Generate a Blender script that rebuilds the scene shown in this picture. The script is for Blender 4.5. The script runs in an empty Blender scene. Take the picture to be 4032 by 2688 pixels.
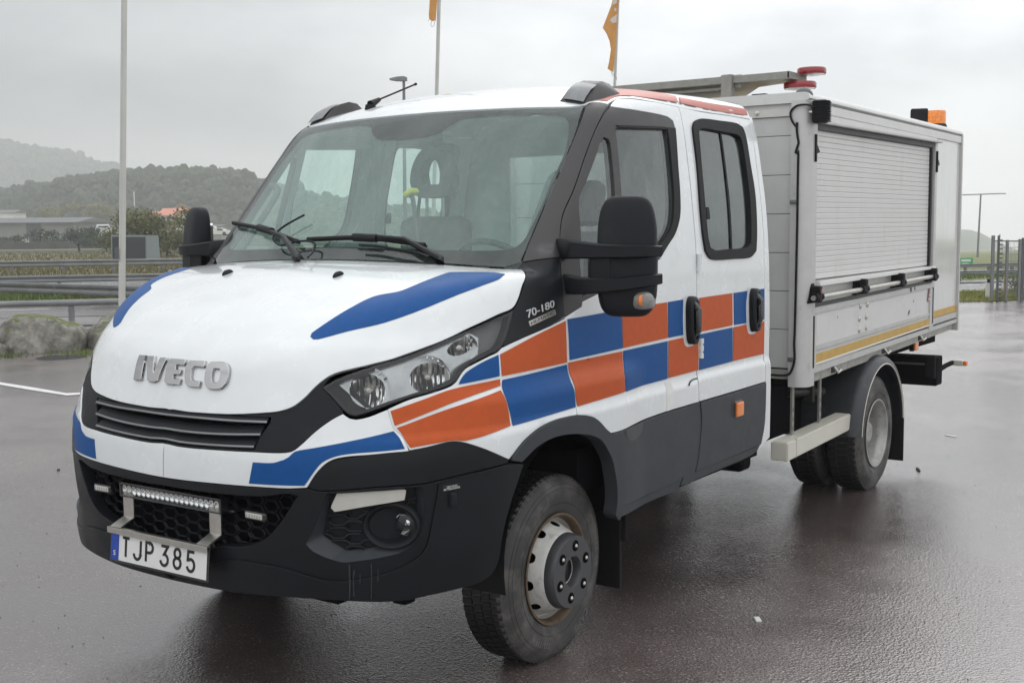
import bpy, bmesh, math, random
import numpy as np
from mathutils import Vector, Matrix
from mathutils.geometry import delaunay_2d_cdt
random.seed(7); RNG=np.random.default_rng(7)
SC=bpy.context.scene
COL=bpy.data.collections.new('scene_objects'); SC.collection.children.link(COL)

# ---------------------------------------------------------------- camera (metres; x forward of the truck, y to its left, z up)
CW,CH=4032,2688
CAM=np.array([3.8804,3.3718,1.6942]); YAW,PIT,ROL,FPX=-2.542398,.0933907,-.0089089,4669.925
def _basis():
    ca,sa=math.cos(YAW),math.sin(YAW);cb,sb=math.cos(PIT),math.sin(PIT);cc,sc=math.cos(ROL),math.sin(ROL)
    f=np.array([ca*cb,sa*cb,-sb]); r0=np.array([sa,-ca,0]); u0=np.cross(r0,f)
    return r0*cc+u0*sc,-r0*sc+u0*cc,f
RT,UP,FW=_basis()
cam=bpy.data.cameras.new('camera'); camo=bpy.data.objects.new('camera',cam); COL.objects.link(camo)
cam.sensor_width=36; cam.lens=FPX/CW*36; cam.clip_start=.05; cam.clip_end=6000
M=Matrix.Identity(4)
for i in range(3):
    M[i][0]=RT[i]; M[i][1]=UP[i]; M[i][2]=-FW[i]; M[i][3]=CAM[i]
camo.matrix_world=M
SC.camera=camo

# ---------------------------------------------------------------- sky, sun, exposure
SUN_EL,SUN_AZ=math.radians(42),math.radians(250)
w=bpy.data.worlds.new('World'); SC.world=w; w.use_nodes=True
nt=w.node_tree; nt.nodes.clear()
N=lambda t,**k:_mk(nt,t,**k)
def _mk(nt,t,**k):
    n=nt.nodes.new(t)
    for a,b in k.items(): setattr(n,a,b)
    return n
out=N('ShaderNodeOutputWorld')
sky=N('ShaderNodeTexSky',sky_type='NISHITA'); sky.sun_disc=False; sky.sun_elevation=SUN_EL; sky.sun_rotation=SUN_AZ
bg1=N('ShaderNodeBackground'); bg1.inputs[1].default_value=.05
nt.links.new(sky.outputs[0],bg1.inputs[0])
tc=N('ShaderNodeTexCoord'); sep=N('ShaderNodeSeparateXYZ'); nt.links.new(tc.outputs['Generated'],sep.inputs[0])
# cloud deck: flattened noise so the cloud bases stretch along the horizon
mp=N('ShaderNodeMapping'); mp.inputs['Scale'].default_value=(1.6,1.6,4.2); nt.links.new(tc.outputs['Generated'],mp.inputs[0])
n1=N('ShaderNodeTexNoise'); n1.inputs['Scale'].default_value=2.3; n1.inputs['Detail'].default_value=5; n1.inputs['Roughness'].default_value=.5; nt.links.new(mp.outputs[0],n1.inputs['Vector'])
cr=N('ShaderNodeValToRGB'); cr.color_ramp.elements[0].position=.36; cr.color_ramp.elements[0].color=(.66,.68,.71,1); cr.color_ramp.elements[1].position=.62; cr.color_ramp.elements[1].color=(.94,.955,.97,1)
nt.links.new(n1.outputs[0],cr.inputs[0])
# the deck is thicker and darker over the hills (towards -x -y right-hand side of the truck), brighter the other way
dotn=N('ShaderNodeVectorMath',operation='DOT_PRODUCT'); nt.links.new(tc.outputs['Generated'],dotn.inputs[0])
dotn.inputs[1].default_value=(-.05,-1.0,0)
mr=N('ShaderNodeMapRange'); mr.inputs['From Min'].default_value=.42; mr.inputs['From Max'].default_value=.95; mr.inputs['To Min'].default_value=1.0; mr.inputs['To Max'].default_value=.52; mr.interpolation_type='SMOOTHSTEP'
nt.links.new(dotn.outputs['Value'],mr.inputs[0])
# brighter towards the zenith
mz=N('ShaderNodeMapRange'); mz.inputs['From Min'].default_value=0.0; mz.inputs['From Max'].default_value=1.0; mz.inputs['To Min'].default_value=1.08; mz.inputs['To Max'].default_value=1.95
nt.links.new(sep.outputs['Z'],mz.inputs[0])
# mist lies darkest low over the hills
ml=N('ShaderNodeMapRange'); ml.inputs['From Min'].default_value=.02; ml.inputs['From Max'].default_value=.22; ml.inputs['To Min'].default_value=1; ml.inputs['To Max'].default_value=0; ml.interpolation_type='SMOOTHSTEP'; nt.links.new(sep.outputs['Z'],ml.inputs[0])
m2_=N('ShaderNodeMapRange'); m2_.inputs['From Min'].default_value=.45; m2_.inputs['From Max'].default_value=.90; m2_.inputs['To Min'].default_value=0; m2_.inputs['To Max'].default_value=.42; m2_.interpolation_type='SMOOTHSTEP'; nt.links.new(dotn.outputs['Value'],m2_.inputs[0])
m3_=N('ShaderNodeMath',operation='MULTIPLY'); nt.links.new(ml.outputs[0],m3_.inputs[0]); nt.links.new(m2_.outputs[0],m3_.inputs[1])
m4_=N('ShaderNodeMath',operation='SUBTRACT'); m4_.inputs[0].default_value=1; nt.links.new(m3_.outputs[0],m4_.inputs[1])
m5_=N('ShaderNodeMath',operation='MULTIPLY'); nt.links.new(mr.outputs[0],m5_.inputs[0]); nt.links.new(m4_.outputs[0],m5_.inputs[1])
mul=N('ShaderNodeMath',operation='MULTIPLY'); nt.links.new(m5_.outputs[0],mul.inputs[0]); nt.links.new(mz.outputs[0],mul.inputs[1])
bg2=N('ShaderNodeBackground'); nt.links.new(cr.outputs[0],bg2.inputs[0]); nt.links.new(mul.outputs[0],bg2.inputs[1])
mx=N('ShaderNodeMixShader'); mx.inputs[0].default_value=.93
nt.links.new(bg1.outputs[0],mx.inputs[1]); nt.links.new(bg2.outputs[0],mx.inputs[2]); nt.links.new(mx.outputs[0],out.inputs[0])
sun=bpy.data.lights.new('sun','SUN'); sun.energy=.5; sun.angle=math.radians(40); sun.color=(1,.98,.95)
suno=bpy.data.objects.new('sun',sun); COL.objects.link(suno)
_sd=Vector((-math.sin(SUN_AZ)*math.cos(SUN_EL)*-1,math.cos(SUN_AZ)*math.cos(SUN_EL),math.sin(SUN_EL)))
suno.rotation_euler=_sd.to_track_quat('Z','Y').to_euler(); suno.location=(0,0,60)
SC.view_settings.view_transform='Standard'; SC.view_settings.look='None'; SC.view_settings.gamma=1
SC.view_settings.exposure=.19; SC.view_settings.use_curve_mapping=False
SC.render.engine='CYCLES'
SC.cycles.volume_bounces=3
# ---------------------------------------------------------------- cab hull: a smooth closed form of the bodywork
def spl(xs, ys):
    xs=np.array(xs,float); ys=np.array(ys,float)
    h=np.diff(xs); dl=np.diff(ys)/h
    m=np.zeros(len(xs)); m[0]=dl[0]; m[-1]=dl[-1]
    for i in range(1,len(xs)-1):
        if dl[i-1]*dl[i]>0:
            w1=2*h[i]+h[i-1]; w2=h[i]+2*h[i-1]
            m[i]=(w1+w2)/(w1/dl[i-1]+w2/dl[i])
    gx=np.linspace(xs[0],xs[-1],800)
    k=np.clip(np.searchsorted(xs,gx,side='right')-1,0,len(xs)-2)
    t=(gx-xs[k])/h[k]
    gy=(ys[k]*(2*t**3-3*t**2+1)+h[k]*m[k]*(t**3-2*t**2+t)+ys[k+1]*(-2*t**3+3*t**2)+h[k]*m[k+1]*(t**3-t**2))
    return lambda v: np.interp(v,gx,gy)
SY=spl([.2,.33,.45,.62,.9,.985,1.02,1.2,1.4,1.5,1.65,1.83,1.98,2.15,2.25,2.45],
       [.93,.975,.998,1.010,1.012,1.012,1.0,1.002,.999,.996,.988,.972,.95,.922,.897,.83])
SX=spl([.2,.30,.36,.45,.60,.75,.84,.92,1.0,1.08,1.155,1.242,1.30,1.337,1.42,1.56,2.2,2.6],
       [1.0,1.06,1.095,1.12,1.140,1.148,1.150,1.146,1.132,1.112,1.09,1.062,1.03,.995,.935,.86,.5,.3])
SXC=spl([.2,.9,1.1,1.2,1.4,1.56,2.2,2.6],[.22,.22,.08,0.0,-.3,-.5,-1.0,-1.2])
SN=spl([.2,.5,.9,1.1,1.25,1.4,1.6,2.4],[2.7,2.9,2.9,2.9,2.85,2.9,2.6,2.4])
SP=spl([-2,-.5,.1,.3,.533,.65,.8,.93,1.0,1.1,1.3],[1.63,1.60,1.590,1.580,1.538,1.500,1.440,1.375,1.325,1.22,.9])
SR=spl([-2.6,-1.95,-1.2,-.8,-.5,-.33,-.2,.3],[2.40,2.41,2.39,2.36,2.30,2.245,2.18,1.9])
def smax(a,b,k):
    h=np.maximum(k-np.abs(a-b),0); return np.maximum(a,b)+h*h/(4*k)
def smoothstep(a,b,v):
    t=np.clip((v-a)/(b-a),0,1); return t*t*(3-2*t)
def HULL(P):
    x=P[...,0]; y=np.abs(P[...,1]); z=P[...,2]
    bul=.030*smoothstep(1.165,1.085,z)*smoothstep(-.62,-.30,x)*smoothstep(.85,.5,x)
    Y=SY(z)+bul-.012*smoothstep(1.0,1.3,z)*smoothstep(-.9,.3,x)*0
    n=SN(z); xc=SXC(z)
    u=np.maximum(x-xc,0)/(SX(z)-xc); v=y/Y
    wall=((u**n+v**n+1e-12)**(1/n)-1)*Y*.97
    hood=(z-(SP(x)-.055*y*y))*.93
    xw=.298-(z-1.567)*.955-(.24-.07*np.clip((z-1.567)/.64,0,1))*y*y
    ws=(x-xw)*.72
    roof=(z-(SR(x)-.075*(y/.85)**2.4))*.97
    up=smax(ws,roof,.05)
    top=np.minimum(hood,up)
    f=smax(wall,top,np.where(z<1.62,.05,.07))
    return np.maximum(f,-(x+1.985))
def HGRAD(P):
    e=2e-3; g=np.stack([HULL(P+np.eye(3)[i]*e)-HULL(P-np.eye(3)[i]*e) for i in range(3)],-1)
    return g/np.linalg.norm(g,axis=-1,keepdims=True)
def HIT(O,D,t0,t1,n=90,fn=None):
    """first crossing of rays O+tD with the hull; O (N,3) or (3,), D (N,3) or (3,)"""
    fn=fn or HULL
    O=np.atleast_2d(O); D=np.atleast_2d(D); N=max(len(O),len(D))
    O=np.broadcast_to(O,(N,3)); D=np.broadcast_to(D,(N,3))
    ts=np.linspace(t0,t1,n); lo=np.full(N,np.nan); hi=np.full(N,np.nan); prev=fn(O+D*ts[0]); best=np.full(N,1e9); bt=np.full(N,t0)
    for i in range(1,n):
        cur=fn(O+D*ts[i]); c=(prev>0)&(cur<=0)&np.isnan(lo); lo[c]=ts[i-1]; hi[c]=ts[i]
        b=cur<best; best[b]=cur[b]; bt[b]=ts[i]; prev=cur
    miss=np.isnan(lo)
    l=np.where(miss,bt,lo); h=np.where(miss,bt,hi)
    for _ in range(18):
        m=(l+h)/2; f=fn(O+D*m[:,None])>0; l=np.where(f,m,l); h=np.where(f,h,m)
    return O+D*((l+h)/2)[:,None], miss
# ---------------------------------------------------------------- materials
def lin(h):
    c=[int(h[i:i+2],16)/255 for i in (0,2,4)]
    return tuple((v/12.92 if v<=.04045 else ((v+.055)/1.055)**2.4) for v in c)
def mat(name,col,rough=.5,metal=0,coat=0,noise=0,nscale=20,bump=0,bscale=200,spec=.5,rnoise=0,trans=0,emit=None,dirt=None,stretch=None):
    m=bpy.data.materials.new(name); m.use_nodes=True; t=m.node_tree; b=t.nodes['Principled BSDF']
    b.inputs['Base Color'].default_value=(*col,1); b.inputs['Roughness'].default_value=rough; b.inputs['Metallic'].default_value=metal
    b.inputs['Coat Weight'].default_value=coat; b.inputs['Coat Roughness'].default_value=.06; b.inputs['Specular IOR Level'].default_value=spec
    if trans: b.inputs['Transmission Weight'].default_value=trans
    if emit: b.inputs['Emission Color'].default_value=(*emit[0],1); b.inputs['Emission Strength'].default_value=emit[1]
    co=_mk(t,'ShaderNodeTexCoord'); src=co.outputs['Object']
    if stretch:
        mp=_mk(t,'ShaderNodeMapping'); mp.inputs['Scale'].default_value=stretch; t.links.new(src,mp.inputs[0]); src=mp.outputs[0]
    if noise or rnoise or dirt:
        n=_mk(t,'ShaderNodeTexNoise'); n.inputs['Scale'].default_value=nscale; n.inputs['Detail'].default_value=6; n.inputs['Roughness'].default_value=.6
        t.links.new(src,n.inputs['Vector'])
    if noise:
        mr=_mk(t,'ShaderNodeMapRange'); mr.inputs['From Min'].default_value=.3; mr.inputs['From Max'].default_value=.7
        mr.inputs['To Min'].default_value=1-noise; mr.inputs['To Max'].default_value=1+noise
        t.links.new(n.outputs[0],mr.inputs[0])
        vm=_mk(t,'ShaderNodeVectorMath',operation='SCALE'); vm.inputs[0].default_value=col; t.links.new(mr.outputs[0],vm.inputs['Scale'])
        csrc=vm.outputs[0]
        if dirt:
            n2=_mk(t,'ShaderNodeTexNoise'); n2.inputs['Scale'].default_value=dirt[1]; n2.inputs['Detail'].default_value=8; n2.inputs['Roughness'].default_value=.7
            t.links.new(src,n2.inputs['Vector'])
            r2=_mk(t,'ShaderNodeMapRange'); r2.inputs['From Min'].default_value=dirt[2]; r2.inputs['From Max'].default_value=dirt[2]+.2; r2.inputs['To Max'].default_value=dirt[3]
            t.links.new(n2.outputs[0],r2.inputs[0])
            mm=_mk(t,'ShaderNodeMix',data_type='RGBA'); t.links.new(r2.outputs[0],mm.inputs[0]); t.links.new(csrc,mm.inputs[6]); mm.inputs[7].default_value=(*dirt[0],1); csrc=mm.outputs[2]
        t.links.new(csrc,b.inputs['Base Color'])
    if rnoise:
        mr=_mk(t,'ShaderNodeMapRange'); mr.inputs['From Min'].default_value=.35; mr.inputs['From Max'].default_value=.65
        mr.inputs['To Min'].default_value=max(rough-rnoise,0); mr.inputs['To Max'].default_value=rough+rnoise
        t.links.new(n.outputs[0],mr.inputs[0]); t.links.new(mr.outputs[0],b.inputs['Roughness'])
    if bump:
        nb=_mk(t,'ShaderNodeTexNoise'); nb.inputs['Scale'].default_value=bscale; nb.inputs['Detail'].default_value=3; t.links.new(src,nb.inputs['Vector'])
        bp=_mk(t,'ShaderNodeBump'); bp.inputs['Strength'].default_value=bump; bp.inputs['Distance'].default_value=.002
        t.links.new(nb.outputs[0],bp.inputs['Height']); t.links.new(bp.outputs[0],b.inputs['Normal'])
    return m
def glassmat(name,tint,refl=1.0,rough=.0,drops=False,haze=0.0,hv=(.35,2.1),hazecol=(.42,.47,.46),f0=.09):
    m=bpy.data.materials.new(name); m.use_nodes=True; t=m.node_tree; t.nodes.clear()
    o=_mk(t,'ShaderNodeOutputMaterial'); tr=_mk(t,'ShaderNodeBsdfTransparent'); tr.inputs[0].default_value=(*tint,1)
    gl=_mk(t,'ShaderNodeBsdfGlossy'); gl.inputs['Roughness'].default_value=rough; gl.inputs[0].default_value=(refl,refl,refl,1)
    ge=_mk(t,'ShaderNodeNewGeometry'); dp=_mk(t,'ShaderNodeVectorMath',operation='DOT_PRODUCT'); t.links.new(ge.outputs['Incoming'],dp.inputs[0]); t.links.new(ge.outputs['Normal'],dp.inputs[1])
    ab=_mk(t,'ShaderNodeMath',operation='ABSOLUTE'); t.links.new(dp.outputs['Value'],ab.inputs[0])
    su=_mk(t,'ShaderNodeMath',operation='SUBTRACT'); su.inputs[0].default_value=1; t.links.new(ab.outputs[0],su.inputs[1])
    pw=_mk(t,'ShaderNodeMath',operation='POWER'); pw.inputs[1].default_value=4.2; t.links.new(su.outputs[0],pw.inputs[0])
    fr=_mk(t,'ShaderNodeMath',operation='MULTIPLY_ADD'); fr.inputs[1].default_value=.90; fr.inputs[2].default_value=f0; t.links.new(pw.outputs[0],fr.inputs[0])
    mx=_mk(t,'ShaderNodeMixShader'); t.links.new(fr.outputs[0],mx.inputs[0]); t.links.new(tr.outputs[0],mx.inputs[1]); t.links.new(gl.outputs[0],mx.inputs[2])
    res=mx.outputs[0]
    if haze:
        # patchy veil: road dirt and dried water; painted cab light on the windscreen veil
        df=_mk(t,'ShaderNodeBsdfDiffuse'); df.inputs[0].default_value=(*hazecol,1)
        co=_mk(t,'ShaderNodeTexCoord'); mp=_mk(t,'ShaderNodeMapping'); mp.inputs['Scale'].default_value=(1,1,.35); mp.inputs['Rotation'].default_value=(.0,.7,0)
        t.links.new(co.outputs['Object'],mp.inputs[0])
        n=_mk(t,'ShaderNodeTexNoise'); n.inputs['Scale'].default_value=26; n.inputs['Detail'].default_value=7; n.inputs['Roughness'].default_value=.72; t.links.new(mp.outputs[0],n.inputs['Vector'])
        mr=_mk(t,'ShaderNodeMapRange'); mr.inputs['From Min'].default_value=.42; mr.inputs['From Max'].default_value=.68; mr.inputs['To Min'].default_value=haze*hv[0]; mr.inputs['To Max'].default_value=haze*hv[1]
        t.links.new(n.outputs[0],mr.inputs[0])
        m2=_mk(t,'ShaderNodeMixShader'); t.links.new(mr.outputs[0],m2.inputs[0]); t.links.new(res,m2.inputs[1]); t.links.new(df.outputs[0],m2.inputs[2]); res=m2.outputs[0]
    if drops:
        co=_mk(t,'ShaderNodeTexCoord'); v=_mk(t,'ShaderNodeTexVoronoi'); v.inputs['Scale'].default_value=70; t.links.new(co.outputs['Object'],v.inputs['Vector'])
        mr=_mk(t,'ShaderNodeMapRange'); mr.inputs['From Min'].default_value=0; mr.inputs['From Max'].default_value=.25; mr.inputs['To Min'].default_value=1; mr.inputs['To Max'].default_value=0
        t.links.new(v.outputs['Distance'],mr.inputs[0]); bp=_mk(t,'ShaderNodeBump'); bp.inputs['Strength'].default_value=.5; bp.inputs['Distance'].default_value=.003
        t.links.new(mr.outputs[0],bp.inputs['Height']); t.links.new(bp.outputs[0],gl.inputs['Normal'])
    t.links.new(res,o.inputs[0]); return m
MT={}
MT['white']=mat('white_paint',(.69,.71,.71),.25,coat=1.0,rnoise=.05,noise=.03,nscale=6,dirt=((.46,.44,.39),5,.56,.30))
MT['blue']=mat('blue_reflective_film',(.003,.066,.235),.45,coat=0,spec=.22,noise=.08,nscale=30,bump=.12,bscale=420,dirt=((.10,.13,.2),14,.6,.3))
MT['orange']=mat('orange_reflective_film',(.47,.082,.018),.45,coat=0,spec=.22,noise=.06,nscale=30,bump=.12,bscale=420,dirt=((.35,.13,.08),14,.6,.3))
MT['salmon']=mat('faded_orange_film',(.43,.115,.085),.4,coat=0,noise=.05)
MT['plastic']=mat('black_textured_plastic',(.009,.0105,.013),.50,noise=.18,nscale=9,bump=.25,bscale=700,rnoise=.06,spec=.22,dirt=((.04,.04,.038),5,.56,.4))
MT['plasticwet']=mat('wet_black_plastic',(.0065,.008,.010),.36,noise=.15,nscale=7,bump=.2,bscale=600,rnoise=.08,spec=.24,dirt=((.03,.03,.03),6,.6,.35))
MT['gloss']=mat('gloss_black',(.012,.013,.014),.12,coat=.5)
MT['pillar']=mat('matt_dark_pillar_film',(.030,.027,.027),.42,noise=.08,nscale=12,rnoise=.05,dirt=((.11,.10,.09),20,.66,.4))
MT['greyplastic']=mat('grey_door_plastic',(.036,.040,.045),.48,spec=.3,noise=.10,nscale=8,bump=.25,bscale=600,rnoise=.06,dirt=((.10,.10,.095),4,.58,.45))
MT['rubber']=mat('black_rubber',(.006,.006,.0065),.6,spec=.3,noise=.2,nscale=20)
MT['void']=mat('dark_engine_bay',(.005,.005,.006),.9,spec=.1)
MT['chrome']=mat('chrome',(.66,.66,.65),.10,metal=1,rnoise=.06,nscale=30)
MT['dullchrome']=mat('worn_chrome_trim',(.24,.25,.25),.30,metal=1)
MT['lamphousing']=mat('satin_lamp_housing',(.38,.39,.39),.26,metal=.85,noise=.25,nscale=9)
MT['steel']=mat('brushed_steel',(.55,.53,.49),.34,metal=1,noise=.1,nscale=30)
MT['alu']=mat('anodised_aluminium',(.52,.52,.50),.42,metal=.35,noise=.05,nscale=10,dirt=((.30,.28,.24),7,.58,.5))
MT['aludirty']=mat('dirty_aluminium_rail',(.36,.35,.32),.5,metal=.3,noise=.12,nscale=14,dirt=((.15,.135,.11),10,.5,.7))
MT['boxpanel']=mat('off_white_box_panel',(.60,.60,.58),.35,coat=.15,noise=.04,nscale=4,dirt=((.42,.40,.35),5,.55,.5))
MT['slat']=mat('shutter_slat_aluminium',(.66,.66,.635),.38,metal=.1,noise=.02,nscale=6,stretch=(1.2,3,.35),dirt=((.44,.42,.36),4,.54,.4))
MT['whiteal']=mat('pale_shutter_foot_rail',(.72,.72,.69),.35,coat=.2,noise=.03)
MT['frontwall']=mat('grey_white_front_boards',(.50,.50,.485),.42,noise=.05,nscale=5,dirt=((.30,.29,.27),6,.58,.4))
MT['yellow']=mat('ochre_reflective_tape',(.50,.30,.045),.38,noise=.12,nscale=16)
MT['whiteline']=mat('white_pinstripe',(.8,.8,.77),.4)
MT['inner']=mat('grey_cab_lining',(.66,.70,.68),.8,noise=.05)
MT['seat']=mat('grey_seat_cloth',(.11,.115,.12),.9,noise=.15,nscale=60)
MT['dash']=mat('dark_dashboard_plastic',(.10,.105,.105),.7,noise=.08)
MT['ws']=glassmat('windscreen_glass',(.84,.97,.92),haze=.045,f0=.055,hazecol=(.36,.50,.46))
MT['side']=glassmat('side_window_glass',(.82,.92,.89),haze=.05,f0=.07)
MT['rearwin']=glassmat('rear_window_glass',(.66,.75,.73),haze=.03,f0=.06)
MT['lens']=glassmat('clear_lamp_lens',(.93,.94,.94),haze=.0,f0=.035)
MT['amber']=mat('amber_lens',(.75,.20,.03),.15,coat=.5,noise=.15,nscale=90)
MT['red']=mat('red_lens_plastic',(.27,.014,.020),.2,coat=.5)
MT['platewhite']=mat('number_plate_white',(.66,.66,.64),.35,noise=.03)
MT['ink']=mat('black_lettering',(.006,.006,.007),.4)
MT['eu']=mat('plate_blue_band',(.01,.05,.32),.35,noise=.15,nscale=60)
MT['mudguardgrey']=mat('grey_black_mudguard_plastic',(.028,.031,.035),.4,noise=.12,nscale=8,rnoise=.08,dirt=((.11,.11,.105),6,.56,.5))
MT['gunmetal']=mat('grimy_grey_metal',(.06,.058,.052),.5,metal=.4,noise=.2)
MT['boxgloss']=mat('glossy_white_side_panel',(.62,.62,.60),.12,coat=.7,noise=.05,nscale=3,dirt=((.48,.46,.42),4,.56,.5),stretch=(3,3,.6))
MT['badge']=mat('chrome_badge',(.42,.42,.42),.10,metal=1)
MT['smokelens']=mat('smoky_indicator_lens',(.20,.20,.185),.15,coat=.6,noise=.2,nscale=40)
MT['letterchrome']=mat('silver_type_lettering',(.62,.62,.62),.3,metal=.3)
MT['blackbezel']=mat('matt_black_bezel',(.006,.006,.007),.5,spec=.2)
MT['mirror']=mat('bright_reflector',(.92,.92,.92),.06,metal=1)
MT['pocketshade']=mat('nut_pocket_shade',(.003,.003,.003),.9,spec=.05)  # near-black that paints the shade inside the nut pockets
MT['film']=glassmat('interior_light_veil',(1,1,1),haze=.12,hv=(.9,1.15),f0=0,hazecol=(.36,.50,.46))  # pale veil that paints the brighter cab interior onto the glass
MT['wetpatch']=mat('wet_patch_on_cladding',(.016,.018,.021),.3,noise=.1)
MT['frit']=mat('windscreen_black_band',(.020,.018,.019),.8,spec=.1)
# ---------------------------------------------------------------- object helpers
def link(o,parent=None):
    COL.objects.link(o)
    if parent is not None: o.parent=parent
    return o
def tag(o,label=None,cat=None,group=None,kind=None):
    if label: o['label']=label
    if cat: o['category']=cat
    if group: o['group']=group
    if kind: o['kind']=kind
    return o
def thing(name,label,cat,loc=(0,0,0),rz=0,group=None):
    o=bpy.data.objects.new(name,None); o.empty_display_size=.2; COL.objects.link(o); o.location=loc; o.rotation_euler=(0,0,rz)
    return tag(o,label,cat,group)
def meshobj(name,V,Fc,m,parent=None,smooth=False,mats=None,fm=None,sharp=None):
    me=bpy.data.meshes.new(name); me.from_pydata([tuple(map(float,v)) for v in V],[],[tuple(int(i) for i in f) for f in Fc])
    for mm in (mats or [m]): me.materials.append(MT[mm] if isinstance(mm,str) else mm)
    if fm is not None: me.polygons.foreach_set('material_index',[int(i) for i in fm])
    me.validate(clean_customdata=False)
    if smooth: me.polygons.foreach_set('use_smooth',[True]*len(me.polygons))
    me.update()
    if sharp is not None:
        me.set_sharp_from_angle(angle=math.radians(sharp))
    return link(bpy.data.objects.new(name,me),parent)
class MB:
    """collects simple solids that become one mesh object"""
    def __init__(s): s.V=[];s.F=[]
    def add(s,V,F):
        b=len(s.V); s.V+= [tuple(v) for v in V]; s.F+=[tuple(b+i for i in f) for f in F]; return s
    def box(s,a,b,M=None,bev=0):
        x0,y0,z0=a;x1,y1,z1=b
        if bev:
            bm=bmesh.new(); bmesh.ops.create_cube(bm,size=1)
            for v in bm.verts: v.co=Vector(((x0+x1)/2+v.co.x*(x1-x0),(y0+y1)/2+v.co.y*(y1-y0),(z0+z1)/2+v.co.z*(z1-z0)))
            bmesh.ops.bevel(bm,geom=bm.edges[:],offset=bev,segments=2,affect='EDGES',profile=.5)
            bm.verts.ensure_lookup_table(); V=[v.co.copy() for v in bm.verts]; F=[[v.index for v in f.verts] for f in bm.faces]; bm.free()
        else:
            V=[Vector(c) for c in ((x0,y0,z0),(x1,y0,z0),(x1,y1,z0),(x0,y1,z0),(x0,y0,z1),(x1,y0,z1),(x1,y1,z1),(x0,y1,z1))]
            F=[(0,3,2,1),(4,5,6,7),(0,1,5,4),(1,2,6,5),(2,3,7,6),(3,0,4,7)]
        if M is not None: V=[M@v for v in V]
        return s.add(V,F)
    def tube(s,pts,r,n=10,caps=True):
        pts=[Vector(p) for p in pts]; rs=r if isinstance(r,(list,tuple)) else [r]*len(pts); V=[];F=[]
        up=None
        for i,p in enumerate(pts):
            d=(pts[min(i+1,len(pts)-1)]-pts[max(i-1,0)]).normalized()
            if up is None:
                up=Vector((0,0,1)) if abs(d.z)<.9 else Vector((1,0,0))
            a=d.cross(up).normalized(); b=a.cross(d).normalized(); up=b
            for k in range(n):
                t=2*math.pi*k/n; V.append(p+(a*math.cos(t)+b*math.sin(t))*rs[i])
        for i in range(len(pts)-1):
            for k in range(n):
                F.append((i*n+k,i*n+(k+1)%n,(i+1)*n+(k+1)%n,(i+1)*n+k))
        if caps: F.append(tuple(range(n))); F.append(tuple((len(pts)-1)*n+k for k in reversed(range(n))))
        return s.add(V,F)
    def lathe(s,prof,M=None,n=48,close=False):
        """prof: (r, h) around local z"""
        V=[];F=[]
        for r,h in prof:
            for k in range(n):
                t=2*math.pi*k/n; V.append(Vector((r*math.cos(t),r*math.sin(t),h)))
        m=len(prof)
        for i in range(m-1 if not close else m):
            j=(i+1)%m
            for k in range(n): F.append((i*n+k,i*n+(k+1)%n,j*n+(k+1)%n,j*n+k))
        if M is not None: V=[M@v for v in V]
        return s.add(V,F)
    def prism(s,poly,a,b,fn):
        """poly 2D, extruded between a and b; fn(u,v,w)->3D"""
        n=len(poly); V=[fn(u,v,a) for u,v in poly]+[fn(u,v,b) for u,v in poly]
        F=[tuple(range(n)),tuple(reversed(range(n,2*n)))]+[(i,(i+1)%n,n+(i+1)%n,n+i) for i in range(n)]
        return s.add(V,F)
    def obj(s,name,m,parent=None,smooth=False,sharp=35):
        V=np.array([tuple(v) for v in s.V]); me=bpy.data.meshes.new(name); me.from_pydata([tuple(map(float,v)) for v in V],[],s.F)
        me.materials.append(MT[m] if isinstance(m,str) else m)
        bm=bmesh.new(); bm.from_mesh(me); bmesh.ops.recalc_face_normals(bm,faces=bm.faces[:]); bm.to_mesh(me); bm.free()
        if smooth: me.polygons.foreach_set('use_smooth',[True]*len(me.polygons)); me.set_sharp_from_angle(angle=math.radians(sharp))
        return link(bpy.data.objects.new(name,me),parent)
# ---------------------------------------------------------------- survey helpers: sight lines from the camera station
WIN=dict(A=(200,900,.5102),B=(200,1600,.5102),D=(1100,1100,.5102),E=(900,1700,.5952),S=(1900,300,.5102),M=(2100,1000,.4464),
 X=(2900,250,.4145),R=(2900,1300,.4464),G=(800,250,.542),L=(2300,1400,.4463),N=(260,1420,.5742),V=(2150,730,.3317),K=(3140,960,.3445),
 T=(2450,250,.3827),F=(1250,1850,.2232),P=(1600,0,.4082),W=(1700,1750,.5983),O=(0,0,1.7143),Q=(0,600,.5102),H=(3500,700,.3827),U=(0,0,1))
def px(w,pts):
    x0,y0,s=WIN[w]; return [(x0+a*s,y0+b*s) for a,b in pts]
def sight(q):
    q=np.atleast_2d(np.array(q,float)); d=FW*FPX+RT[None]*(q[:,:1]-CW/2)-UP[None]*(q[:,1:2]-CH/2)
    return d/np.linalg.norm(d,axis=1,keepdims=True)
def on(w,pts,axis,v):
    d=sight(px(w,pts)); t=(v-CAM[axis])/d[:,axis]; return CAM+d*t[:,None]
def hull(w,pts):
    P,m=HIT(CAM,sight(px(w,pts)),2.2,9,150)
    return list(P)
def snap(P,fn=None):
    P=np.array(P,float)
    for _ in range(4):
        P=P-HULL(P)[:,None]*HGRAD(P)
    return P
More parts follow.
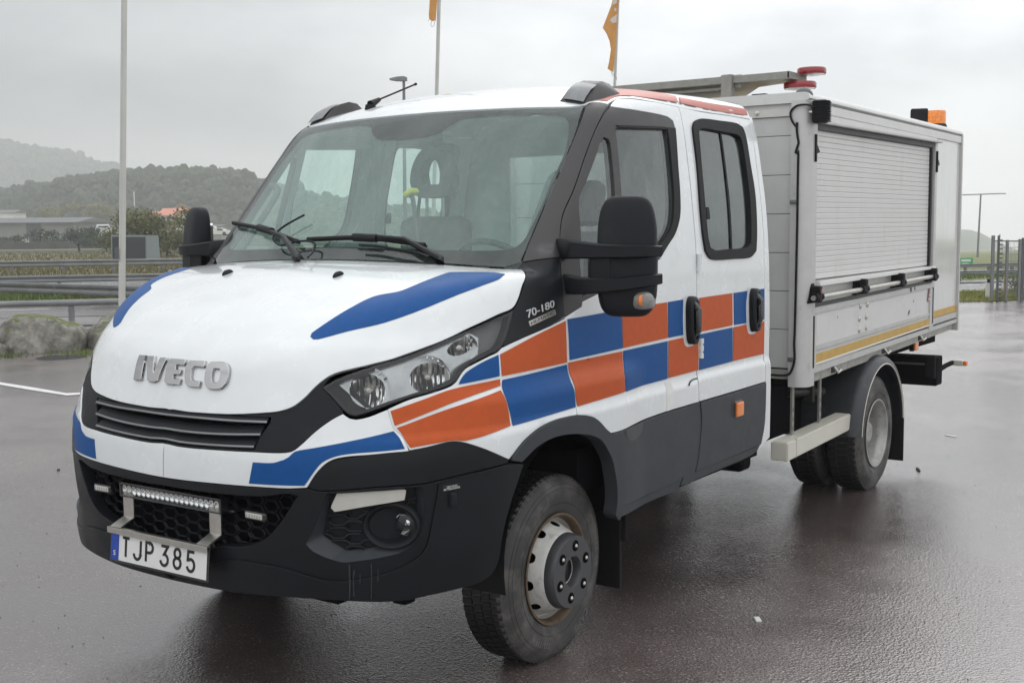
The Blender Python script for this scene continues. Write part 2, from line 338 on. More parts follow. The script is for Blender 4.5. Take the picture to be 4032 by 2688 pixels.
def curve(P,res=.02,ang=38,closed=True):
    """Catmull-Rom through the points, corners kept where the line turns sharply"""
    P=np.array(P,float); n=len(P); out=[]
    cor=[]
    for i in range(n):
        a=P[i]-P[i-1]; b=P[(i+1)%n]-P[i]; la,lb=np.linalg.norm(a),np.linalg.norm(b)
        c=a@b/(la*lb+1e-12); cor.append(math.degrees(math.acos(max(-1,min(1,c))))>ang or (not closed and i in (0,n-1)))
    for i in range(n if closed else n-1):
        p1,p2=P[i],P[(i+1)%n]; L=np.linalg.norm(p2-p1)
        p0=P[i-1] if not cor[i] else p1-(p2-p1); p3=P[(i+2)%n] if not cor[(i+1)%n] else p2+(p2-p1)
        m1=(p2-p0)/ (np.linalg.norm(p2-p1)+np.linalg.norm(p1-p0)+1e-9)*L if not cor[i] else p2-p1
        m2=(p3-p1)/ (np.linalg.norm(p3-p2)+np.linalg.norm(p2-p1)+1e-9)*L if not cor[(i+1)%n] else p2-p1
        k=max(1,int(math.ceil(L/res)))
        for j in range(k):
            t=j/k; out.append(p1*(2*t**3-3*t**2+1)+m1*(t**3-2*t**2+t)+p2*(-2*t**3+3*t**2)+m2*(t**3-t**2))
    if not closed: out.append(P[-1])
    return np.array(out)
def inside(q,loops):
    q=np.atleast_2d(q); r=np.zeros(len(q),bool)
    for L in loops:
        x,y=q[:,0],q[:,1]; a=L; b=np.roll(L,-1,0)
        for (x1,y1),(x2,y2) in zip(a,b):
            if y1==y2: continue
            c=((y1>y)!=(y2>y))&(x<(x2-x1)*(y-y1)/(y2-y1)+x1); r^=c
    return r
def offset2(L,g):
    if g==0: return L
    a=np.roll(L,1,0); b=np.roll(L,-1,0)
    area=.5*np.sum(L[:,0]*b[:,1]-b[:,0]*L[:,1]); s=1 if area>0 else -1
    e1=L-a; e2=b-L; e1/=np.linalg.norm(e1,axis=1,keepdims=True)+1e-12; e2/=np.linalg.norm(e2,axis=1,keepdims=True)+1e-12
    n1=np.stack([-e1[:,1],e1[:,0]],1)*s; n2=np.stack([-e2[:,1],e2[:,0]],1)*s
    m=n1+n2; m/=np.linalg.norm(m,axis=1,keepdims=True)+1e-9; k=1/np.clip((m*n1).sum(1),.5,1)
    return L+m*(g*k)[:,None]
def panel(name,outl,m,parent=None,d=(0,-1,0),off=0,res=.025,thick=.012,holes=(),gap=0,mirror=False,sym=False,inner=None,flat=False,fn=None,cres=None,ang=38,both=True,label=None,disp=None,flare=0):
    """a shell piece lying on the hull: outline and holes are 3D loops, pushed onto the hull along d"""
    fn=fn or HULL
    d=np.array(d,float); d/=np.linalg.norm(d)
    e1=np.cross([0,0,1.],d); 
    if np.linalg.norm(e1)<.1: e1=np.array([0,1.,0])
    e1/=np.linalg.norm(e1); e2=np.cross(d,e1)
    cres=cres or res
    loops=[curve(outl,cres,ang)]+[curve(h,cres,ang) for h in holes]
    L2=[]
    for k,L in enumerate(loops):
        q=np.stack([L@e1,L@e2],1)
        cen=np.abs(L[:,1])<2e-3
        q2=offset2(q,gap if k==0 else -gap)
        if sym: q2[cen]=q[cen]
        L2.append(q2)
    lo=L2[0].min(0); hi=L2[0].max(0)
    gx=np.arange(lo[0]+res/2,hi[0],res); gy=np.arange(lo[1]+res/2,hi[1],res)
    g=np.stack(np.meshgrid(gx,gy),-1).reshape(-1,2); g[::2,0]+=0
    g=g[inside(g,L2)] if len(g) else g
    B=np.concatenate(L2)
    if len(g):
        dm=np.min(np.linalg.norm(g[:,None]-B[None],axis=2),axis=1) if len(g)*len(B)<6e6 else np.concatenate([np.min(np.linalg.norm(c[:,None]-B[None],axis=2),axis=1) for c in np.array_split(g,20)])
        g=g[dm>res*.45]
    pts=np.concatenate([B,g]); edges=[];s=0
    for L in L2:
        n=len(L); edges+=[(s+i,s+(i+1)%n) for i in range(n)]; s+=n
    vo,eo,fo,ov,oe,of=delaunay_2d_cdt([Vector(p) for p in pts],edges,[],0,1e-7)
    vo=np.array([tuple(v) for v in vo]); fo=np.array([f for f in fo if len(f)==3])
    cc=vo[fo].mean(1); fo=fo[inside(cc,L2)]
    P0=vo[:,:1]*e1+vo[:,1:2]*e2
    # start the search outside the hull
    P,miss=HIT(P0-d*4.2,d,0,6.5,130,fn)
    zc=np.zeros(len(P),bool)
    Nn=HGRAD(P) if fn is HULL else np.tile(-d,(len(P),1))
    if sym:
        zc=np.abs(P[:,1])<2.5e-3; P[zc,1]=0; Nn[zc,1]=0
    P=P+Nn*off
    if disp is not None: P=P+Nn*disp(P)[:,None]
    # orientation
    a,b,c=P[fo[:,0]],P[fo[:,1]],P[fo[:,2]]
    fl=np.einsum('ij,ij->i',np.cross(b-a,c-a),Nn[fo].mean(1))<0
    fo[fl]=fo[fl][:,::-1]
    # boundary edges
    from collections import Counter
    cnt=Counter()
    for f in fo:
        for i in range(3): cnt[tuple(sorted((f[i],f[(i+1)%3])))]+=1
    bd=[(f[i],f[(i+1)%3]) for f in fo for i in range(3) if cnt[tuple(sorted((f[i],f[(i+1)%3])))]==1]
    if sym: bd=[e for e in bd if not (zc[e[0]] and zc[e[1]])]
    V=list(P); NV=list(Nn); Fc=[tuple(f) for f in fo]; FM=[0]*len(Fc)
    if thick:
        idx={}
        rd=min(.003,thick*.3)
        outn={}
        for a_,b_ in bd:
            e=P[b_]-P[a_]; o=np.cross(e,Nn[a_]); o/=np.linalg.norm(o)+1e-12
            for k in (a_,b_): outn[k]=outn.get(k,0)+o
        for k,o in outn.items():
            o=o/(np.linalg.norm(o)+1e-12)
            idx[k]=(len(V),len(V)+1,len(V)+2)
            V+= [P[k],P[k]-Nn[k]*rd+o*(rd*.6+flare*.25),P[k]-Nn[k]*thick+o*(rd*.6+flare)]; 
            nn=Nn[k]+o; nn/=np.linalg.norm(nn)
            NV+= [nn*.5+Nn[k]*.5,o+Nn[k]*(flare/thick if flare else 0),o+Nn[k]*(flare/thick if flare else 0)]
        for a_,b_ in bd:
            A,Bq=idx[a_],idx[b_]
            for r in (0,1): Fc.append((A[r],A[r+1],Bq[r+1],Bq[r])); FM.append(0)
        if inner:
            base=len(V); V+=list(P-Nn*thick*.98); NV+=list(-Nn)
            Fc+=[tuple(base+i for i in reversed(f)) for f in fo]; FM+=[1]*len(fo)
    V=np.array(V); NV=np.array(NV)
    if sym:
        n=len(V); mapi={i:(i if (i<len(P) and zc[i]) else n+i) for i in range(n)}
        V=np.concatenate([V,V*[1,-1,1]]); NV=np.concatenate([NV,NV*[1,-1,1]])
        k0=len(Fc)
        Fc+=[tuple(mapi[i] for i in reversed(f)) for f in Fc[:k0]]; FM+=FM[:k0]
    def mk(V,NV,Fc):
        me=bpy.data.meshes.new(name); me.from_pydata([tuple(v) for v in V.tolist()],[],[tuple(int(i) for i in f) for f in Fc])
        me.materials.append(MT[m]); 
        if inner: me.materials.append(MT[inner])
        me.polygons.foreach_set('material_index',FM); me.polygons.foreach_set('use_smooth',[True]*len(me.polygons))
        me.normals_split_custom_set_from_vertices([tuple(v/ (np.linalg.norm(v)+1e-12)) for v in NV])
        me.update(); o=link(bpy.data.objects.new(name,me),parent)
        if label: o['label']=label
        return o
    o=mk(V,NV,Fc)
    if mirror:
        par=parent
        parent_m=mirror if not isinstance(mirror,bool) else parent
        parent=parent_m
        o2=mk(V*[1,-1,1],NV*[1,-1,1],[tuple(reversed(f)) for f in Fc]); parent=par
        return o,o2
    return o
# ================================================================ THE TRUCK
truck=thing('crew_cab_truck','white crew cab truck with blue and orange checker film and an aluminium locker body','truck')
def C0(z):   # point on the centre line of the nose at height z
    P,m=HIT(np.array([[3,0,z]]),np.array([[-1.,0,0]]),0,6,300); return P[0]*[1,0,1]
def CT(x,y=0):   # point on top of the hull
    P,m=HIT(np.array([[x,y,4.0]]),np.array([[0,0,-1.]]),0,4,400); return P[0]
def CZ(w,pts):   # where a traced line crosses the centre plane
    P=np.array(hull(w,pts)); o=np.argsort(P[:,1]); return C0(float(np.interp(0,P[o,1],P[o,2])))
SIDE=(0,-1,0); CORNER=(-.72,-.69,0); FRONT=(-1,0,0); HOODD=(-.62,0,-.78)
# ---- bonnet
hb=[CZ('A',[(700,1350),(870,1385),(1000,1405)])]+hull('A',[(1100,1418),(1400,1432),(1700,1418),(1850,1382),(1950,1312),(2050,1212),(2150,1137)])+\
   hull('D',[(470,712),(560,690),(700,657),(900,605),(1200,497),(1500,362),(1700,272),(1822,208),(1895,10)])+hull('S',[(333,1530),(300,1490)])+[CT(.215,.80),CT(.262,.6),CT(.295,.4),CT(.31,.2),CT(.315,0)]
bonnet=panel('bonnet',hb,'white',truck,HOODD,res=.028,thick=.02,gap=.002,sym=True,cres=.02)
# blue flashes on the bonnet
fl=hull('D',[(240,442),(250,415),(400,312),(560,215),(740,130),(920,95),(1010,62),(1110,20)])+hull('G',[(1720,1540),(1790,1517),(1950,1516),(2195,1532)])+hull('D',[(1680,5),(1400,110),(1100,232),(800,337),(500,408),(300,462),(262,463)])
panel('blue_flash',fl,'blue',bonnet,HOODD,off=.0015,res=.02,thick=.001,mirror=True)
# washer jets
for s in (1,-1):
    c=CT(.545,.302)*[1,s,1]; mb=MB(); 
    T_=Matrix.Translation(Vector(c))@Matrix.Rotation(math.radians(10),4,'Y')
    mb.lathe([(0,.016),(.007,.015),(.012,.010),(.015,.004),(.016,-.004)],T_@Matrix.Diagonal((1.9,.8,1,1)),n=16)
    mb.obj('washer_jet','plastic',bonnet,True)
# ---- white front bumper band
wb_top=hull('D',[(590,1082),(540,1072),(490,1037),(400,1085),(280,1172),(150,1290),(90,1330),(0,1340)])
wb_top2=hull('B',[(1560,352),(1300,338),(1000,312)])
wb_bot=[CZ('B',[(700,507),(870,547),(1000,566)])]+hull('B',[(1000,565),(1300,596),(1600,620),(1850,632),(1975,627)])+hull('D',[(270,1512),(330,1443),(385,1402),(450,1378),(560,1362),(700,1352),(850,1337),(1002,1324)])
wb_end=hull('D',[(985,1280),(940,1200),(880,1145),(860,1090),(838,1003),(820,1010),(700,1058)])
band=panel('front_band',wb_bot+wb_end+wb_top+wb_top2+[CZ('B',[(700,245),(870,283),(1000,308)])],'white',truck,CORNER,res=.025,thick=.02,gap=.0015,mirror=True)
bl=hull('B',[(1560,430),(1530,592),(1700,603),(1957,610)])+hull('D',[(214,1562),(265,1487),(330,1412),(430,1366),(560,1343),(850,1319),(968,1306),(925,1220),(880,1170),(700,1215),(560,1245),(250,1303),(120,1328),(75,1368),(10,1403)])+hull('B',[(1790,412),(1720,434)])
for o,par in zip(panel('blue_square',bl,'blue',band[0],CORNER,off=.0015,res=.02,thick=.001,mirror=band[1]),band): pass
# ---- front wing (fender)
seam=[(2205,300),(2213,500),(2218,640),(2216,680),(2250,790),(2278,900),(2290,1000),(2295,1043)]
fen_low=hull('D',[(1005,1318),(1150,1290),(1300,1252),(1370,1247),(1450,1262),(1600,1312),(1772,1388)])
fen_arch=hull('D',[(1800,1352),(1850,1286),(1900,1230),(1980,1162),(2060,1112),(2150,1075),(2296,1045)])
fen_seam=hull('D',[(2291,1000),(2280,900),(2250,790),(2222,690),(2224,500),(2212,300)])
fen_top=hull('D',[(2100,358),(1900,445),(1722,528),(1690,562),(1640,585),(1500,655),(1440,690),(1400,740),(1370,790),(1330,822),(1200,870),(1000,930),(838,1000)])
fender=panel('front_wing',fen_low+fen_arch+fen_seam+fen_top+hull('D',[(860,1090),(880,1145),(940,1200),(985,1280)]),'white',truck,(-.45,-.89,0),res=.022,thick=.02,gap=.0015,mirror=True)
def sq(nm,pts,m,par,d=(-.45,-.89,0),r=.02):
    c=panel(nm,pts,m,par[0],d,off=.003,res=r,thick=.001,mirror=par[1])
    return c
sq('orange_square',hull('D',[(1702,578),(1960,440),(2205,320),(2215,640),(1960,695),(1715,745)]),'orange',fender)
sq('blue_square',hull('D',[(1688,582),(1697,745),(1382,810),(1400,770),(1440,718),(1560,642)]),'blue',fender)
sq('orange_square',hull('D',[(857,1015),(1100,930),(1340,845),(1700,768),(1705,820),(1500,893),(1300,965),(890,1130)]),'orange',fender)
sq('orange_square',hull('D',[(905,1145),(1300,1000),(1705,855),(1730,900),(1752,960),(1770,1050),(1782,1130),(1435,1243),(1360,1240),(1250,1255),(1010,1298),(970,1240),(940,1185)]),'orange',fender)
sq('blue_square',hull('D',[(1718,775),(2215,655),(2222,710),(2250,800),(2275,880),(2282,985),(1800,1130),(1785,1060),(1765,980),(1740,900),(1718,840)]),'blue',fender)
# ---- pillar foot with the type plate
pf=hull('D',[(1722,518),(1770,375),(1815,228),(1842,182),(1897,15)])+hull('S',[(337,1530),(302,1437),(450,1415),(597,1400),(605,1568)])+hull('M',[(240,60),(262,300),(272,548)])+hull('D',[(2203,283),(2100,347),(1900,436)])
foot=panel('pillar_foot',pf,'plasticwet',truck,(-.3,-.95,0),res=.03,thick=.02,gap=.0015,mirror=True)
# ---- A pillar cover
ap=hull('S',[(303,1433),(340,1335),(480,1003),(620,683),(720,443),(795,225),(820,206),(900,203),(962,216),(930,290),(880,387),(800,587),(700,877),(620,1058),(600,1180),(596,1396),(450,1411)])
pillar=panel('pillar_cover',ap,'pillar',truck,(-.6,-.8,0),res=.03,thick=.05,gap=.0015,mirror=True,inner='inner')
# ---- windscreen
wsn=hull('S',[(290,1437),(336,1325),(476,995),(616,675),(716,435),(788,228),(700,217)])
wsa=[CT(.315,0),CT(.31,.2),CT(.295,.4),CT(.262,.6),CT(.205,.80)]
wsa=[p+np.array([0,0,.004]) for p in wsa]
def WST(y,dz=0): # top edge of the glass
    zz=2.214-.012*(y/.8)**2+dz
    P,m=HIT(np.array([[3,y,zz]]),np.array([[-1.,0,0]]),0,5,400); return P[0]
glass_out=wsa+wsn[:-1]+[WST(.74),WST(.6),WST(.4),WST(.2),WST(0)]
windscreen=panel('windscreen',glass_out,'ws',truck,FRONT,off=0,res=.05,thick=0,sym=True,cres=.04)
clr=hull('S',[(0,1342),(200,1332),(250,1315),(310,1270),(360,1190),(430,1050),(560,750),(640,560),(665,380),(655,335),(625,308),(560,297),(300,297),(0,308)])
g2=hull('G',[(2000,392),(1850,400)])
# sensor lobe of the black band round the mirror foot
clr_half=clr+hull('G',[(1870,400),(1830,420),(1750,475),(1640,520)])+[WST(0,-.115)]+[HIT(np.array([[3,0,1.635]]),np.array([[-1.,0,0]]),0,5,400)[0][0]]
BandHole=clr_half
def notop(P): return P
fr=panel('black_band',glass_out,'frit',windscreen,FRONT,off=-.004,res=.05,thick=0,sym=False,cres=.04,holes=[BandHole]) if False else None
# the band is built as one loop: outer edge then the clear opening, open on the centre line
c_in=[p for p in clr_half]
order=sorted(range(len(c_in)),key=lambda i:0)
inner_loop=c_in[:-2]
pb=c_in[-1]; pt=c_in[-2]
low_in=[pb]+inner_loop          # from bottom centre round to the sensor lobe
loop=glass_out+[pt]+list(reversed(inner_loop))+[pb]
panel('interior_light_veil',[pb]+inner_loop+[pt],'film',windscreen,FRONT,off=-.008,res=.06,thick=0,sym=True,cres=.04)  # added veil: interior brightness painted over the clear opening only
band_o=panel('black_band',loop,'frit',windscreen,FRONT,off=-.004,res=.05,thick=0,sym=True,cres=.03)
# ---- roof
gut=hull('S',[(965,213),(1010,183),(1060,170),(1300,192),(1510,237),(1700,272),(1900,302),(2062,330)])
rf=[WST(0)]+[WST(.2),WST(.4),WST(.6),WST(.74)]+hull('S',[(795,218),(820,202),(900,199)])+gut+[np.array([-1.955,.90,2.27]),np.array([-1.955,.7,2.35]),np.array([-1.955,.4,2.395]),np.array([-1.955,0,2.41])]
for i in range(5): rf[i]=rf[i]+np.array([-.006,0,.006])
roof=panel('roof',rf,'white',truck,(-.12,0,-1),res=.035,thick=.04,sym=True,inner='inner',cres=.03)
st1=hull('S',[(855,190),(920,140),(980,110),(1060,101),(1200,107),(1400,137),(1492,158),(1508,205),(1400,188),(1250,165),(1080,152),(1030,157),(1000,170),(962,192)])
st2=hull('S',[(1512,163),(1750,208),(2028,255),(2045,302),(1900,285),(1700,248),(1527,210)])
for s in (st1,st2): panel('orange_stripe',s,'salmon',roof,(-.1,-.75,-.65),off=.0015,res=.03,thick=.001,mirror=True)
# ---- doors
fd_front=hull('S',[(972,222),(932,297),(884,390),(804,590),(704,880),(624,1061),(604,1180),(600,1396),(609,1568)])+hull('M',[(244,60),(266,300),(278,545)])+hull('D',[(2216,310),(2228,500),(2226,690),(2254,788),(2284,898),(2295,1000),(2300,1045)])
fd_arch=hull('L',[(60,535),(120,573),(180,640),(228,684)])
fd_low=hull('L',[(470,590),(715,495),(918,434),(1014,405)])
fd_back=hull('M',[(1461,1300),(1447,1100),(1445,900),(1440,400),(1438,100)])+hull('S',[(1643,1300),(1617,1000),(1586,700),(1548,400),(1512,240)])
fd_top=hull('S',[(1300,197),(1060,175),(1015,188)])
dlo=hull('S',[(990,238),(1010,237),(1200,265),(1425,312),(1472,345),(1488,400),(1510,700),(1527,950),(1524,1080),(1490,1210),(1430,1310),(1370,1400)])+hull('M',[(1125,42),(1000,135),(800,240),(592,345),(436,421),(430,466),(300,545),(276,540),(262,300),(240,60)])+hull('S',[(606,1568),(600,1396),(604,1180),(624,1061),(704,880),(804,590),(884,390),(940,290)])
# the glazed field reaches the door's own front edge: cut the white skin round it
skin_f=hull('D',[(2216,318),(2228,500),(2226,690),(2254,788),(2284,898),(2295,1000),(2300,1045)])+fd_arch+fd_low+fd_back+fd_top+hull('S',[(985,228)])+\
   hull('S',[(1010,237),(1200,265),(1425,312),(1472,345),(1488,400),(1510,700),(1527,950),(1524,1080),(1490,1210),(1430,1310),(1370,1400)])+hull('M',[(1125,42),(1000,135),(800,240),(592,345),(436,421),(430,466),(282,560)])
door=panel('front_door',skin_f,'white',truck,SIDE,res=.025,thick=.05,gap=.0015,mirror=True,inner='inner')
mg=hull('S',[(1030,402),(1423,415),(1440,500),(1468,800),(1475,1050),(1452,1180),(1392,1285),(1320,1400)])+hull('M',[(1000,110),(800,215),(600,312),(600,200),(600,20)])+hull('S',[(1108,1300),(1078,940),(1062,700)])
qg=hull('S',[(940,470),(975,482),(990,520),(1010,700),(1026,900),(1030,1100),(1045,1300)])+hull('M',[(520,20),(520,200),(520,330),(436,385),(425,200),(415,30)])+hull('S',[(765,1270),(755,1100),(747,1000),(755,920),(800,820),(870,640),(915,510)])
trim=panel('window_surround',dlo,'pillar',door[0],SIDE,off=-.002,res=.03,thick=.04,gap=.001,holes=[mg,qg],mirror=door[1],inner='inner')
for g in (mg,qg): panel('window_glass',g,'side',door[0],SIDE,off=-.012,res=.06,thick=0,mirror=door[1],gap=-.006)
# black run channel round the rear of the main glass
ch=hull('S',[(1035,380),(1050,395),(1425,410),(1440,500),(1468,800),(1475,1050),(1452,1180),(1370,1310),(1374,1396),(1428,1306),(1488,1208),(1522,1078),(1524,950),(1508,700),(1486,400),(1484,402),(1440,398),(1380,392)])
panel('window_seal',ch,'rubber',door[0],SIDE,off=.003,res=.03,thick=.012,mirror=door[1],cres=.015)
FD=[door[0],door[1]]
for nm,pts,m in (('blue_square',[(297,575),(770,490),(782,830),(318,935)],'blue'),('orange_square',[(778,487),(1175,425),(1183,738),(787,828)],'orange'),
  ('blue_square',[(1185,423),(1318,401),(1314,560),(1318,712),(1188,738)],'blue'),
  ('orange_square',[(1190,765),(1318,737),(1325,780),(1345,815),(1390,815),(1430,790),(1450,762),(1452,1022),(1188,1092)],'orange'),
  ('blue_square',[(790,853),(1180,768),(1180,1098),(812,1213),(803,1050),(793,960)],'blue'),
  ('orange_square',[(305,957),(780,857),(785,960),(797,1060),(805,1213),(388,1343),(370,1250),(340,1110),(307,1000)],'orange')):
    sq(nm,hull('M',pts),m,FD,SIDE,.025)
rd=hull('S',[(1516,240),(1552,400),(1592,700),(1623,1000),(1648,1300)])+hull('M',[(1443,100),(1446,400),(1452,900),(1455,1100),(1466,1300)])+hull('L',[(1022,402),(1300,320),(1600,228)])+hull('M',[(2050,1118),(2028,895),(2036,600),(2040,300),(2034,0)])+hull('S',[(2172,1300),(2140,900),(2092,520),(2060,335),(1900,307),(1700,278)])
rw=hull('S',[(1617,420),(1622,375),(1640,350),(1690,337),(1820,352),(1950,372),(1995,400),(2015,450),(2050,650),(2090,900),(2105,1200),(2100,1345),(2060,1392),(1930,1405),(1800,1413),(1745,1398),(1712,1345),(1690,1200),(1668,950),(1650,700)])
rdoor=panel('rear_door',rd,'white',truck,SIDE,res=.025,thick=.05,gap=.0015,mirror=True,holes=[rw],inner='inner')
rg=hull('S',[(1656,440),(1662,412),(1690,402),(1820,425),(1940,447),(1978,470),(1995,520),(2035,780),(2062,1100),(2062,1290),(2030,1328),(1900,1340),(1790,1350),(1745,1325),(1725,1230),(1700,950),(1678,700)])
panel('window_rubber',rw,'rubber',rdoor[0],SIDE,off=.010,res=.025,thick=.03,gap=-.002,holes=[rg],mirror=rdoor[1])
panel('window_glass',rg,'rearwin',rdoor[0],SIDE,off=-.008,res=.06,thick=0,gap=-.006,mirror=rdoor[1])
bar=hull('S',[(1836,428),(1845,429),(1932,1338),(1920,1339)])
panel('window_slider_bar',bar,'rubber',rdoor[0],SIDE,off=-.002,res=.03,thick=.01,mirror=rdoor[1])
latch=hull('S',[(1725,1012),(1745,1012),(1755,1100),(1733,1103)])
panel('window_latch',latch,'rubber',rdoor[0],SIDE,off=.002,res=.03,thick=.012,mirror=rdoor[1])
RDp=[rdoor[0],rdoor[1]]
for nm,pts,m in (('orange_square',[(1462,387),(1752,345),(1753,628),(1468,685)],'orange'),('blue_square',[(1765,343),(1885,326),(1872,450),(1875,608),(1768,625)],'blue'),
  ('blue_square',[(1983,315),(2034,305),(2034,575),(2002,583),(1992,450)],'blue'),('blue_square',[(1468,708),(1753,647),(1752,945),(1460,1023)],'blue'),
  ('orange_square',[(1762,645),(1875,622),(1885,680),(1905,706),(1950,703),(1985,665),(2003,603),(2034,592),(2030,878),(1758,943)],'orange')):
    sq(nm,hull('M',pts),m,RDp,SIDE,.025)
# cab back corner strip
cs=hull('M',[(2040,0),(2043,300),(2041,600),(2034,893),(2055,1118)])+hull('L',[(1606,228),(1603,400),(1594,600),(1562,783),(1530,842),(1540,850),(1600,740),(1622,560),(1630,400),(1628,205)])+hull('M',[(2072,1100),(2062,890),(2066,600),(2066,300),(2058,0)])
q0=snap(np.array([[-1.96,.99,zz] for zz in (.60,.66,.8,.95,1.05,1.2,1.4,1.6,1.8,2.0,2.15,2.27)]))
back_edge=[np.array([-1.975,float(SY(zz))-.004,zz]) for zz in (2.27,2.15,2.0,1.8,1.6,1.4,1.2,1.05,.95,.8,.68,.60)]
front_edge=hull('L',[(1530,842),(1562,783),(1594,600),(1603,400),(1606,228)])+hull('M',[(2034,893),(2041,600),(2043,300),(2038,0)])+hull('S',[(2176,1300),(2144,900),(2096,520),(2063,335)])
panel('cab_corner',front_edge+back_edge,'white',truck,SIDE,res=.03,thick=.03,gap=.001,mirror=True)
# ---- grey lower cladding
cl1=hull('L',[(236,690),(470,597),(715,502),(918,441),(937,590),(927,800),(902,980),(874,1073),(600,1210),(333,1332),(332,1100),(316,930),(290,800)])
cd1=panel('door_cladding',cl1,'greyplastic',door[0],SIDE,off=.004,res=.03,thick=.03,gap=.003,mirror=door[1])
cl2=hull('L',[(922,441),(1019,408),(1032,560),(1022,800),(1002,950),(967,1058),(935,1113),(852,1148),(880,1072),(908,975),(931,800),(940,600)])
panel('pillar_cladding',cl2,'greyplastic',truck,SIDE,off=0,res=.03,thick=.03,gap=.001,mirror=True)
cl3=hull('L',[(1024,408),(1300,327),(1603,233),(1600,400),(1590,600),(1558,780),(1280,900),(978,1026),(1006,900),(1026,700),(1034,560)])
panel('door_cladding',cl3,'greyplastic',rdoor[0],SIDE,off=.004,res=.03,thick=.03,gap=.003,mirror=rdoor[1])
sl1=hull('L',[(333,1337),(600,1216),(872,1080),(845,1160),(835,1187),(600,1280),(480,1345),(292,1440),(318,1400)])
sl2=hull('L',[(980,1032),(1280,905),(1556,787),(1530,842),(1440,902),(1240,987),(1000,1092),(935,1130),(962,1062)])
for s in (sl1,sl2): panel('sill',s,'greyplastic',truck,SIDE,off=-.004,res=.04,thick=.05,gap=.001,mirror=True)
panel('wet_patch',hull('L',[(358,655),(400,628),(470,600),(512,582),(507,640),(482,700),(432,742),(396,747),(368,715)]),'wetpatch',truck,SIDE,off=.0052,res=.03,thick=0)
panel('wet_patch',hull('L',[(1296,440),(1302,405),(1325,378),(1350,368),(1375,380),(1387,402),(1382,415),(1310,440),(1300,520),(1288,520)]),'wetpatch',truck,SIDE,off=.0052,res=.03,thick=0)
# ---- wheel arch lip
arch=hull('D',[(1782,1392),(1805,1352),(1853,1288),(1903,1232),(1983,1164),(2063,1114),(2150,1078),(2298,1048)])+hull('L',[(60,540),(120,578),(180,645),(232,692),(272,762),(302,862),(322,955),(332,1100),(336,1300),(318,1400),(290,1446),(262,1398),(278,1300),(277,1150),(263,1050),(240,930),(198,835),(140,745),(70,705),(5,692)])+hull('D',[(2260,1188),(2150,1202),(2060,1235),(1970,1292),(1905,1355),(1860,1402)])
panel('wheel_arch_lip',arch,'greyplastic',truck,(-.1,-1,0),off=.010,res=.02,thick=.06,mirror=True)
# ---- black lower corner piece and bumper
cp=hull('E',[(522,366),(560,303),(610,243),(660,203),(720,183),(900,158),(1190,128),(1350,88),(1460,65),(1540,63),(1640,93),(1858,186),(1850,204),(1600,268),(1390,318),(1290,340),(1000,362),(600,388)])
panel('bumper_corner',cp,'plasticwet',truck,CORNER,off=-.002,res=.025,thick=.03,gap=.001,mirror=True)
# ---------------------------------------------------------------- lettering
def glyphs(s,shear=0,space=1.0):
    c=bpy.data.curves.new('t','FONT'); c.body=s; c.size=1; c.shear=shear; c.space_character=space; c.resolution_u=4
    o=bpy.data.objects.new('t',c); COL.objects.link(o); dg=bpy.context.evaluated_depsgraph_get(); dg.update()
    me=bpy.data.meshes.new_from_object(o.evaluated_get(dg)); V=np.array([v.co[:2] for v in me.vertices]); Fc=[tuple(p.vertices) for p in me.polygons]
    bpy.data.objects.remove(o); bpy.data.curves.remove(c); bpy.data.meshes.remove(me)
    lo,hi=V.min(0),V.max(0); return (V-lo)/(hi-lo),Fc,(hi-lo)[0]/(hi-lo)[1]
def quadmap(V,q):   # q: bottom-left, bottom-right, top-right, top-left
    q=[np.array(p,float) for p in q]; u=V[:,:1];v=V[:,1:2]
    return (q[0]*(1-u)+q[1]*u)*(1-v)+(q[3]*(1-u)+q[2]*u)*v
def textmesh(name,s,quad3,m,parent,depth=.001,bold=0,shear=0,space=1.0):
    V,Fc,_=glyphs(s,shear,space); P=quadmap(V,quad3); n=np.cross(np.array(quad3[1])-quad3[0],np.array(quad3[3])-quad3[0]); n/=np.linalg.norm(n)
    k=len(P); VV=list(P+n*depth)+list(P); FF=list(Fc)
    from collections import Counter
    cnt=Counter(tuple(sorted((f[i],f[(i+1)%len(f)]))) for f in Fc for i in range(len(f)))
    for f in Fc:
        for i in range(len(f)):
            a,b=f[i],f[(i+1)%len(f)]
            if cnt[tuple(sorted((a,b)))]==1: FF.append((b,a,k+a,k+b))
    return meshobj(name,VV,FF,m,parent)
def rib(name,curves,r,m,parent,n=6,mirror=False,smooth=True):
    mb=MB()
    for c in curves: mb.tube(c,r,n)
    o=mb.obj(name,m,parent,smooth)
    if mirror:
        mb2=MB()
        for c in curves: mb2.tube([(p[0],-p[1],p[2]) for p in c],r,n)
        return o,mb2.obj(name,m,parent,smooth)
    return o
def offs(P,d): P=np.array(P); return P+HGRAD(P)*d
def loft(name,LA,LB,m,parent,closed=True,mirror=False,n=80,mats=None):
    def rs(L):
        L=np.array(L); 
        if closed: L=np.concatenate([L,L[:1]])
        s=np.concatenate([[0],np.cumsum(np.linalg.norm(np.diff(L,axis=0),axis=1))]); t=np.linspace(0,s[-1],n,endpoint=not closed)
        return np.stack([np.interp(t,s,L[:,i]) for i in range(3)],1)
    A,B=rs(LA),rs(LB); V=list(A)+list(B); k=n
    Fc=[(i,(i+1)%k,k+(i+1)%k,k+i) for i in range(k if closed else k-1)]
    o=meshobj(name,V,Fc,m,parent,True)
    if mirror:
        o2=meshobj(name,[v*[1,-1,1] for v in V],[tuple(reversed(f)) for f in Fc],m,parent if mirror is True else mirror,True); return o,o2
    return o
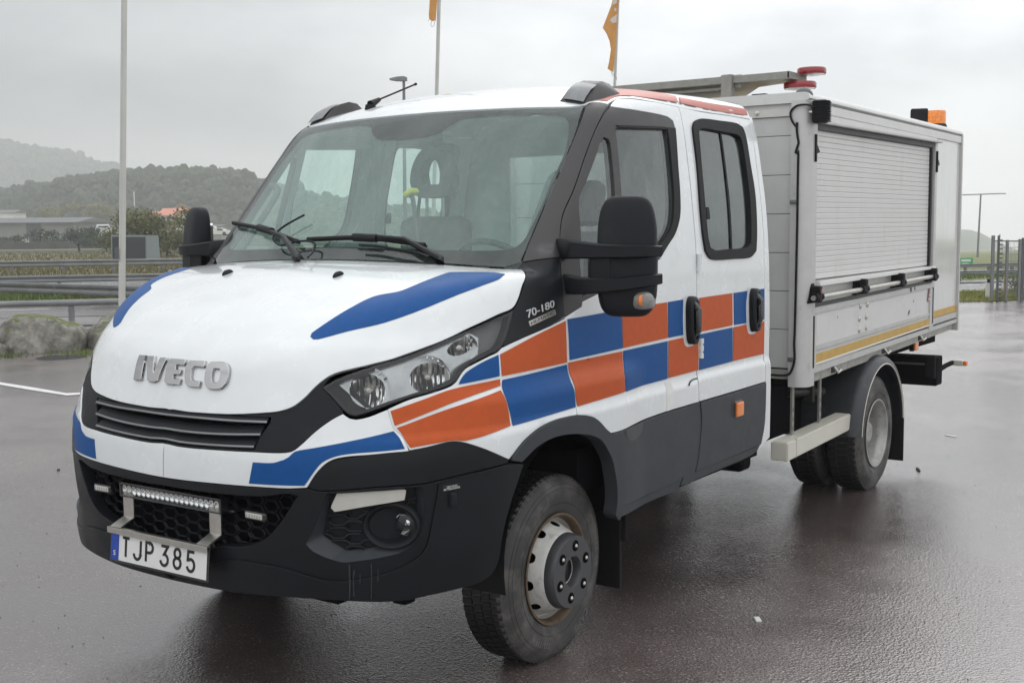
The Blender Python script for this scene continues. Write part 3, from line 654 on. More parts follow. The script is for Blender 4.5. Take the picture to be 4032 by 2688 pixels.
# ---------------------------------------------------------------- headlights
hlp=hull('D',[(322,832),(380,800),(440,765),(500,740),(700,670),(1000,580),(1300,455),(1550,350),(1812,232),(1790,330),(1730,505),(1690,550),(1640,573),(1500,642),(1430,690),(1390,755),(1330,810),(1200,858),(1000,916),(800,985),(640,1042),(585,1055),(535,1042),(492,1008),(400,905)])
HD=(-.6,-.8,0)
lens=panel('headlight',hlp,'lens',truck,HD,off=-.001,res=.04,thick=0,gap=.003,mirror=True)
seal_i=hull('D',[(350,842),(440,790),(500,765),(700,695),(1000,600),(1300,478),(1550,372),(1775,275),(1755,360),(1705,490),(1660,530),(1500,610),(1400,670),(1360,735),(1300,788),(1180,832),(1000,890),(800,955),(640,1010),(590,1020),(545,1005),(510,975),(430,885)])
panel('bezel',hlp,'blackbezel',lens[0],HD,off=-.003,res=.03,thick=.07,holes=[seal_i],mirror=lens[1],gap=.001,inner='void')
def ell(w,cx,cy,rx,ry,rot=0,n=20,a0=0):
    t=[a0+2*math.pi*i/n for i in range(n)]; c,s=math.cos(rot),math.sin(rot)
    return [(cx+rx*math.cos(a)*c-ry*math.sin(a)*s,cy+rx*math.cos(a)*s+ry*math.sin(a)*c) for a in t]
b1=hull('D',ell('D',680,845,165,150,.35)); b2=hull('D',ell('D',1170,745,165,135,-.1)); b3=hull('D',ell('D',1425,505,120,75,-.35))
HSET=lambda P: np.full(len(P),-.045)
panel('reflector_housing',hull('D',[(470,800),(500,765),(700,695),(1000,600),(1300,478),(1480,400),(1560,440),(1560,560),(1500,610),(1400,670),(1360,735),(1300,788),(1180,832),(1000,890),(800,955),(690,985)]),'lamphousing',lens[0],HD,off=-.03,res=.03,thick=0,mirror=lens[1],holes=[b1,b2,b3],gap=-.006)
panel('dark_end',hull('D',[(350,842),(470,780),(700,990),(590,1020),(545,1005),(510,975),(430,885)]),'blackbezel',lens[0],HD,off=-.04,res=.03,thick=0,mirror=lens[1],gap=-.01)
panel('smoked_end',hull('D',[(1480,400),(1775,275),(1705,490),(1660,530),(1500,610),(1560,560),(1560,440)]),'dash',lens[0],HD,off=-.035,res=.03,thick=0,mirror=lens[1],gap=-.008)
def frame(axis,up=(0,0,1),org=(0,0,0)):
    z_=Vector(axis).normalized(); x_=Vector(up).cross(z_).normalized(); y_=z_.cross(x_); Mx=Matrix.Identity(4)
    for i in range(3): Mx[i][0]=x_[i];Mx[i][1]=y_[i];Mx[i][2]=z_[i];Mx[i][3]=org[i]
    return Mx
for lp,r,ax,sx in ((b1,.080,(1,.62,0),1.0),(b2,.076,(1,.85,0),1.0),(b3,.052,(1,1.0,.1),1.2)):
    c=np.mean(lp,0); c=c+HGRAD(c[None])[0]*-.032
    for s,par in ((1,lens[0]),(-1,lens[1])):
        F_=frame((ax[0],ax[1]*s,ax[2]),org=(c[0],c[1]*s,c[2]))@Matrix.Diagonal((sx,1,1,1))
        mb=MB(); prof=[(r*1.02,.004),(r,0)]+[(r*math.sqrt(k/8),-.075+.075*(k/8)) for k in range(7,-1,-1)]
        mb.lathe(prof,F_,n=40); o=mb.obj('reflector_bowl','mirror',par,True,60)
        mb=MB(); mb.lathe([(0,.018),(.008,.017),(.011,.012),(.011,-.05)],F_@Matrix.Translation((0,0,-.035)),n=14); mb.obj('bulb','steel',o,True)
        # vertical flutes of the moulded reflector
        mb=MB()
        for k in range(-3,4):
            x0=r*.8*k/3.4; zz=-.075+.075*(x0/r)**2; yy=math.sqrt(max(r*r*.72-x0*x0,0))
            pts=[F_@Vector((x0,yy*t,-.075+.075*((x0*x0+(yy*t)**2)/(r*r))+.003)) for t in (-1,-.5,0,.5,1)]
            mb.tube(pts,.0035,5)
        mb.obj('reflector_flutes','chrome',o,True)
# ---------------------------------------------------------------- grille
fr_poly=hull('A',[(1400,1436),(1700,1421),(1850,1388),(1950,1318),(2050,1218),(2150,1143)])+hull('D',[(328,838),(400,910),(488,1012)])+hull('D',[(490,1032),(400,1080),(280,1166),(150,1285),(90,1324),(0,1333)])+hull('B',[(1560,346),(1300,332),(1000,306)])+[CZ('B',[(700,240),(870,278),(1000,302)]),CZ('B',[(700,230),(870,268),(1000,292)])]+hull('B',[(1000,294),(1300,318),(1560,331),(1620,215)])+hull('A',[(1685,1500),(1695,1455),(1550,1448)])
panel('grille_surround',fr_poly,'plastic',truck,CORNER,off=-.004,res=.025,thick=.05,mirror=True,gap=.001,cres=.02)
gb=[C0(1.085)]+hull('A',[(1400,1420),(1700,1410),(1800,1450)])+hull('B',[(1700,215),(1650,345),(1300,345),(1000,315)])+[C0(.945)]
panel('grille_back',gb,'void',truck,FRONT,off=-.075,res=.05,thick=0,sym=True)
for cen,pts,up in ((CZ('A',[(750,1400),(900,1432),(1100,1455)]),hull('A',[(1100,1452),(1400,1478),(1670,1490)]),.028),(CZ('B',[(700,133),(1000,186)]),hull('B',[(1000,185),(1200,204),(1400,212),(1620,213)]),.026),(CZ('B',[(700,213),(1000,267)]),hull('B',[(1000,270),(1200,290),(1400,302),(1570,308)]),.026)):
    L=[p*[1,-1,1] for p in reversed(pts)]+[cen]+pts
    L=curve(L,.03,closed=False,ang=60); L=snap(L); Nn=HGRAD(L); Nn[:,2]=0
    lip0=L+Nn*-.002; 
    sec=[lip0+[0,0,-.006],lip0+Nn*.002+[0,0,-.004],lip0+Nn*.002,lip0+[0,0,.003],lip0-Nn*.028+[0,0,up],lip0-Nn*.06+[0,0,up+.002],lip0-Nn*.06+[0,0,up-.01],lip0-Nn*.03+[0,0,-.006]]
    def sweep(secs,close=True):
        n=len(L); V=np.concatenate(secs); Fc=[]
        K=len(secs)
        for i in range(K if close else K-1):
            for j in range(n-1): Fc.append((i*n+j,i*n+j+1,((i+1)%K)*n+j+1,((i+1)%K)*n+j))
        return V,Fc
    V,Fc=sweep(sec); s=meshobj('grille_slat',V,Fc,'plastic',truck,True,sharp=30)
    c=[lip0+Nn*.004+[0,0,-.005],lip0+Nn*.006+[0,0,-.002],lip0+Nn*.004+[0,0,.0015],lip0-Nn*.003+[0,0,.004]]
    V,Fc=sweep(c,False); meshobj('slat_trim',V,Fc,'dullchrome',s,True)
# letters on the bonnet
for nm,pts,hole in (('I',[(700,983),(753,985),(712,1172),(656,1168)],None),('V',[(768,990),(818,992),(808,1110),(815,1118),(862,1002),(912,1004),(840,1178),(822,1187),(778,1184),(762,1172)],None),
 ('E',[(945,1010),(1056,1018),(1045,1060),(985,1055),(978,1092),(1020,1096),(1012,1130),(968,1127),(960,1160),(1018,1168),(1005,1210),(915,1203),(893,1180),(912,1070),(930,1020)],None),
 ('C',[(1090,1025),(1205,1030),(1195,1075),(1125,1068),(1103,1090),(1098,1160),(1110,1175),(1168,1183),(1158,1228),(1080,1220),(1055,1198),(1050,1150),(1063,1060)],None),
 ('O',[(1250,1036),(1350,1038),(1383,1068),(1388,1112),(1370,1190),(1340,1232),(1290,1243),(1230,1235),(1205,1203),(1203,1150),(1220,1070)],[(1275,1085),(1318,1087),(1328,1110),(1315,1170),(1292,1195),(1262,1188),(1256,1160),(1262,1110)])):
    P=hull('A',pts)
    o=panel('badge_letter',P,'badge',bonnet,FRONT,off=.012,res=.010,thick=.0125,gap=.001,flare=.0025,holes=[hull('A',hole)] if hole else (),cres=.010,ang=38 if nm in 'OC' else 12)
# type plate lettering and strip
def hull_text(s,w,q,m,parent,d=.003,**k):
    return textmesh('lettering',s,[offs(hull(w,[p]),.002)[0] for p in q],m,parent,depth=d,**k)
hull_text('70-180','D',[(1912,300),(2118,212),(2114,158),(1900,240)],'letterchrome',foot[0])
stp=panel('badge_strip',hull('D',[(1922,325),(2122,232),(2130,270),(1930,362)]),'steel',foot[0],SIDE,off=.004,res=.03,thick=.004)
textmesh('lettering','HI-MATIC',[offs(hull('D',[p]),.0045)[0] for p in [(1938,350),(2120,266),(2114,243),(1933,330)]],'ink',stp,depth=.0006)
# ---------------------------------------------------------------- bumper
top=[CZ('B',[(700,518),(870,557),(1000,576)])]+hull('B',[(1000,573),(1300,604),(1600,628),(1850,641),(1976,636)])+hull('E',[(524,374),(600,396),(1000,370),(1290,350),(1390,327),(1600,277),(1850,212),(1880,207),(1943,213)])
rear=hull('E',[(1905,320),(1865,440),(1830,560),(1800,700),(1775,850),(1735,930),(1655,988)])
bot=hull('E',[(1500,1033),(1300,1078),(1200,1100),(1000,1116),(700,1103),(400,1084),(0,1045)])
BZ=float(bot[-1][2]); bot+= [C0(BZ-.004)]
intk=[C0(.512)]+hull('B',[(1300,1082),(1430,1085),(1540,1072),(1640,1030),(1720,960),(1800,855),(1905,690)])+hull('B',[(1830,672),(1640,692),(1300,672),(1000,632)])+[CZ('B',[(700,572),(1000,632)])]
fogL=hull('E',[(655,408),(950,388),(1262,362),(1283,375),(1292,480),(1290,600),(1245,715),(1150,790),(1000,830),(850,852),(745,860),(560,790),(512,738),(560,650),(595,560),(640,425)])
# one half, the intake opening cuts in from the centre line
loop=top+rear+bot+intk
bumper=panel('bumper',loop,'plasticwet',truck,CORNER,off=-.001,res=.025,thick=.045,sym=True,holes=[fogL],gap=.001,cres=.02)
# raised lower apron of the bumper
apl=[C0(.455)]+hull('E',[(0,850),(200,868),(400,908),(560,960),(700,985),(850,975),(1000,945),(1100,910),(1220,850),(1290,790),(1325,700),(1352,560),(1378,430),(1388,345)])+hull('E',[(1600,280),(1850,215),(1940,215)])
apron=panel('bumper_apron',apl+rear+bot,'plasticwet',truck,CORNER,off=.007,res=.025,thick=.007,sym=True,cres=.02)
fogI=[offs([p],-.045)[0] for p in hull('E',[(668,414),(950,395),(1248,370),(1265,385),(1275,480),(1263,600),(1218,690),(1120,748),(950,790),(800,806),(760,806),(608,712),(604,690),(620,600),(640,520),(655,430)])]
loft('fog_surround',[p for p in curve(fogL,.02)],[p for p in curve(fogI,.02)],'greyplastic',bumper,mirror=True,n=120)
fogpan=panel('fog_recess',hull('E',[(640,405),(950,380),(1290,355),(1310,480),(1290,640),(1150,800),(950,840),(750,850),(560,740),(600,560)]),'plastic',bumper,CORNER,off=-.05,res=.04,thick=0,mirror=True)
hx=[[(130,900),(230,850),(430,850),(520,910),(700,915),(800,840),(900,830)],[(150,960),(230,1030),(430,1030),(520,965),(720,960),(790,990)],[(60,1150),(150,1140),(230,1080),(450,1080),(530,1140),(760,1140)],
 [(70,1190),(170,1210),(250,1270),(440,1260),(530,1195),(740,1190)],[(210,1310),(470,1310),(560,1365),(750,1365),(840,1295),(960,1290)],[(480,1450),(540,1410),(760,1410),(830,1460)],[(750,730),(820,785),(930,790)],[(1480,720),(1580,710),(1670,625),(1800,615)],[(1700,800),(1800,800)],[(1660,580),(1830,545)]]
for h in hx: rib('fog_grille_rib',[[tuple(p) for p in curve(offs(hull('F',h),-.040),.02,closed=False)]],.0045,'plastic',bumper,mirror=True)
ft=hull('F',[(330,437),(950,405),(1560,365),(1588,378),(1580,430),(1558,548),(900,655),(280,758),(218,690),(228,655)])
MT['drl']=mat('milky_lamp_lens',(.50,.49,.44),.25,coat=.5,noise=.12,nscale=7,dirt=((.42,.28,.17),8,.56,.5))
panel('running_light',ft,'drl',bumper,CORNER,off=-.018,res=.02,thick=.03,mirror=True)
fc=np.array(hull('F',[(1255,1015)])[0]); lc=np.array(hull('F',[(1450,990)])[0])
for s in (1,-1):
    F_=frame((.86,.5*s,0),org=(fc[0]-.03,(fc[1]-.012)*s,fc[2]))@Matrix.Diagonal((1.25,1,1,1))
    mb=MB(); mb.lathe([(.078,-.02),(.078,.012),(.074,.020),(.068,.018),(.060,-.002),(.050,-.035),(.0,-.05)],F_,n=48); fb=mb.obj('fog_lamp_bowl','plastic',bumper,True,50)
    F_=frame((1,.22*s,0),org=(lc[0]-.034,(lc[1]-.004)*s,lc[2]))
    mb=MB(); mb.lathe([(0,.012),(.02,.010),(.034,.004),(.040,-.006),(.040,-.02)],F_,n=32); mb.obj('fog_lamp_lens','lens',fb,True)
    mb=MB(); mb.lathe([(.040,-.004),(.036,-.012),(.022,-.03),(.010,-.034),(.010,-.016),(0,-.012)],F_,n=32); mb.obj('fog_reflector','chrome',fb,True)
MB().box((.70,-.60,.47),(.93,.60,.98)).obj('radiator','void',truck)
for q in ([(795,868),(806,868),(810,1000),(806,1098),(797,1098),(799,1000)],[(824,930),(831,900),(838,905),(832,960),(836,1080),(828,1080)],[(940,862),(948,862),(950,1000),(948,1095),(941,1095),(942,1000)],[(985,900),(990,900),(990,985),(984,985)],[(868,930),(875,928),(874,990),(868,990)]):
    panel('rain_run',hull('E',q),'gloss',bumper,CORNER,off=.0085,res=.03,thick=0)
# ribbed intake mesh behind the opening
bk=[C0(.5)]+hull('B',[(1300,1100),(1560,1090),(1760,1000),(1950,690)])+hull('B',[(1830,640),(1300,640),(1000,600)])+[C0(.80)]
panel('intake_back',bk,'void',truck,FRONT,off=-.12,res=.06,thick=0,sym=True)
hexs=[]
for i in range(-12,13):
    for j in range(9):
        y=i*.062; z=.50+j*.040+(.020 if i%2 else 0)
        P,ms=HIT(np.array([[3,y,z]]),np.array([[-1.,0,0]]),0,3,60)
        if ms[0] or abs(y)>.74: continue
        x=P[0][0]-.07
        pts=[]
        for k in range(7):
            a=math.pi/3*k; pts.append((x-abs(y+.038*math.cos(a))*0,y+.037*math.cos(a),z+.021*math.sin(a)*1.05))
        hexs.append(pts)
rib('intake_mesh',hexs,.0042,'plastic',bumper,n=4)
# ledge below the opening
def yz_box(name,a,b,m,par,bev=.004,M_=None):
    return MB().box(a,b,M_,bev).obj(name,m,par)
P0=snap(np.array([[1.1,y,.505] for y in np.linspace(-.62,.62,25)])); 
for _ in range(6): P0[:,2]=.505; P0=P0-HULL(P0)[:,None]*HGRAD(P0)*[1,0,0]
V=list(P0+[-.004,0,0])+list(P0+[-.15,0,.012]); n=len(P0)
meshobj('intake_ledge',V,[(i,i+1,n+i+1,n+i) for i in range(n-1)],'plasticwet',bumper,True)
# sticker and strap clip
stk=panel('warning_sticker',hull('E',[(1407,352),(1522,334),(1526,366),(1412,390)]),'ink',bumper,(-.4,-.9,0),off=.009,res=.03,thick=.001)
for s,q in (('230V INTAG',[(1435,368),(1505,354),(1503,342),(1433,355)]),('BATTERILADDARE',[(1417,386),(1522,365),(1520,353),(1415,373)])):
    textmesh('lettering',s,[offs(hull('E',[p]),.0105)[0] for p in q],'platewhite',stk,depth=.0005)
cl=hull('E',[(1468,435)])[0]
Fq=frame((.25,.97,0),org=cl); MB().box((-.012,-.03,0),(.012,.02,.022),Fq,.005).obj('cap','plastic',bumper)
# small tow lug at the bottom
lg=hull('E',[(1225,1100)])[0]; MB().box((lg[0]-.05,lg[1]-.09,lg[2]-.03),(lg[0]+.01,lg[1]-.03,lg[2]+.02),None,.008).obj('tow_lug','void',bumper)
# ---------------------------------------------------------------- number plate and its bracket
plate=MB().box((-.006,-.265,-.062),(.0,.265,.062),None,.002).obj('number_plate','gloss',truck); plate.location=(1.186,0,.561); plate.rotation_euler=(0,math.radians(-5.5),0)
b=plate
MB().box((.0005,-.256,-.053),(.003,.256,.053),None,.001).obj('plate_face','platewhite',b)
MB().box((.0032,-.255,-.052),(.0044,-.212,.052)).obj('plate_band','eu',b)
def pt_(y,z): return np.array([.0033,y,z])
def ptext(s,y0,y1,z0,z1,m='ink',x=.0033,d=.0012):
    return textmesh('lettering',s,[np.array([x,y0,z0]),np.array([x,y1,z0]),np.array([x,y1,z1]),np.array([x,y0,z1])],m,b,depth=d)
def stroke(pts,w=.0105):
    """plate character stroke: a flat ribbon with square ends"""
    pts=[Vector(p) for p in pts]; V=[];n=len(pts)
    for i,p in enumerate(pts):
        d1=(pts[i]-pts[i-1]).normalized() if i else (pts[1]-pts[0]).normalized(); d2=(pts[i+1]-pts[i]).normalized() if i<n-1 else d1
        t=(d1+d2).normalized(); k=1/max(.5,t.dot(d1)); nn=Vector((-t.y,t.x))*w/2*k; V+= [p+nn,p-nn]
    return V,[(2*i,2*i+1,2*i+3,2*i+2) for i in range(n-1)]
def arc(cx,cy,rx,ry,a0,a1,n=14): return [(cx+rx*math.cos(math.radians(a0+(a1-a0)*i/n)),cy+ry*math.sin(math.radians(a0+(a1-a0)*i/n))) for i in range(n+1)]
CHS={'T':[[(0,1),(1,1)],[(.5,1),(.5,0)]],'J':[[(1,1),(1,.28)]+arc(.5,.28,.5,.28,0,-180)],'P':[[(0,0),(0,1),(.5,1)]+arc(.5,.74,.5,.26,90,-90)+[(0,.48)]],
 '3':[[(0,1),(.95,1),(.42,.58)]+arc(.45,.29,.55,.29,80,-170)],'8':[arc(.5,.76,.42,.24,-90,270,20),arc(.5,.27,.5,.27,90,450,20)],'5':[[(.92,1),(.08,1),(.03,.56)]+arc(.47,.31,.52,.31,125,-165)]}
xs={'T':-.172,'J':-.108,'P':-.042,'3':.040,'8':.107,'5':.178}
for ch,yc in xs.items():
    V=[];Fc=[]
    for st in CHS[ch]:
        v,f=stroke([(yc+(p[0]-.5)*.036,-.034+p[1]*.068) for p in st]); o=len(V); V+=[(.0046,q.x,q.y) for q in v]; Fc+=[tuple(o+i for i in g) for g in f]
    k=len(V); V+=[(.003,v[1],v[2]) for v in V]
    for g in list(Fc):
        for i in range(4): Fc.append((g[i],g[(i+1)%4],k+g[(i+1)%4],k+g[i]))
    meshobj('plate_character',V,Fc,'ink',b)
ptext('S',-.240,-.228,-.036,-.018,'platewhite',.0046,.0008)
brk=MB()
brk.box((1.178,-.268,.622),(1.196,.268,.628),None,.001); brk.box((1.190,-.268,.606),(1.196,.268,.624),None,.001)
for s in (1,-1):
    y0,y1=sorted((s*.205,s*.262))
    brk.add([Vector(v) for v in ((1.186,y0,.6285),(1.186,y1,.6285),(1.122,y1,.655),(1.122,y0,.655),(1.186,y0,.6225),(1.186,y1,.6225),(1.122,y1,.649),(1.122,y0,.649))],[(0,1,2,3),(4,7,6,5),(0,4,5,1),(1,5,6,2),(2,6,7,3),(3,7,4,0)])
    brk.box((1.119,y0,.650),(1.125,y1,.748),None,.001)
brk.obj('plate_bracket','steel',truck)
lb=MB().box((1.095,-.272,.728),(1.112,.272,.780),None,.003).box((1.10,-.272,.774),(1.132,.272,.781),None,.002).box((1.10,-.272,.727),(1.132,.272,.734),None,.002).box((1.10,.264,.727),(1.132,.273,.781),None,.002).box((1.10,-.273,.727),(1.132,-.264,.781),None,.002)
for k in range(9): lb.box((1.06,-.26,.733+k*.005),(1.096,.26,.7355+k*.005))
lbo=lb.obj('light_bar','gloss',truck)
meshobj('clear_cover',[(1.130,-.264,.733),(1.130,.264,.733),(1.130,.264,.775),(1.130,-.264,.775)],[(0,1,2,3)],'lens',lbo)
for k in range(20):
    yy=-.2475+k*.026
    for zz in (.754,):
        F_=frame((1,0,0),org=(1.1275,yy,zz)); mb=MB(); mb.lathe([(.0128,.000),(.0118,-.003),(.008,-.009),(.004,-.013),(.004,-.007),(0,-.005)],F_@Matrix.Diagonal((1,1.45,1,1)),n=14); mb.obj('led_reflector','chrome',lbo,True)
for s in (1,-1):
    mb=MB().box((1.088,s*.409-.052,.718),(1.108,s*.409+.052,.752),None,.009); so=mb.obj('marker_lamp','gloss',truck)
    MB().box((1.106,s*.409-.040,.726),(1.111,s*.409+.040,.745),None,.003).obj('clear_cover','drl',so)
    mb=MB()
    for k in range(6): mb.box((1.1105,s*.409-.034+k*.0125,.729),(1.1125,s*.409-.029+k*.0125,.742),None,.0008)
    mb.obj('led_strip','chrome',so)
    MB().box((1.07,s*.285-.012,.735),(1.11,s*.285+.03,.742),None,.001).obj('lamp_bracket','gloss',lbo)
# ---------------------------------------------------------------- fixing handles, hinges, side marker
def on_side(w,p,off=0): return offs(hull(w,[p]),off)[0]
def pill(P0,P1,wid,dep,nm,m,par,yoff=0,prof=.5):
    """rounded upright capsule standing off the body side from P0 (bottom) to P1 (top)"""
    P0,P1=Vector(P0),Vector(P1); ax=(P1-P0); L=ax.length; ax.normalize(); out=Vector((0,1,0)) if P0.y>0 else Vector((0,-1,0)); lat=ax.cross(out).normalized(); c=(P0+P1)/2
    V=[];Fc=[]; n=28
    def ring(sc,h):
        r=[]
        for k in range(n):
            t=2*math.pi*k/n; u=math.cos(t); v=math.sin(t)
            e=.5
            uu=math.copysign(abs(u)**.75,u)*wid/2*sc; vv=math.copysign(abs(v)**.62,v)*L/2*(1-(1-sc)*wid/L); r.append(c+lat*uu+ax*vv+out*h)
        return r
    rs=[ring(1,0),ring(1,dep*.6),ring(.93,dep*.88),ring(.8,dep),ring(.55,dep*.95),ring(.42,dep*.35),ring(.36,dep*.2)]
    for r in rs: V+=r
    for i in range(len(rs)-1):
        for k in range(n): Fc.append((i*n+k,i*n+(k+1)%n,(i+1)*n+(k+1)%n,(i+1)*n+k))
    Fc.append(tuple((len(rs)-1)*n+k for k in range(n)))
    o=meshobj(nm,V,Fc,m,par,True,sharp=50)
    g=MB(); g.tube([c-ax*L*.33+out*dep*.5,c-ax*L*.22+out*dep*1.15,c+ax*L*.22+out*dep*1.2,c+ax*L*.36+out*dep*.6],[wid*.13,wid*.17,wid*.19,wid*.14],10).obj('grip','gloss',o,True)
    return o
for a,b_,w_,pr in (((1385,795),(1378,370),.092,door),((1935,685),(1932,300),.092,rdoor)):
    A=on_side('M',a); B_=on_side('M',b_)
    for s,pp in ((1,pr[0]),(-1,pr[1])):
        pill(A*[1,s,1],B_*[1,s,1],w_,.035,'handle','plasticwet',pp)
    # pale cut-out edge left round the handle
for a,b_ in (((1468,915),(1470,745)),((1447,150),(1450,5))):
    A=on_side('M',a); B_=on_side('M',b_)
    mb=MB(); mb.tube([A+[0,.006,0],B_+[0,.006,0]],.010,10)
    for t in (.12,.5,.88):
        c=A*(1-t)+B_*t; mb.tube([c+[0,.006,-.012],c+[0,.006,.012]],.0135,10)
    mb.obj('hinge','white',rdoor[0],True)
sm=on_side('L',(1350,468)); Fq=frame((0,1,0),org=sm)
smo=MB().box((-.045,-.042,-.002),(.045,.042,.008),Fq,.004).obj('side_marker_base','gloss',truck)
MB().box((-.040,-.036,.006),(.040,.036,.022),Fq,.007).obj('side_marker_lens','amber',smo)
# fuel flap recess line on the door rear edge
MT['stain']=mat('old_adhesive_mark',(.70,.70,.66),.4,noise=.06,nscale=60)
panel('tape_mark',hull('L',[(708,240),(762,228),(788,468),(728,490)]),'stain',door[0],SIDE,off=.001,res=.04,thick=.0005)
# ---------------------------------------------------------------- wing mirrors
def superblob(c,s,e=(.55,.55),nu=40,nv=24,taper=None,M_=None):
    V=[];Fc=[]
    sg=lambda a,p: math.copysign(abs(a)**p,a)
    for j in range(nv+1):
        v=-math.pi/2+math.pi*j/nv
        for i in range(nu):
            u=2*math.pi*i/nu
            x=sg(math.cos(v),e[0])*sg(math.cos(u),e[1]); y=sg(math.cos(v),e[0])*sg(math.sin(u),e[1]); z_=sg(math.sin(v),e[0])
            p=[x,y,z_]
            if taper: p=taper(p)
            q=Vector((c[0]+s[0]*p[0],c[1]+s[1]*p[1],c[2]+s[2]*p[2])); V.append(M_@q if M_ is not None else q)
    for j in range(nv):
        for i in range(nu): Fc.append((j*nu+i,j*nu+(i+1)%nu,(j+1)*nu+(i+1)%nu,(j+1)*nu+i))
    return V,Fc
for s in (1,-1):
    def tp(p,s=s):
        x,y,z=p; y2=y*s
        wob=1-.10*max(z,0)**2-.04*max(-z,0)**3
        x2=x
        if x>0: x2=x*(1.0-.25*max(0,z))          # convex front leaning back at the top
        else: x2=x*.55
        return [x2-.10*max(0,z)*1.0, y*wob+.05*s*(1-max(z,0))*(1 if y2>0 else 0)*.6, z]
    V,Fc=superblob((-.085,s*1.195,1.592),(.064,.113,.228),(.42,.5),taper=tp)
    RM=Matrix.Translation((-.085,s*1.195,0))@Matrix.Rotation(s*math.radians(24),4,'Z')@Matrix.Translation((.085,-s*1.195,0))
    V=[RM@v for v in V]
    mir=meshobj('mirror',V,Fc,'plastic',truck,True)
    mir['label']='large black wing mirror on two arms with an indicator'
    # two arm bands that wrap the front of the head
    for zc in ((1.622,1.621,1.618,1.614,1.612,1.612,1.612),(1.506,1.492,1.482,1.484,1.492,1.502,1.508)):
        ctr=[(p_[0],p_[1],z_) for p_,z_ in zip(((-.035,.915),(-.006,.955),(.008,1.03),(.008,1.12),(-.008,1.215),(-.058,1.285),(-.125,1.312)),zc)]
        hs=[.040,.037,.032,.027,.025,.024,.020]
        P_=curve(ctr,.02,closed=False,ang=80); t0=np.linspace(0,1,len(ctr)); hh=np.interp(np.linspace(0,1,len(P_)),t0,hs)
        V=[];n=len(P_)
        for i,p in enumerate(P_):
            t=P_[min(i+1,n-1)]-P_[max(i-1,0)]; nn=np.array([t[1],-t[0],0]); nn/=np.linalg.norm(nn)
            for a,b2 in ((.010,-1),(.016,-.8),(.016,.8),(.010,1),(-.022,1),(-.022,-1)):
                q=p+nn*a+np.array([0,0,hh[i]*b2]); V.append((q[0],q[1]*s,q[2]))
        Fc=[]
        for i in range(n-1):
            for k in range(6): Fc.append((i*6+k,i*6+(k+1)%6,(i+1)*6+(k+1)%6,(i+1)*6+k))
        Fc+= [tuple(range(6)),tuple((n-1)*6+k for k in range(6))]
        meshobj('mirror_arm',V,Fc if s>0 else [tuple(reversed(f)) for f in Fc],'plasticwet',mir,True,sharp=40)
    MB().box((-.06,s*1.125-.045,1.46),(.004,s*1.125+.045,1.60),None,.008).obj('pivot_block','plasticwet',mir)
    # indicator in the lower outer corner
    y0=s*1.288
    V,Fc=superblob((-.082,s*1.266,1.428),(.042,.042,.036),(.6,.6),nu=24,nv=12)
    io=meshobj('indicator',V,Fc,'smokelens',mir,True)
    V,Fc=superblob((-.046,s*1.276,1.430),(.016,.009,.022),(.8,.8),nu=16,nv=8); meshobj('indicator_bulb',V,Fc,'amber',io,True)
    MB().box((-.122,s*1.19-.09,1.44),(-.118,s*1.19+.09,1.74),RM,.01).obj('mirror_glass','chrome',mir)
# ---------------------------------------------------------------- roof marker lamps
for s in (1,-1):
    # wedge housing
    pr=[(-.442,.0),(-.450,.008),(-.500,.036),(-.560,.054),(-.630,.058),(-.690,.040),(-.730,.0)]
    def zb(x,y): return CT(x,abs(y))[2]
    V=[];ys=(.672,.682,.775,.812,.822); sc=(0,.9,1,.8,0)
    secs=[]
    for yy,k in zip(ys,sc):
        for (x,h) in pr:
            xo=x-(.02 if yy>.8 else 0); V.append((xo,yy*s,zb(xo,min(yy,.8))-(.03 if yy>.8 else 0)+(h*k if h>0 else -.004)))
    n=len(pr); Fc=[]
    for i in range(len(ys)-1):
        for j in range(n-1): Fc.append((i*n+j,i*n+j+1,(i+1)*n+j+1,(i+1)*n+j))
    o=meshobj('roof_lamp',V,Fc if s>0 else [tuple(reversed(f)) for f in Fc],'pillar',truck,True,sharp=40)
    L=[];
    for yy,k in ((.690,.95),(.735,1.02),(.79,.95)):
        for x,h in ((-.448,.009),(-.470,.020),(-.510,.040),(-.560,.052)):
            L.append((x+.004,yy*s,zb(x,yy)+h*k+.004))
    Fc=[(i*4+j,i*4+j+1,(i+1)*4+j+1,(i+1)*4+j) for i in range(2) for j in range(3)]
    MT['lamplens']=MT.get('lamplens') or mat('grey_clear_lamp_lens',(.14,.145,.15),.25,coat=.2,noise=.25,nscale=22)
    meshobj('lamp_lens',L,Fc if s<0 else [tuple(reversed(f)) for f in Fc],'lamplens',o,True)
# radio aerial
ab=CT(-.52,-.33)
qb=on('G',[(1215,300)],1,-.40)[0]; q1=on('G',[(1280,262)],1,-.40)[0]; q2=on('G',[(1547,150)],1,-.40)[0]
mb=MB(); d_=q2-q1; mb.tube([qb+[0,0,-.03],qb],[.03,.024],12); mb.tube([qb,q1],[.020,.010],12); mb.tube([q1,q2],.0045,8); mb.tube([q2-d_*.03,q2],.007,8); mb.obj('aerial','rubber',truck,True)
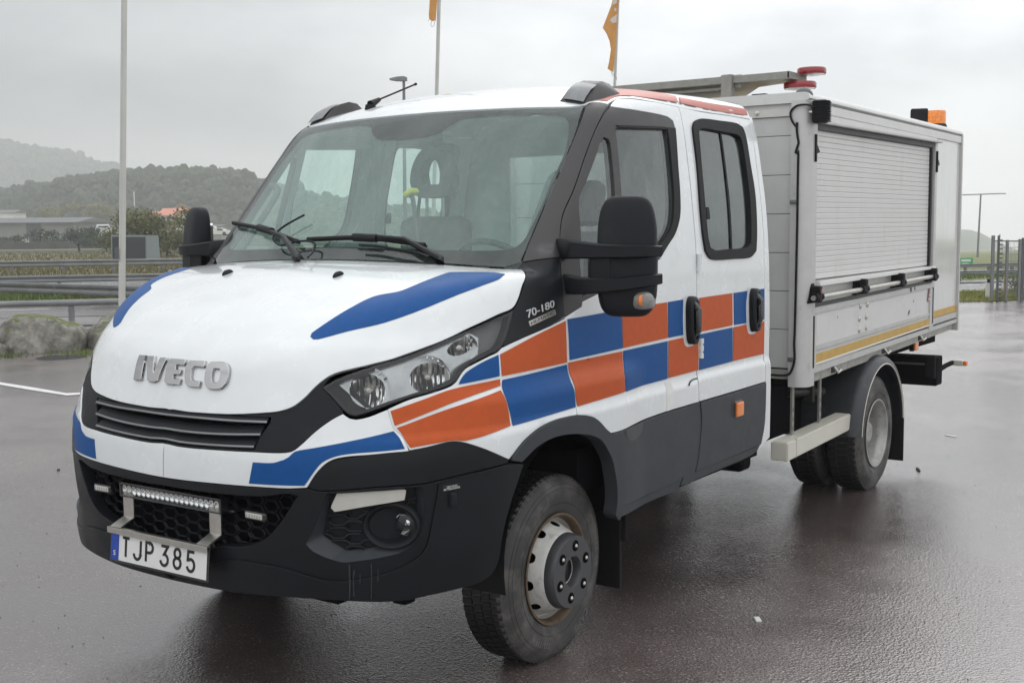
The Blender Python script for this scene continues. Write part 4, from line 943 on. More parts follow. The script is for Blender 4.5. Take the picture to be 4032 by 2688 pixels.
# ---------------------------------------------------------------- wipers
def wiper(base,elbow,mid,b0,b1,b2):
    base,elbow,mid,b0,b1,b2=[np.array(v) for v in (base,elbow,mid,b0,b1,b2)]
    mb=MB(); mb.tube([base+[.01,0,-.01],base,elbow,mid],[.020,.016,.011,.008],8); o=mb.obj('wiper_arm','plasticwet',truck,True)
    mb=MB(); mb.tube(curve([b0,b1,b2],.04,closed=False,ang=90),.0095,8); mb.tube([b1-(b2-b0)*.1,b1+(b2-b0)*.1],.017,8); mb.obj('wiper_blade','rubber',o,True)
    mb=MB(); mb.tube(curve([b0+[-.010,0,-.006],b1+[-.010,0,-.006],b2+[-.010,0,-.006]],.04,closed=False,ang=90),.006,6); mb.obj('wiper_rubber','ink',o,True)
    return o
hg=lambda w,p,o=.02: offs(hull(w,[p]),o)[0]
w1=wiper(hg('G',(690,1440),.02),hg('G',(620,1300),.035),hg('G',(450,1225),.035),hg('G',(245,1180),.022),hg('G',(480,1235),.026),hg('G',(710,1318),.022))
w2=wiper(hg('G',(1740,1450),.02),hg('G',(1490,1320),.035),hg('G',(1180,1290),.035),hg('G',(782,1302),.022),hg('G',(1200,1300),.028),hg('G',(1625,1345),.022))
hose=[hg('G',p,.03) for p in ((770,1460),(830,1395),(840,1345),(790,1325),(700,1330),(600,1355),(545,1320),(545,1285),(600,1230),(680,1180),(765,1135))]
rib('washer_hose',[curve(hose,.02,closed=False,ang=80)],.0045,'rubber',w1)
hose=[hg('G',p,.03) for p in ((1160,1355),(1300,1365),(1440,1388),(1550,1405),(1640,1460))]
rib('washer_hose',[curve(hose,.02,closed=False,ang=80)],.0055,'rubber',w2)
# scuttle panel under the glass
fa=[on_side('L',p,.003) for p in ((921,262),(928,240),(948,218),(975,205),(995,203))]
rib('flap_edge',[curve(fa,.02,closed=False,ang=80)],.0035,'ink',door[0])
for a_ in (((265,548),(330,455),(430,335),(470,305),(560,275),(700,235)),):
    pass
# ---------------------------------------------------------------- cab interior
def seat(cx,cy,w,name='front_seat',z0=.95,backh=.72,hr='solid'):
    s=bpy.data.objects.new(name,None); link(s,truck)
    MB().box((cx-.02,cy-w/2,z0-.22),(cx+.48,cy+w/2,z0),None,.05).obj('seat_cushion','seat',s,True)
    Mx=Matrix.Translation((cx,cy,z0-.05))@Matrix.Rotation(math.radians(-13),4,'Y')
    MB().box((-.07,-w/2,0),(.06,w/2,backh),Mx,.045).obj('backrest','seat',s,True)
    if hr=='solid':
        MB().box((-.05,-.13,backh+.03),(.05,.13,backh+.24),Mx,.04).obj('headrest','seat',s,True)
    else:
        mb=MB(); pts=[(0,.10,backh+.02),(0,.155,backh+.08),(0,.13,backh+.22),(0,.07,backh+.29),(0,-.07,backh+.29),(0,-.13,backh+.22),(0,-.155,backh+.08),(0,-.10,backh+.02),(0,.10,backh+.02)]
        mb.tube([Mx@Vector(p) for p in curve(pts[:-1],.03,ang=70)]+[Mx@Vector(pts[0])],.034,8); mb.obj('headrest','seat',s,True)
    mb=MB()
    for k in (-.05,.05): mb.tube([Mx@Vector((0,k,backh-.02)),Mx@Vector((0,k,backh+.08))],.008,6)
    mb.obj('headrest_post','dullchrome',s,True)
    return s
for cy in (.52,): seat(-.66,cy,.50,z0=1.05,backh=.70)

for cy in (.60,): seat(-1.62,cy,.44,'rear_seat',z0=1.0,backh=.52,hr='solid' if cy!=.08 else 'solid')
MB().box((-1.95,-.95,.50),(-.52,.95,.62)).obj('cab_floor','void',truck)
MB().box((-1.9,-.9,.62),(-.2,.9,.80)).obj('seat_base','void',truck)
# open ring head restraint seen against the far rear window
hc=CAM+sight(px('G',[(1680,800)]))[0]*((-.78-CAM[0])/sight(px('G',[(1680,800)]))[0][0])
hr_=bpy.data.objects.new('centre_seat',None); link(hr_,truck)
def rq(u,v,dx=0): return Vector((hc[0]+dx,hc[1]+u,hc[2]+v))
ro=[(-.075,-.115),(.095,-.115),(.125,-.05),(.115,.03),(.075,.095),(.03,.125),(-.03,.125),(-.075,.095),(-.115,.03),(-.125,-.05)]
ri=[(-.05,-.055),(.055,-.055),(.060,.0),(.045,.05),(.02,.07),(-.02,.07),(-.045,.05),(-.060,.0)]
Lo=curve([(0,a,b) for a,b in ro],.02,60); Li=curve([(0,a,b) for a,b in ri],.02,60)
V=[];Fc=[]; n_=48
def rs_(L):
    L=np.concatenate([L,L[:1]]); s_=np.concatenate([[0],np.cumsum(np.linalg.norm(np.diff(L,axis=0),axis=1))]); t_=np.linspace(0,s_[-1],n_,endpoint=False); return np.stack([np.interp(t_,s_,L[:,i]) for i in range(3)],1)
A_,B_=rs_(Lo),rs_(Li); k0=int(np.argmin(np.linalg.norm(B_[:,1:]-A_[0,1:]*.5,axis=1))); B_=np.roll(B_,-k0,0)
for dx in (.035,-.035):
    V+=[rq(p[1],p[2],dx) for p in A_]+[rq(p[1],p[2],dx) for p in B_]
for i in range(n_):
    j=(i+1)%n_; Fc+=[(i,j,n_+j,n_+i),(2*n_+i,3*n_+i,3*n_+j,2*n_+j),(i,2*n_+i,2*n_+j,j),(n_+i,n_+j,3*n_+j,3*n_+i)]
meshobj('headrest',V,Fc,'seat',hr_)
mb=MB()
for u in (-.05,.05): mb.tube([rq(u,-.11),rq(u,-.22)],.009,6)
mb.obj('headrest_post','dullchrome',hr_,True)
MB().box((hc[0]-.07,hc[1]-.20,hc[2]-.80),(hc[0]+.06,hc[1]+.20,hc[2]-.21),None,.05).obj('backrest','seat',hr_,True)
# dashboard
sec=[(.34,1.10),(.30,1.50),(.16,1.53),(.02,1.54),(-.10,1.52),(-.17,1.44),(-.16,1.25),(-.10,1.0)]
V=[];Fc=[]; ys=np.linspace(-.88,.88,17)
for y in ys:
    for x,z in sec:
        hump=.035*math.exp(-((y-.48)/.24)**2) if z>1.49 and x<.1 else 0
        V.append((x-.10-.20*(y/.88)**2*(1 if x>.1 else .4),y,z-.045+hump-.03*(y/.88)**2))
n=len(sec)
for i in range(len(ys)-1):
    for j in range(n-1): Fc.append((i*n+j,i*n+j+1,(i+1)*n+j+1,(i+1)*n+j))
meshobj('dashboard',V,Fc,'dash',truck,True)
Fq=frame((-.75,0,.66),org=(-.24,.50,1.50)); mb=MB()
mb.tube([Fq@Vector((.20*math.cos(a),.20*math.sin(a),0)) for a in np.linspace(0,2*math.pi,33)],.014,8,False)
for a in (0,math.pi,-math.pi/2): mb.tube([Fq@Vector((0,0,-.02)),Fq@Vector((.19*math.cos(a),.19*math.sin(a),0))],.014,6)
mb.lathe([(0,.01),(.06,.005),(.07,-.02),(.03,-.10),(0,-.10)],Fq,n=20); mb.obj('steering_wheel','ink',truck,True)
# rear wall with its window
def wall_with_hole(name,x0,x1,y0,y1,z0,z1,hy0,hy1,hz0,hz1,m,par):
    mb=MB(); mb.box((x0,y0,z0),(x1,hy0,z1)); mb.box((x0,hy1,z0),(x1,y1,z1)); mb.box((x0,hy0,z0),(x1,hy1,hz0)); mb.box((x0,hy0,hz1),(x1,hy1,z1)); return mb.obj(name,m,par)
# cab rear wall: outer skin shaped to the hull section
rwl=[]
for zz in (.62,.9,1.2,1.5,1.8,2.0,2.15,2.24): rwl.append((float(SY(zz))-.03,zz))
cen=[(.86,2.285),(.75,2.32),(.5,2.35),(0,2.36)]
half=rwl+cen
poly=[(-y,z) for y,z in reversed(half[:-1])]+half[::-1][:1]; 
outl=[(y,z) for y,z in half]+[(-y,z) for y,z in reversed(half[:-1])]
wy0,wy1,wz0,wz1=-.62,.05,1.55,2.12
hole=[(wy0,wz0),(wy1,wz0),(wy1,wz1),(wy0,wz1)]
vv=[Vector(p) for p in outl+hole]; no=len(outl)
ed=[(i,(i+1)%no) for i in range(no)]+[(no+i,no+(i+1)%4) for i in range(4)]
vo,_,fo,_,_,_=delaunay_2d_cdt(vv,ed,[],0,1e-6); vo=np.array([tuple(v) for v in vo]); fo=[f for f in fo if inside(vo[list(f)].mean(0)[None],[np.array(outl),np.array(hole)])[0]]
V=[(-1.955,a,b) for a,b in vo]+[(-1.978,a,b) for a,b in vo]; k=len(vo)
Fc=[tuple(f) for f in fo]+[tuple(k+i for i in reversed(f)) for f in fo]+[(a,b,k+b,k+a) for a,b in ed]
rwall=meshobj('rear_wall',V,Fc,'inner',truck,mats=['inner','white'],fm=[0]*len(fo)+[1]*len(fo)+[0]*len(ed))
meshobj('rear_window',[(-1.966,wy0,wz0),(-1.966,wy1,wz0),(-1.966,wy1,wz1),(-1.966,wy0,wz1)],[(0,1,2,3)],'rearwin',rwall)
# sensor block and mirror foot behind the glass, grab handle on the far pillar
sb=hull('G',[(1470,520)])[0]
MB().box((sb[0]-.14,sb[1]-.11,sb[2]-.05),(sb[0]-.05,sb[1]+.11,sb[2]+.05),None,.02).obj('rain_sensor','ink',windscreen)
for s in (-1,1):
    rib_=MB(); rib_.tube(curve([(.02,s*.80,1.60),(-.03,s*.79,1.66),(-.19,s*.77,1.86),(-.215,s*.775,1.90),(-.21,s*.81,1.92)],.02,closed=False,ang=80),.016,8); rib_.obj('grab_handle','dash',truck,True)
# yellow sponge on the dash
q=hull('G',[(1510,940)])[0]
MT['spongeyellow']=mat('yellow_sponge',(.72,.68,.10),.7,noise=.1)
d0=sight(px('G',[(1510,940)]))[0]; q=CAM+d0*((-.05-CAM[0])/d0[0]); 
sp_=MB().box((-.03,-.026,-.013),(.03,.026,.013),Matrix.Translation(q)@Matrix.Rotation(.5,4,'X'),.01).obj('dash_sponge','spongeyellow',truck,True)
q2=CAM+sight(px('G',[(1525,990)]))[0]*((-.05-CAM[0])/sight(px('G',[(1525,990)]))[0][0])
MB().tube([q-np.array([0,0,.01]),q2,(q2[0]-.02,q2[1]+.02,1.54)],[.010,.010,.008],8).obj('sponge_grip','seat',sp_,True)
# ---------------------------------------------------------------- engine bay block, wheel housings, floor: what stops you seeing daylight through the gaps
def hullsolid(name,zs,off,x0,x1,m,ny=24):
    pass
eb=MB().box((.30,-.60,.55),(.86,.60,1.12)).box((.25,-.70,1.0),(.62,.70,1.30)).box((-.5,-.50,.36),(.80,.50,.80)).box((-.1,-.84,1.0),(.20,.84,1.42))
eb.obj('engine_bay','void',truck)
# wheel housing arch liner (front)
for s in (1,-1):
    V=[];Fc=[];n=22
    for y in (.60,.975):
        for k in range(n+1):
            a=math.radians(-12+204*k/n); V.append((-.02+.455*math.cos(a),y*s,.47+.46*math.sin(a)))
    for k in range(n): Fc.append((k,k+1,n+2+k,n+1+k))
    b=len(V); V.append((-.02,.60*s,.47)); 
    for k in range(n): Fc.append((k,k+1,b))
    meshobj('wheel_liner',V,Fc,'rubber',truck,True,sharp=50)
# firewall / sill closers
MB().box((-1.9,-.86,.50),(-.56,.86,.62)).obj('underbody','void',truck)
# ---------------------------------------------------------------- wheels
MT['tyre']=mat('tyre_rubber_dusty',(.040,.038,.036),.62,noise=.3,nscale=9,bump=.3,bscale=120,rnoise=.1,dirt=((.15,.142,.128),6,.46,.75))
MT['tread']=mat('wet_tread_rubber',(.012,.012,.012),.45,noise=.2,nscale=20)
MT['rimwhite']=mat('scuffed_white_rim_paint',(.52,.51,.48),.4,noise=.1,nscale=14,dirt=((.15,.12,.085),22,.54,.75))
MT['rimrust']=mat('brown_dusty_rim_edge',(.11,.075,.045),.7,noise=.3,nscale=24)
MT['hub']=mat('grey_hub_cover',(.045,.047,.05),.4,noise=.1,rnoise=.08)
def rot_y(s): return Matrix.Rotation(math.radians(-90*s),4,'X')   # lathe axis z -> +-y
def tyre(par,s,yo,R=.372,w=.215,fine=True):
    """yo: y of the outer sidewall (on the side s)"""
    F_=Matrix.Translation((0,yo,0))@rot_y(s)
    prof=[(.213,-.012),(.222,-.004),(.232,-.002),(.250,.004),(.275,.008),(.300,.008),(.322,.004),(.340,-.004),(.352,-.012),(.3545,-.014),(.364,-.022),(.368,-.034)]
    prof_in=[(r,-w-h) for r,h in reversed(prof)]
    mb=MB(); mb.lathe(prof+[(.3655,-.045),(.3655,-w+.045)]+prof_in,F_,n=96); t=mb.obj('tyre','tyre',par,True,60)
    # tread blocks
    V=[];Fc=[]; nb=72 if fine else 56
    mbt=MB()
    rows=[(-.020,-.058,0),(-.064,-.100,.5),(-.106,-.142,0),(-.148,-.190,.5)] if fine else [(-.020,-.062,0),(-.070,-.140,.5),(-.148,-.190,0)]
    for h0,h1,ph in rows:
        for k in range(nb):
            a0=2*math.pi*(k+ph)/nb; a1=a0+2*math.pi/nb*.74
            sk=.018 if h0!=-.020 and h1!=-.190 else .006
            P=[]
            for rr in (.350,.3725):
                edge= .006 if rr<.36 else 0
                for a,h in ((a0,h0),(a1,h0),(a1+sk,h1),(a0+sk,h1)):
                    r2=rr
                    if h==-.020: r2=rr-(.004 if rr>.36 else 0)
                    P.append(F_@Vector((r2*math.cos(a),r2*math.sin(a),h)))
            mbt.add(P,[(0,3,2,1),(4,5,6,7),(0,1,5,4),(1,2,6,5),(2,3,7,6),(3,0,4,7)])
    tr=mbt.obj('tread','tread',t); tr['kind']='stuff'
    # shoulder lugs that show as notches round the sidewall
    mb=MB()
    for k in range(nb):
        a=2*math.pi*k/nb; wd=2*math.pi/nb*.30
        P=[F_@Vector((r*math.cos(a+e*wd),r*math.sin(a+e*wd),h)) for r,h in ((.352,-.0105),(.3715,-.026)) for e in (-1,1)]
        P+=[F_@Vector((r*math.cos(a+e*wd),r*math.sin(a+e*wd),h-.008)) for r,h in ((.352,-.0105),(.3715,-.026)) for e in (-1,1)]
        mb.add(P,[(0,1,3,2),(4,6,7,5),(0,2,6,4),(1,5,7,3),(0,4,5,1),(2,3,7,6)])
    lg=mb.obj('shoulder_lugs','tyre',t); lg['kind']='stuff'
    # raised rings on the sidewall
    mb=MB()
    for r0,h in ((.262,.0065),(.318,.0052),(.334,-.0010)): mb.lathe([(r0-.0015,h-.002),(r0,h+.0016),(r0+.0015,h-.002)],F_,n=80)
    mb.obj('sidewall_ring','tyre',t,True)
    return t
def ringtext(par,txt,r,hgt,a0,F_,m='tyre'):
    # letters moulded along the sidewall
    a=a0
    for ch in txt:
        if ch==' ': a-=.05; continue
        V,Fc,asp=glyphs(ch); wdt=hgt*min(asp,1.0)*.9; V2=[]
        for u,v in V:
            rr=r+v*hgt; aa=a-u*wdt/r; V2.append(F_@Vector((rr*math.cos(aa),rr*math.sin(aa),.0098)))
        k=len(V2); meshobj('sidewall_letter',V2,Fc,m,par); a-=(wdt+.006)/r
MT['letter']=mat('worn_sidewall_lettering',(.16,.155,.145),.6)
def front_wheel(y,s):
    wh=bpy.data.objects.new('front_wheel',None); link(wh,truck); wh.location=(0,0,.362)
    t=tyre(wh,s,y); F_=Matrix.Translation((0,y,0))@rot_y(s)
    ang0=.5 if s>0 else 0
    ringtext(t,'APELLITTA CR',.286,.022,3.75,F_,'letter')
    ringtext(t,'CAMS',.294,.030,2.35,F_,'letter'); ringtext(t,'225/75R16',.290,.020,1.35,F_,'letter')
    # rim: outer flange, drop well, dished wall with hand holes, convex centre (front truck wheel bulges outwards)
    rm=MB(); rm.lathe([(.216,-.004),(.222,.0),(.221,.004),(.213,.004),(.207,-.004),(.205,-.020),(.203,-.035)],F_,n=64); rim=rm.obj('rim','rimrust',wh,True,40)
    prof=[(.2012,-.033),(.2000,-.050),(.196,-.066),(.191,-.062),(.184,-.044),(.174,-.020),(.164,.006),(.156,.026),(.150,.036),(.140,.040),(.05,.040)]
    V=[];Fc=[];n=120
    def holep(a,r): # distance test for the ten hand holes on the cone
        for k in range(10):
            ak=2*math.pi*k/10+.17; dx=(a-ak+math.pi)%(2*math.pi)-math.pi
            if (dx*.174/.0205)**2+((r-.1745)/.0078)**2<1: return True
        return False
    pr=[]
    for i in range(len(prof)-1):
        k=10 if i in (4,5) else 2
        for j in range(k): t_=j/k; pr.append((prof[i][0]*(1-t_)+prof[i+1][0]*t_,prof[i][1]*(1-t_)+prof[i+1][1]*t_))
    pr.append(prof[-1]); n=480
    for r,h in pr:
        for k in range(n):
            a=2*math.pi*k/n; V.append(F_@Vector((r*math.cos(a),r*math.sin(a),h)))
    for i in range(len(pr)-1):
        for k in range(n):
            a=2*math.pi*(k+.5)/n; r=(pr[i][0]+pr[i+1][0])/2
            if holep(a,r): continue
            Fc.append((i*n+k,i*n+(k+1)%n,(i+1)*n+(k+1)%n,(i+1)*n+k))
    meshobj('wheel_disc',V,Fc,'rimwhite',rim,True)
    mb=MB(); mb.lathe([(.215,-.03),(.212,-.20),(.02,-.20)],F_,n=48); mb.obj('wheel_well','void',rim,True)
    # valve
    p=F_@Vector((.18*math.cos(2.5),.18*math.sin(2.5),-.05)); q=F_@Vector((.165*math.cos(2.5),.165*math.sin(2.5),.0)); MB().tube([p,q],.005,8).obj('valve','steel',rim,True)
    # hub cover ring, flat dark discs painting the shade of nut pockets, open centre
    c=MB(); 
    cv=MB(); cv.lathe([(.148,.030),(.150,.036),(.147,.066),(.140,.077),(.062,.077),(.057,.070),(.055,.030)],F_,n=72)
    hubc=cv.obj('hub_cover','hub',wh,True,35)
    for k in range(6):
        a=2*math.pi*k/6+.35; Fk=F_@Matrix.Translation((.102*math.cos(a),.102*math.sin(a),.0775))
        mb=MB(); mb.lathe([(.0215,-.001),(.0215,.0010),(.0,.0012)],Fk,n=24); o=mb.obj('nut_shade_disc','pocketshade',hubc,True)
        mb=MB(); mb.lathe([(.0085,.0008),(.0085,.0045),(.005,.0085),(0,.009)],Fk,n=6); mb.obj('wheel_nut','steel',hubc)
    mb=MB(); mb.lathe([(.056,.034),(.045,.042),(.0,.046)],F_,n=36); mb.obj('hub','ink',hubc,True)
    return wh
front_wheel(.925,1); front_wheel(-.925,-1)
def rear_wheel(y,s):
    wh=bpy.data.objects.new('rear_wheel',None); link(wh,truck); wh.location=(-3.748,0,.362)
    t=tyre(wh,s,y,fine=False); F_=Matrix.Translation((0,y,0))@rot_y(s)
    t2=tyre(wh,s,y-s*.265,fine=False); t2.name='tyre'
    rm=MB(); rm.lathe([(.218,-.002),(.223,.003),(.221,.007),(.213,.006),(.207,-.004),(.204,-.022),(.196,-.030),(.192,-.06),(.190,-.10),(.182,-.125),(.165,-.135),(.13,-.14),(.10,-.135),(.02,-.135)],F_,n=72); rim=rm.obj('rim','rimsilver',wh,True,40)
    for k in range(6):
        a=2*math.pi*k/6; Fk=F_@Matrix.Translation((.10*math.cos(a),.10*math.sin(a),-.133)); MB().lathe([(.014,0),(.014,.016),(0,.018)],Fk,n=6).obj('wheel_nut','steel',rim)
    mb=MB(); mb.lathe([(.075,-.135),(.073,-.06),(.06,-.045),(0,-.04)],F_,n=32); mb.obj('hub','rimsilver',rim,True)
    mb=MB(); mb.lathe([(.212,-.03),(.212,-.2)],F_,n=48); mb.obj('rim_barrel','rimsilver',rim,True)
MT['rimsilver']=mat('grey_silver_rim_paint',(.36,.355,.34),.42,metal=.3,noise=.12,nscale=14,dirt=((.14,.12,.09),16,.5,.6))
rear_wheel(1.025,1); rear_wheel(-1.025,-1)
MB().tube([(0,-.75,.362),(0,.75,.362)],.05,12).obj('front_axle','void',truck)
MB().tube([(-3.748,-.75,.362),(-3.748,.75,.362)],.065,12).obj('rear_axle','void',truck)
# front mud flap
ml=on('L',[(292,1442),(165,1340),(200,1568)],0,-.53)
fv=np.array([[-.50,.70,.47],[-.50,.985,.47],[-.52,.985,.16],[-.52,.70,.16]])
for s in (1,-1):
    MB().box((-.475,.66*s if s>0 else -.955,.165),(-.460,.955 if s>0 else -.66,.50),None,.004).obj('mud_flap','rubber',truck)
# ================================================================ locker body behind the cab
XF,XR=-2.47,-5.755
def ramp(x): return max(0,(-2.5-x))/3.22     # the body climbs a little towards the tail
def hexa(mb,x0,x1,z0a,z1a,z0b,z1b,y0,y1):
    """bar from x0 (front) to x1 (rear) with its own heights at each end"""
    return mb.add([Vector(v) for v in ((x0,y0,z0a),(x0,y1,z0a),(x0,y1,z1a),(x0,y0,z1a),(x1,y0,z0b),(x1,y1,z0b),(x1,y1,z1b),(x1,y0,z1b))],[(0,1,2,3),(7,6,5,4),(0,4,5,1),(1,5,6,2),(2,6,7,3),(3,7,4,0)])
def bar(name,x0,x1,za,zb,y0,y1,m,par=None,bev=.003):
    """za=(low,high) at the front end, zb=(low,high) at the rear end"""
    mb=hexa(MB(),x0,x1,za[0],za[1],zb[0],zb[1],y0,y1); o=mb.obj(name,m,par or truck)
    if bev:
        bm=bmesh.new(); bm.from_mesh(o.data); bmesh.ops.bevel(bm,geom=bm.edges[:],offset=bev,segments=2,affect='EDGES'); bm.to_mesh(o.data); bm.free()
        o.data.polygons.foreach_set('use_smooth',[True]*len(o.data.polygons)); o.data.set_sharp_from_angle(angle=math.radians(40))
    return o
# core
bar('locker_core',-2.49,-5.745,(.86,2.40),(.92,2.405),-1.0,.965,'boxpanel')
# roof cap with rolled edges
mb=MB(); n=7
secr=[(.99,2.375)]+[(.995+.036*math.cos(a),2.395+.036*math.sin(a)) for a in np.linspace(0,math.pi/2,n)]+[(0,2.437)]
prof=secr+[(-y,z) for y,z in reversed(secr[:-1])]
for x in (-2.445,-5.765):
    pass
V=[(x,y,z+(.0 if x>-3 else .004)) for x in (-2.44,-5.765) for y,z in prof]; k=len(prof)
Fc=[(i,i+1,k+i+1,k+i) for i in range(k-1)]+[tuple(range(k)),tuple(k+i for i in reversed(range(k)))]
meshobj('locker_roof',V,Fc,'boxpanel',truck,True,sharp=30)
# front wall boards
fz=[.907,1.126,1.341,1.556,1.771,1.986,2.201,2.306]
fw=MB().box((-2.492,-.95,.88),(-2.478,.95,2.38)).obj('front_wall','void',truck)
for i in range(7):
    MB().box((-2.485,-.93,fz[i]+.0015),(-2.468,.93,fz[i+1]-.0015),None,.002).obj('board','frontwall',fw)
MB().box((-2.49,-.96,2.385),(-2.462,.96,2.40),None,.003).obj('head_rail','boxpanel',fw)
MB().box((-2.488,-.96,2.309),(-2.464,.95,2.384),None,.003).obj('head_board','boxpanel',fw)
MT['rusty']=mat('rust_streaked_angle_bar',(.56,.55,.51),.45,noise=.05,nscale=10,dirt=((.20,.085,.03),11,.55,.85))
rb=MB().box((-2.464,-.30,2.306),(-2.455,.985,2.350),None,.002).obj('angle_bar','rusty',truck)
for yy in (.72,):
    Fq=frame((1,0,0),org=(-2.455,yy,2.332)); MB().lathe([(.015,0),(.015,.003),(.009,.004),(.009,.011),(0,.012)],Fq,n=6).obj('bolt','steel',rb)
bar('base_rail',-2.478,-2.466,(.845,.90),(.845,.90),-.93,.93,'aludirty',fw)
# rounded corner posts
for s in (1,-1):
    mb=MB(); n=9; prof=[(-2.56,1.033),(-2.50,1.033)]+[(-2.502+.072*math.sin(a),.962+.072*math.cos(a)) for a in np.linspace(0.1,math.pi/2,n)]+[(-2.43,.930),(-2.50,.925)]
    V=[(x,y*s,z) for z in (.808,2.388) for x,y in prof]; k=len(prof)
    V=[(v[0],v[1],v[2]) for v in V]
    Fc=[(i,(i+1)%k,k+(i+1)%k,k+i) for i in range(k)]+[tuple(range(k)),tuple(k+i for i in range(k))]
    po=meshobj('corner_post',V,Fc if s<0 else [tuple(reversed(f)) for f in Fc],'alu',truck,True,sharp=35)
    V,Fc=superblob((-2.492,.975*s,2.412),(.050,.052,.045),(1,1),nu=20,nv=12); meshobj('corner_cap',V,Fc,'dash',po,True)
# side of the body (near side); everything to the millimetre grid of the profile rails
for s in (1,-1):
    def B(name,x0,x1,za,zb,y0,y1,m,par=None,bev=.003):
        a,b=(y0,y1) if s>0 else (-y1,-y0); return bar(name,x0,x1,za,zb,a,b,m,par,bev)
    hd=B('header_board',-2.50,-5.735,(2.326,2.378),(2.330,2.384),.96,1.028,'boxpanel')
    B('header_rail',-2.52,-5.03,(2.272,2.324),(2.300,2.329),.96,1.030,'boxpanel',hd)
    B('drip_rail',-2.545,-5.10,(2.268,2.282),(2.296,2.309),1.0,1.052,'alu',hd)
    B('recess_shade_strip',-2.55,-4.96,(2.236,2.268),(2.258,2.296),.96,1.022,'dash',hd)  # shade of the recess under the drip rail, put in as a dark strip
    # roller shutter: the guide rails and one object per slat
    sh=B('roller_shutter',-2.545,-4.955,(1.40,2.24),(1.412,2.262),.955,.985,'dash',None,0)
    if s>0:
        NS=27
        for i in range(NS):
            t0=i/NS; t1=(i+1)/NS
            za0=1.402+.835*t0; za1=1.402+.835*t1; zb0=1.412+.846*t0; zb1=1.412+.846*t1
            mb=MB(); pr=[(0,.990),(.0010,.9945),(.004,.9968),(.0270,.9985),(.0302,.9965),(.0309,.990)]
            V=[];kk=len(pr)
            for x,zz in ((-2.547,za0),(-4.950,zb0)):
                for h,yy in pr: V.append((x,yy,zz+h*(za1-za0)/.0309))
            Fc=[(j,j+1,kk+j+1,kk+j) for j in range(kk-1)]
            meshobj('slat',V,Fc,'slat',sh,True,sharp=25)
    else: B('shutter_face',-2.547,-4.95,(1.402,2.237),(1.412,2.258),.985,.998,'slat',sh,0)
    gr=B('guide_rail',-2.507,-2.545,(1.27,2.27),(1.27,2.27),.96,1.029,'alu',sh)
    B('guide_seal',-4.952,-4.990,(1.412,2.285),(1.412,2.285),.95,1.012,'ink',sh)
    B('guide_rail',-4.992,-5.045,(.962,2.296),(.962,2.296),.96,1.029,'alu',sh)
    for x_,zz in ((-2.53,2.13),(-5.02,2.16)):
        mb=MB(); mb.prism([(-.012,.075),(.004,.075),(.004,.02),(.050,-.02),(.004,-.03),(.004,-.075),(-.012,-.075)],1.030*s,1.042*s,lambda u,v,w_,x_=x_,zz=zz: Vector((x_-u,w_,zz+v))); mb.obj('stop_catch','rubber',sh)
    # bottom rail of the shutter and the locking bar
    B('bottom_rail',-2.60,-5.01,(1.366,1.394),(1.388,1.408),.96,1.048,'whiteal',sh) if 'whiteal' in MT else B('bottom_rail',-2.60,-5.01,(1.366,1.394),(1.388,1.408),.96,1.048,'boxpanel',sh)
    B('lock_panel',-2.55,-5.0,(1.265,1.37),(1.30,1.39),.96,1.006,'alu',sh)
    B('lock_channel',-2.56,-5.03,(1.242,1.268),(1.284,1.304),.95,1.018,'ink',sh)
    mb=MB(); mb.tube([(-2.45,1.062*s,1.306),(-4.88,1.062*s,1.338)],.0145,14); lr=mb.obj('locking_bar','steel',truck,True)
    for xb in (-2.515,-3.32,-4.10,-4.90):
        zz=1.31+.032*ramp(xb)*1.0
        mb=MB(); pr=[(.055,-.035),(.045,.0),(.035,.05),(.022,.075),(-.022,.075),(-.035,.05),(-.045,.0),(-.055,-.035)]
        mb.prism(pr,1.0*s,1.035*s,lambda u,v,w_,xb=xb,zz=zz: Vector((xb+u,w_,zz+v)))
        mb.box((xb-.022,1.03*s if s>0 else -1.085,zz-.03),(xb+.022,1.085 if s>0 else -1.03,zz+.062),None,.008)
        mb.tube([(xb-.05,1.062*s,zz),(xb-.03,1.062*s,zz)],.025,12); mb.tube([(xb+.03,1.062*s,zz),(xb+.05,1.062*s,zz)],.025,12)
        mb.obj('bar_bracket','rubber',lr)
        if s>0 and xb==-2.515:
            MB().box((xb-.012,1.0855,zz+.02),(xb+.012,1.087,zz+.045)).obj('bracket_label','red',lr)
    # tail board below
    tb=B('drop_side',-2.515,-5.020,(.925,1.243),(.985,1.284),.97,1.022,'boxpanel')
    B('top_rail',-2.517,-5.04,(1.211,1.246),(1.252,1.287),.98,1.034,'alu',tb)
    B('lower_rail',-2.60,-4.93,(1.000,1.030),(1.046,1.070),.98,1.029,'alu',tb)
    B('foot_rail',-2.60,-4.93,(.915,.998),(.972,1.044),.98,1.0265,'alu',tb)
    B('yellow_tape',-2.60,-4.93,(.932,.982),(.984,1.030),1.02,1.0285,'yellow',tb,0)
    B('white_pinstripe',-2.60,-4.93,(.923,.931),(.976,.983),1.02,1.031,'whiteline',tb,0)
    B('end_rail',-2.513,-2.597,(.885,1.209),(.887,1.210),.98,1.031,'alu',tb)
    B('end_rail',-4.932,-5.00,(.94,1.25),(.94,1.251),.98,1.031,'alu',tb)
    B('latch_slot',-2.530,-2.562,(.905,1.205),(.905,1.205),1.0,1.0335,'rubber',tb)
    B('latch_slot',-5.002,-5.030,(.985,1.255),(.985,1.255),1.0,1.032,'ink',tb)
    B('kerb_rail',-2.505,-5.745,(.872,.916),(.945,.972),.93,1.026,'alu')
    B('floor_rail',-2.50,-5.72,(.812,.876),(.893,.947),.90,.998,'aludirty')
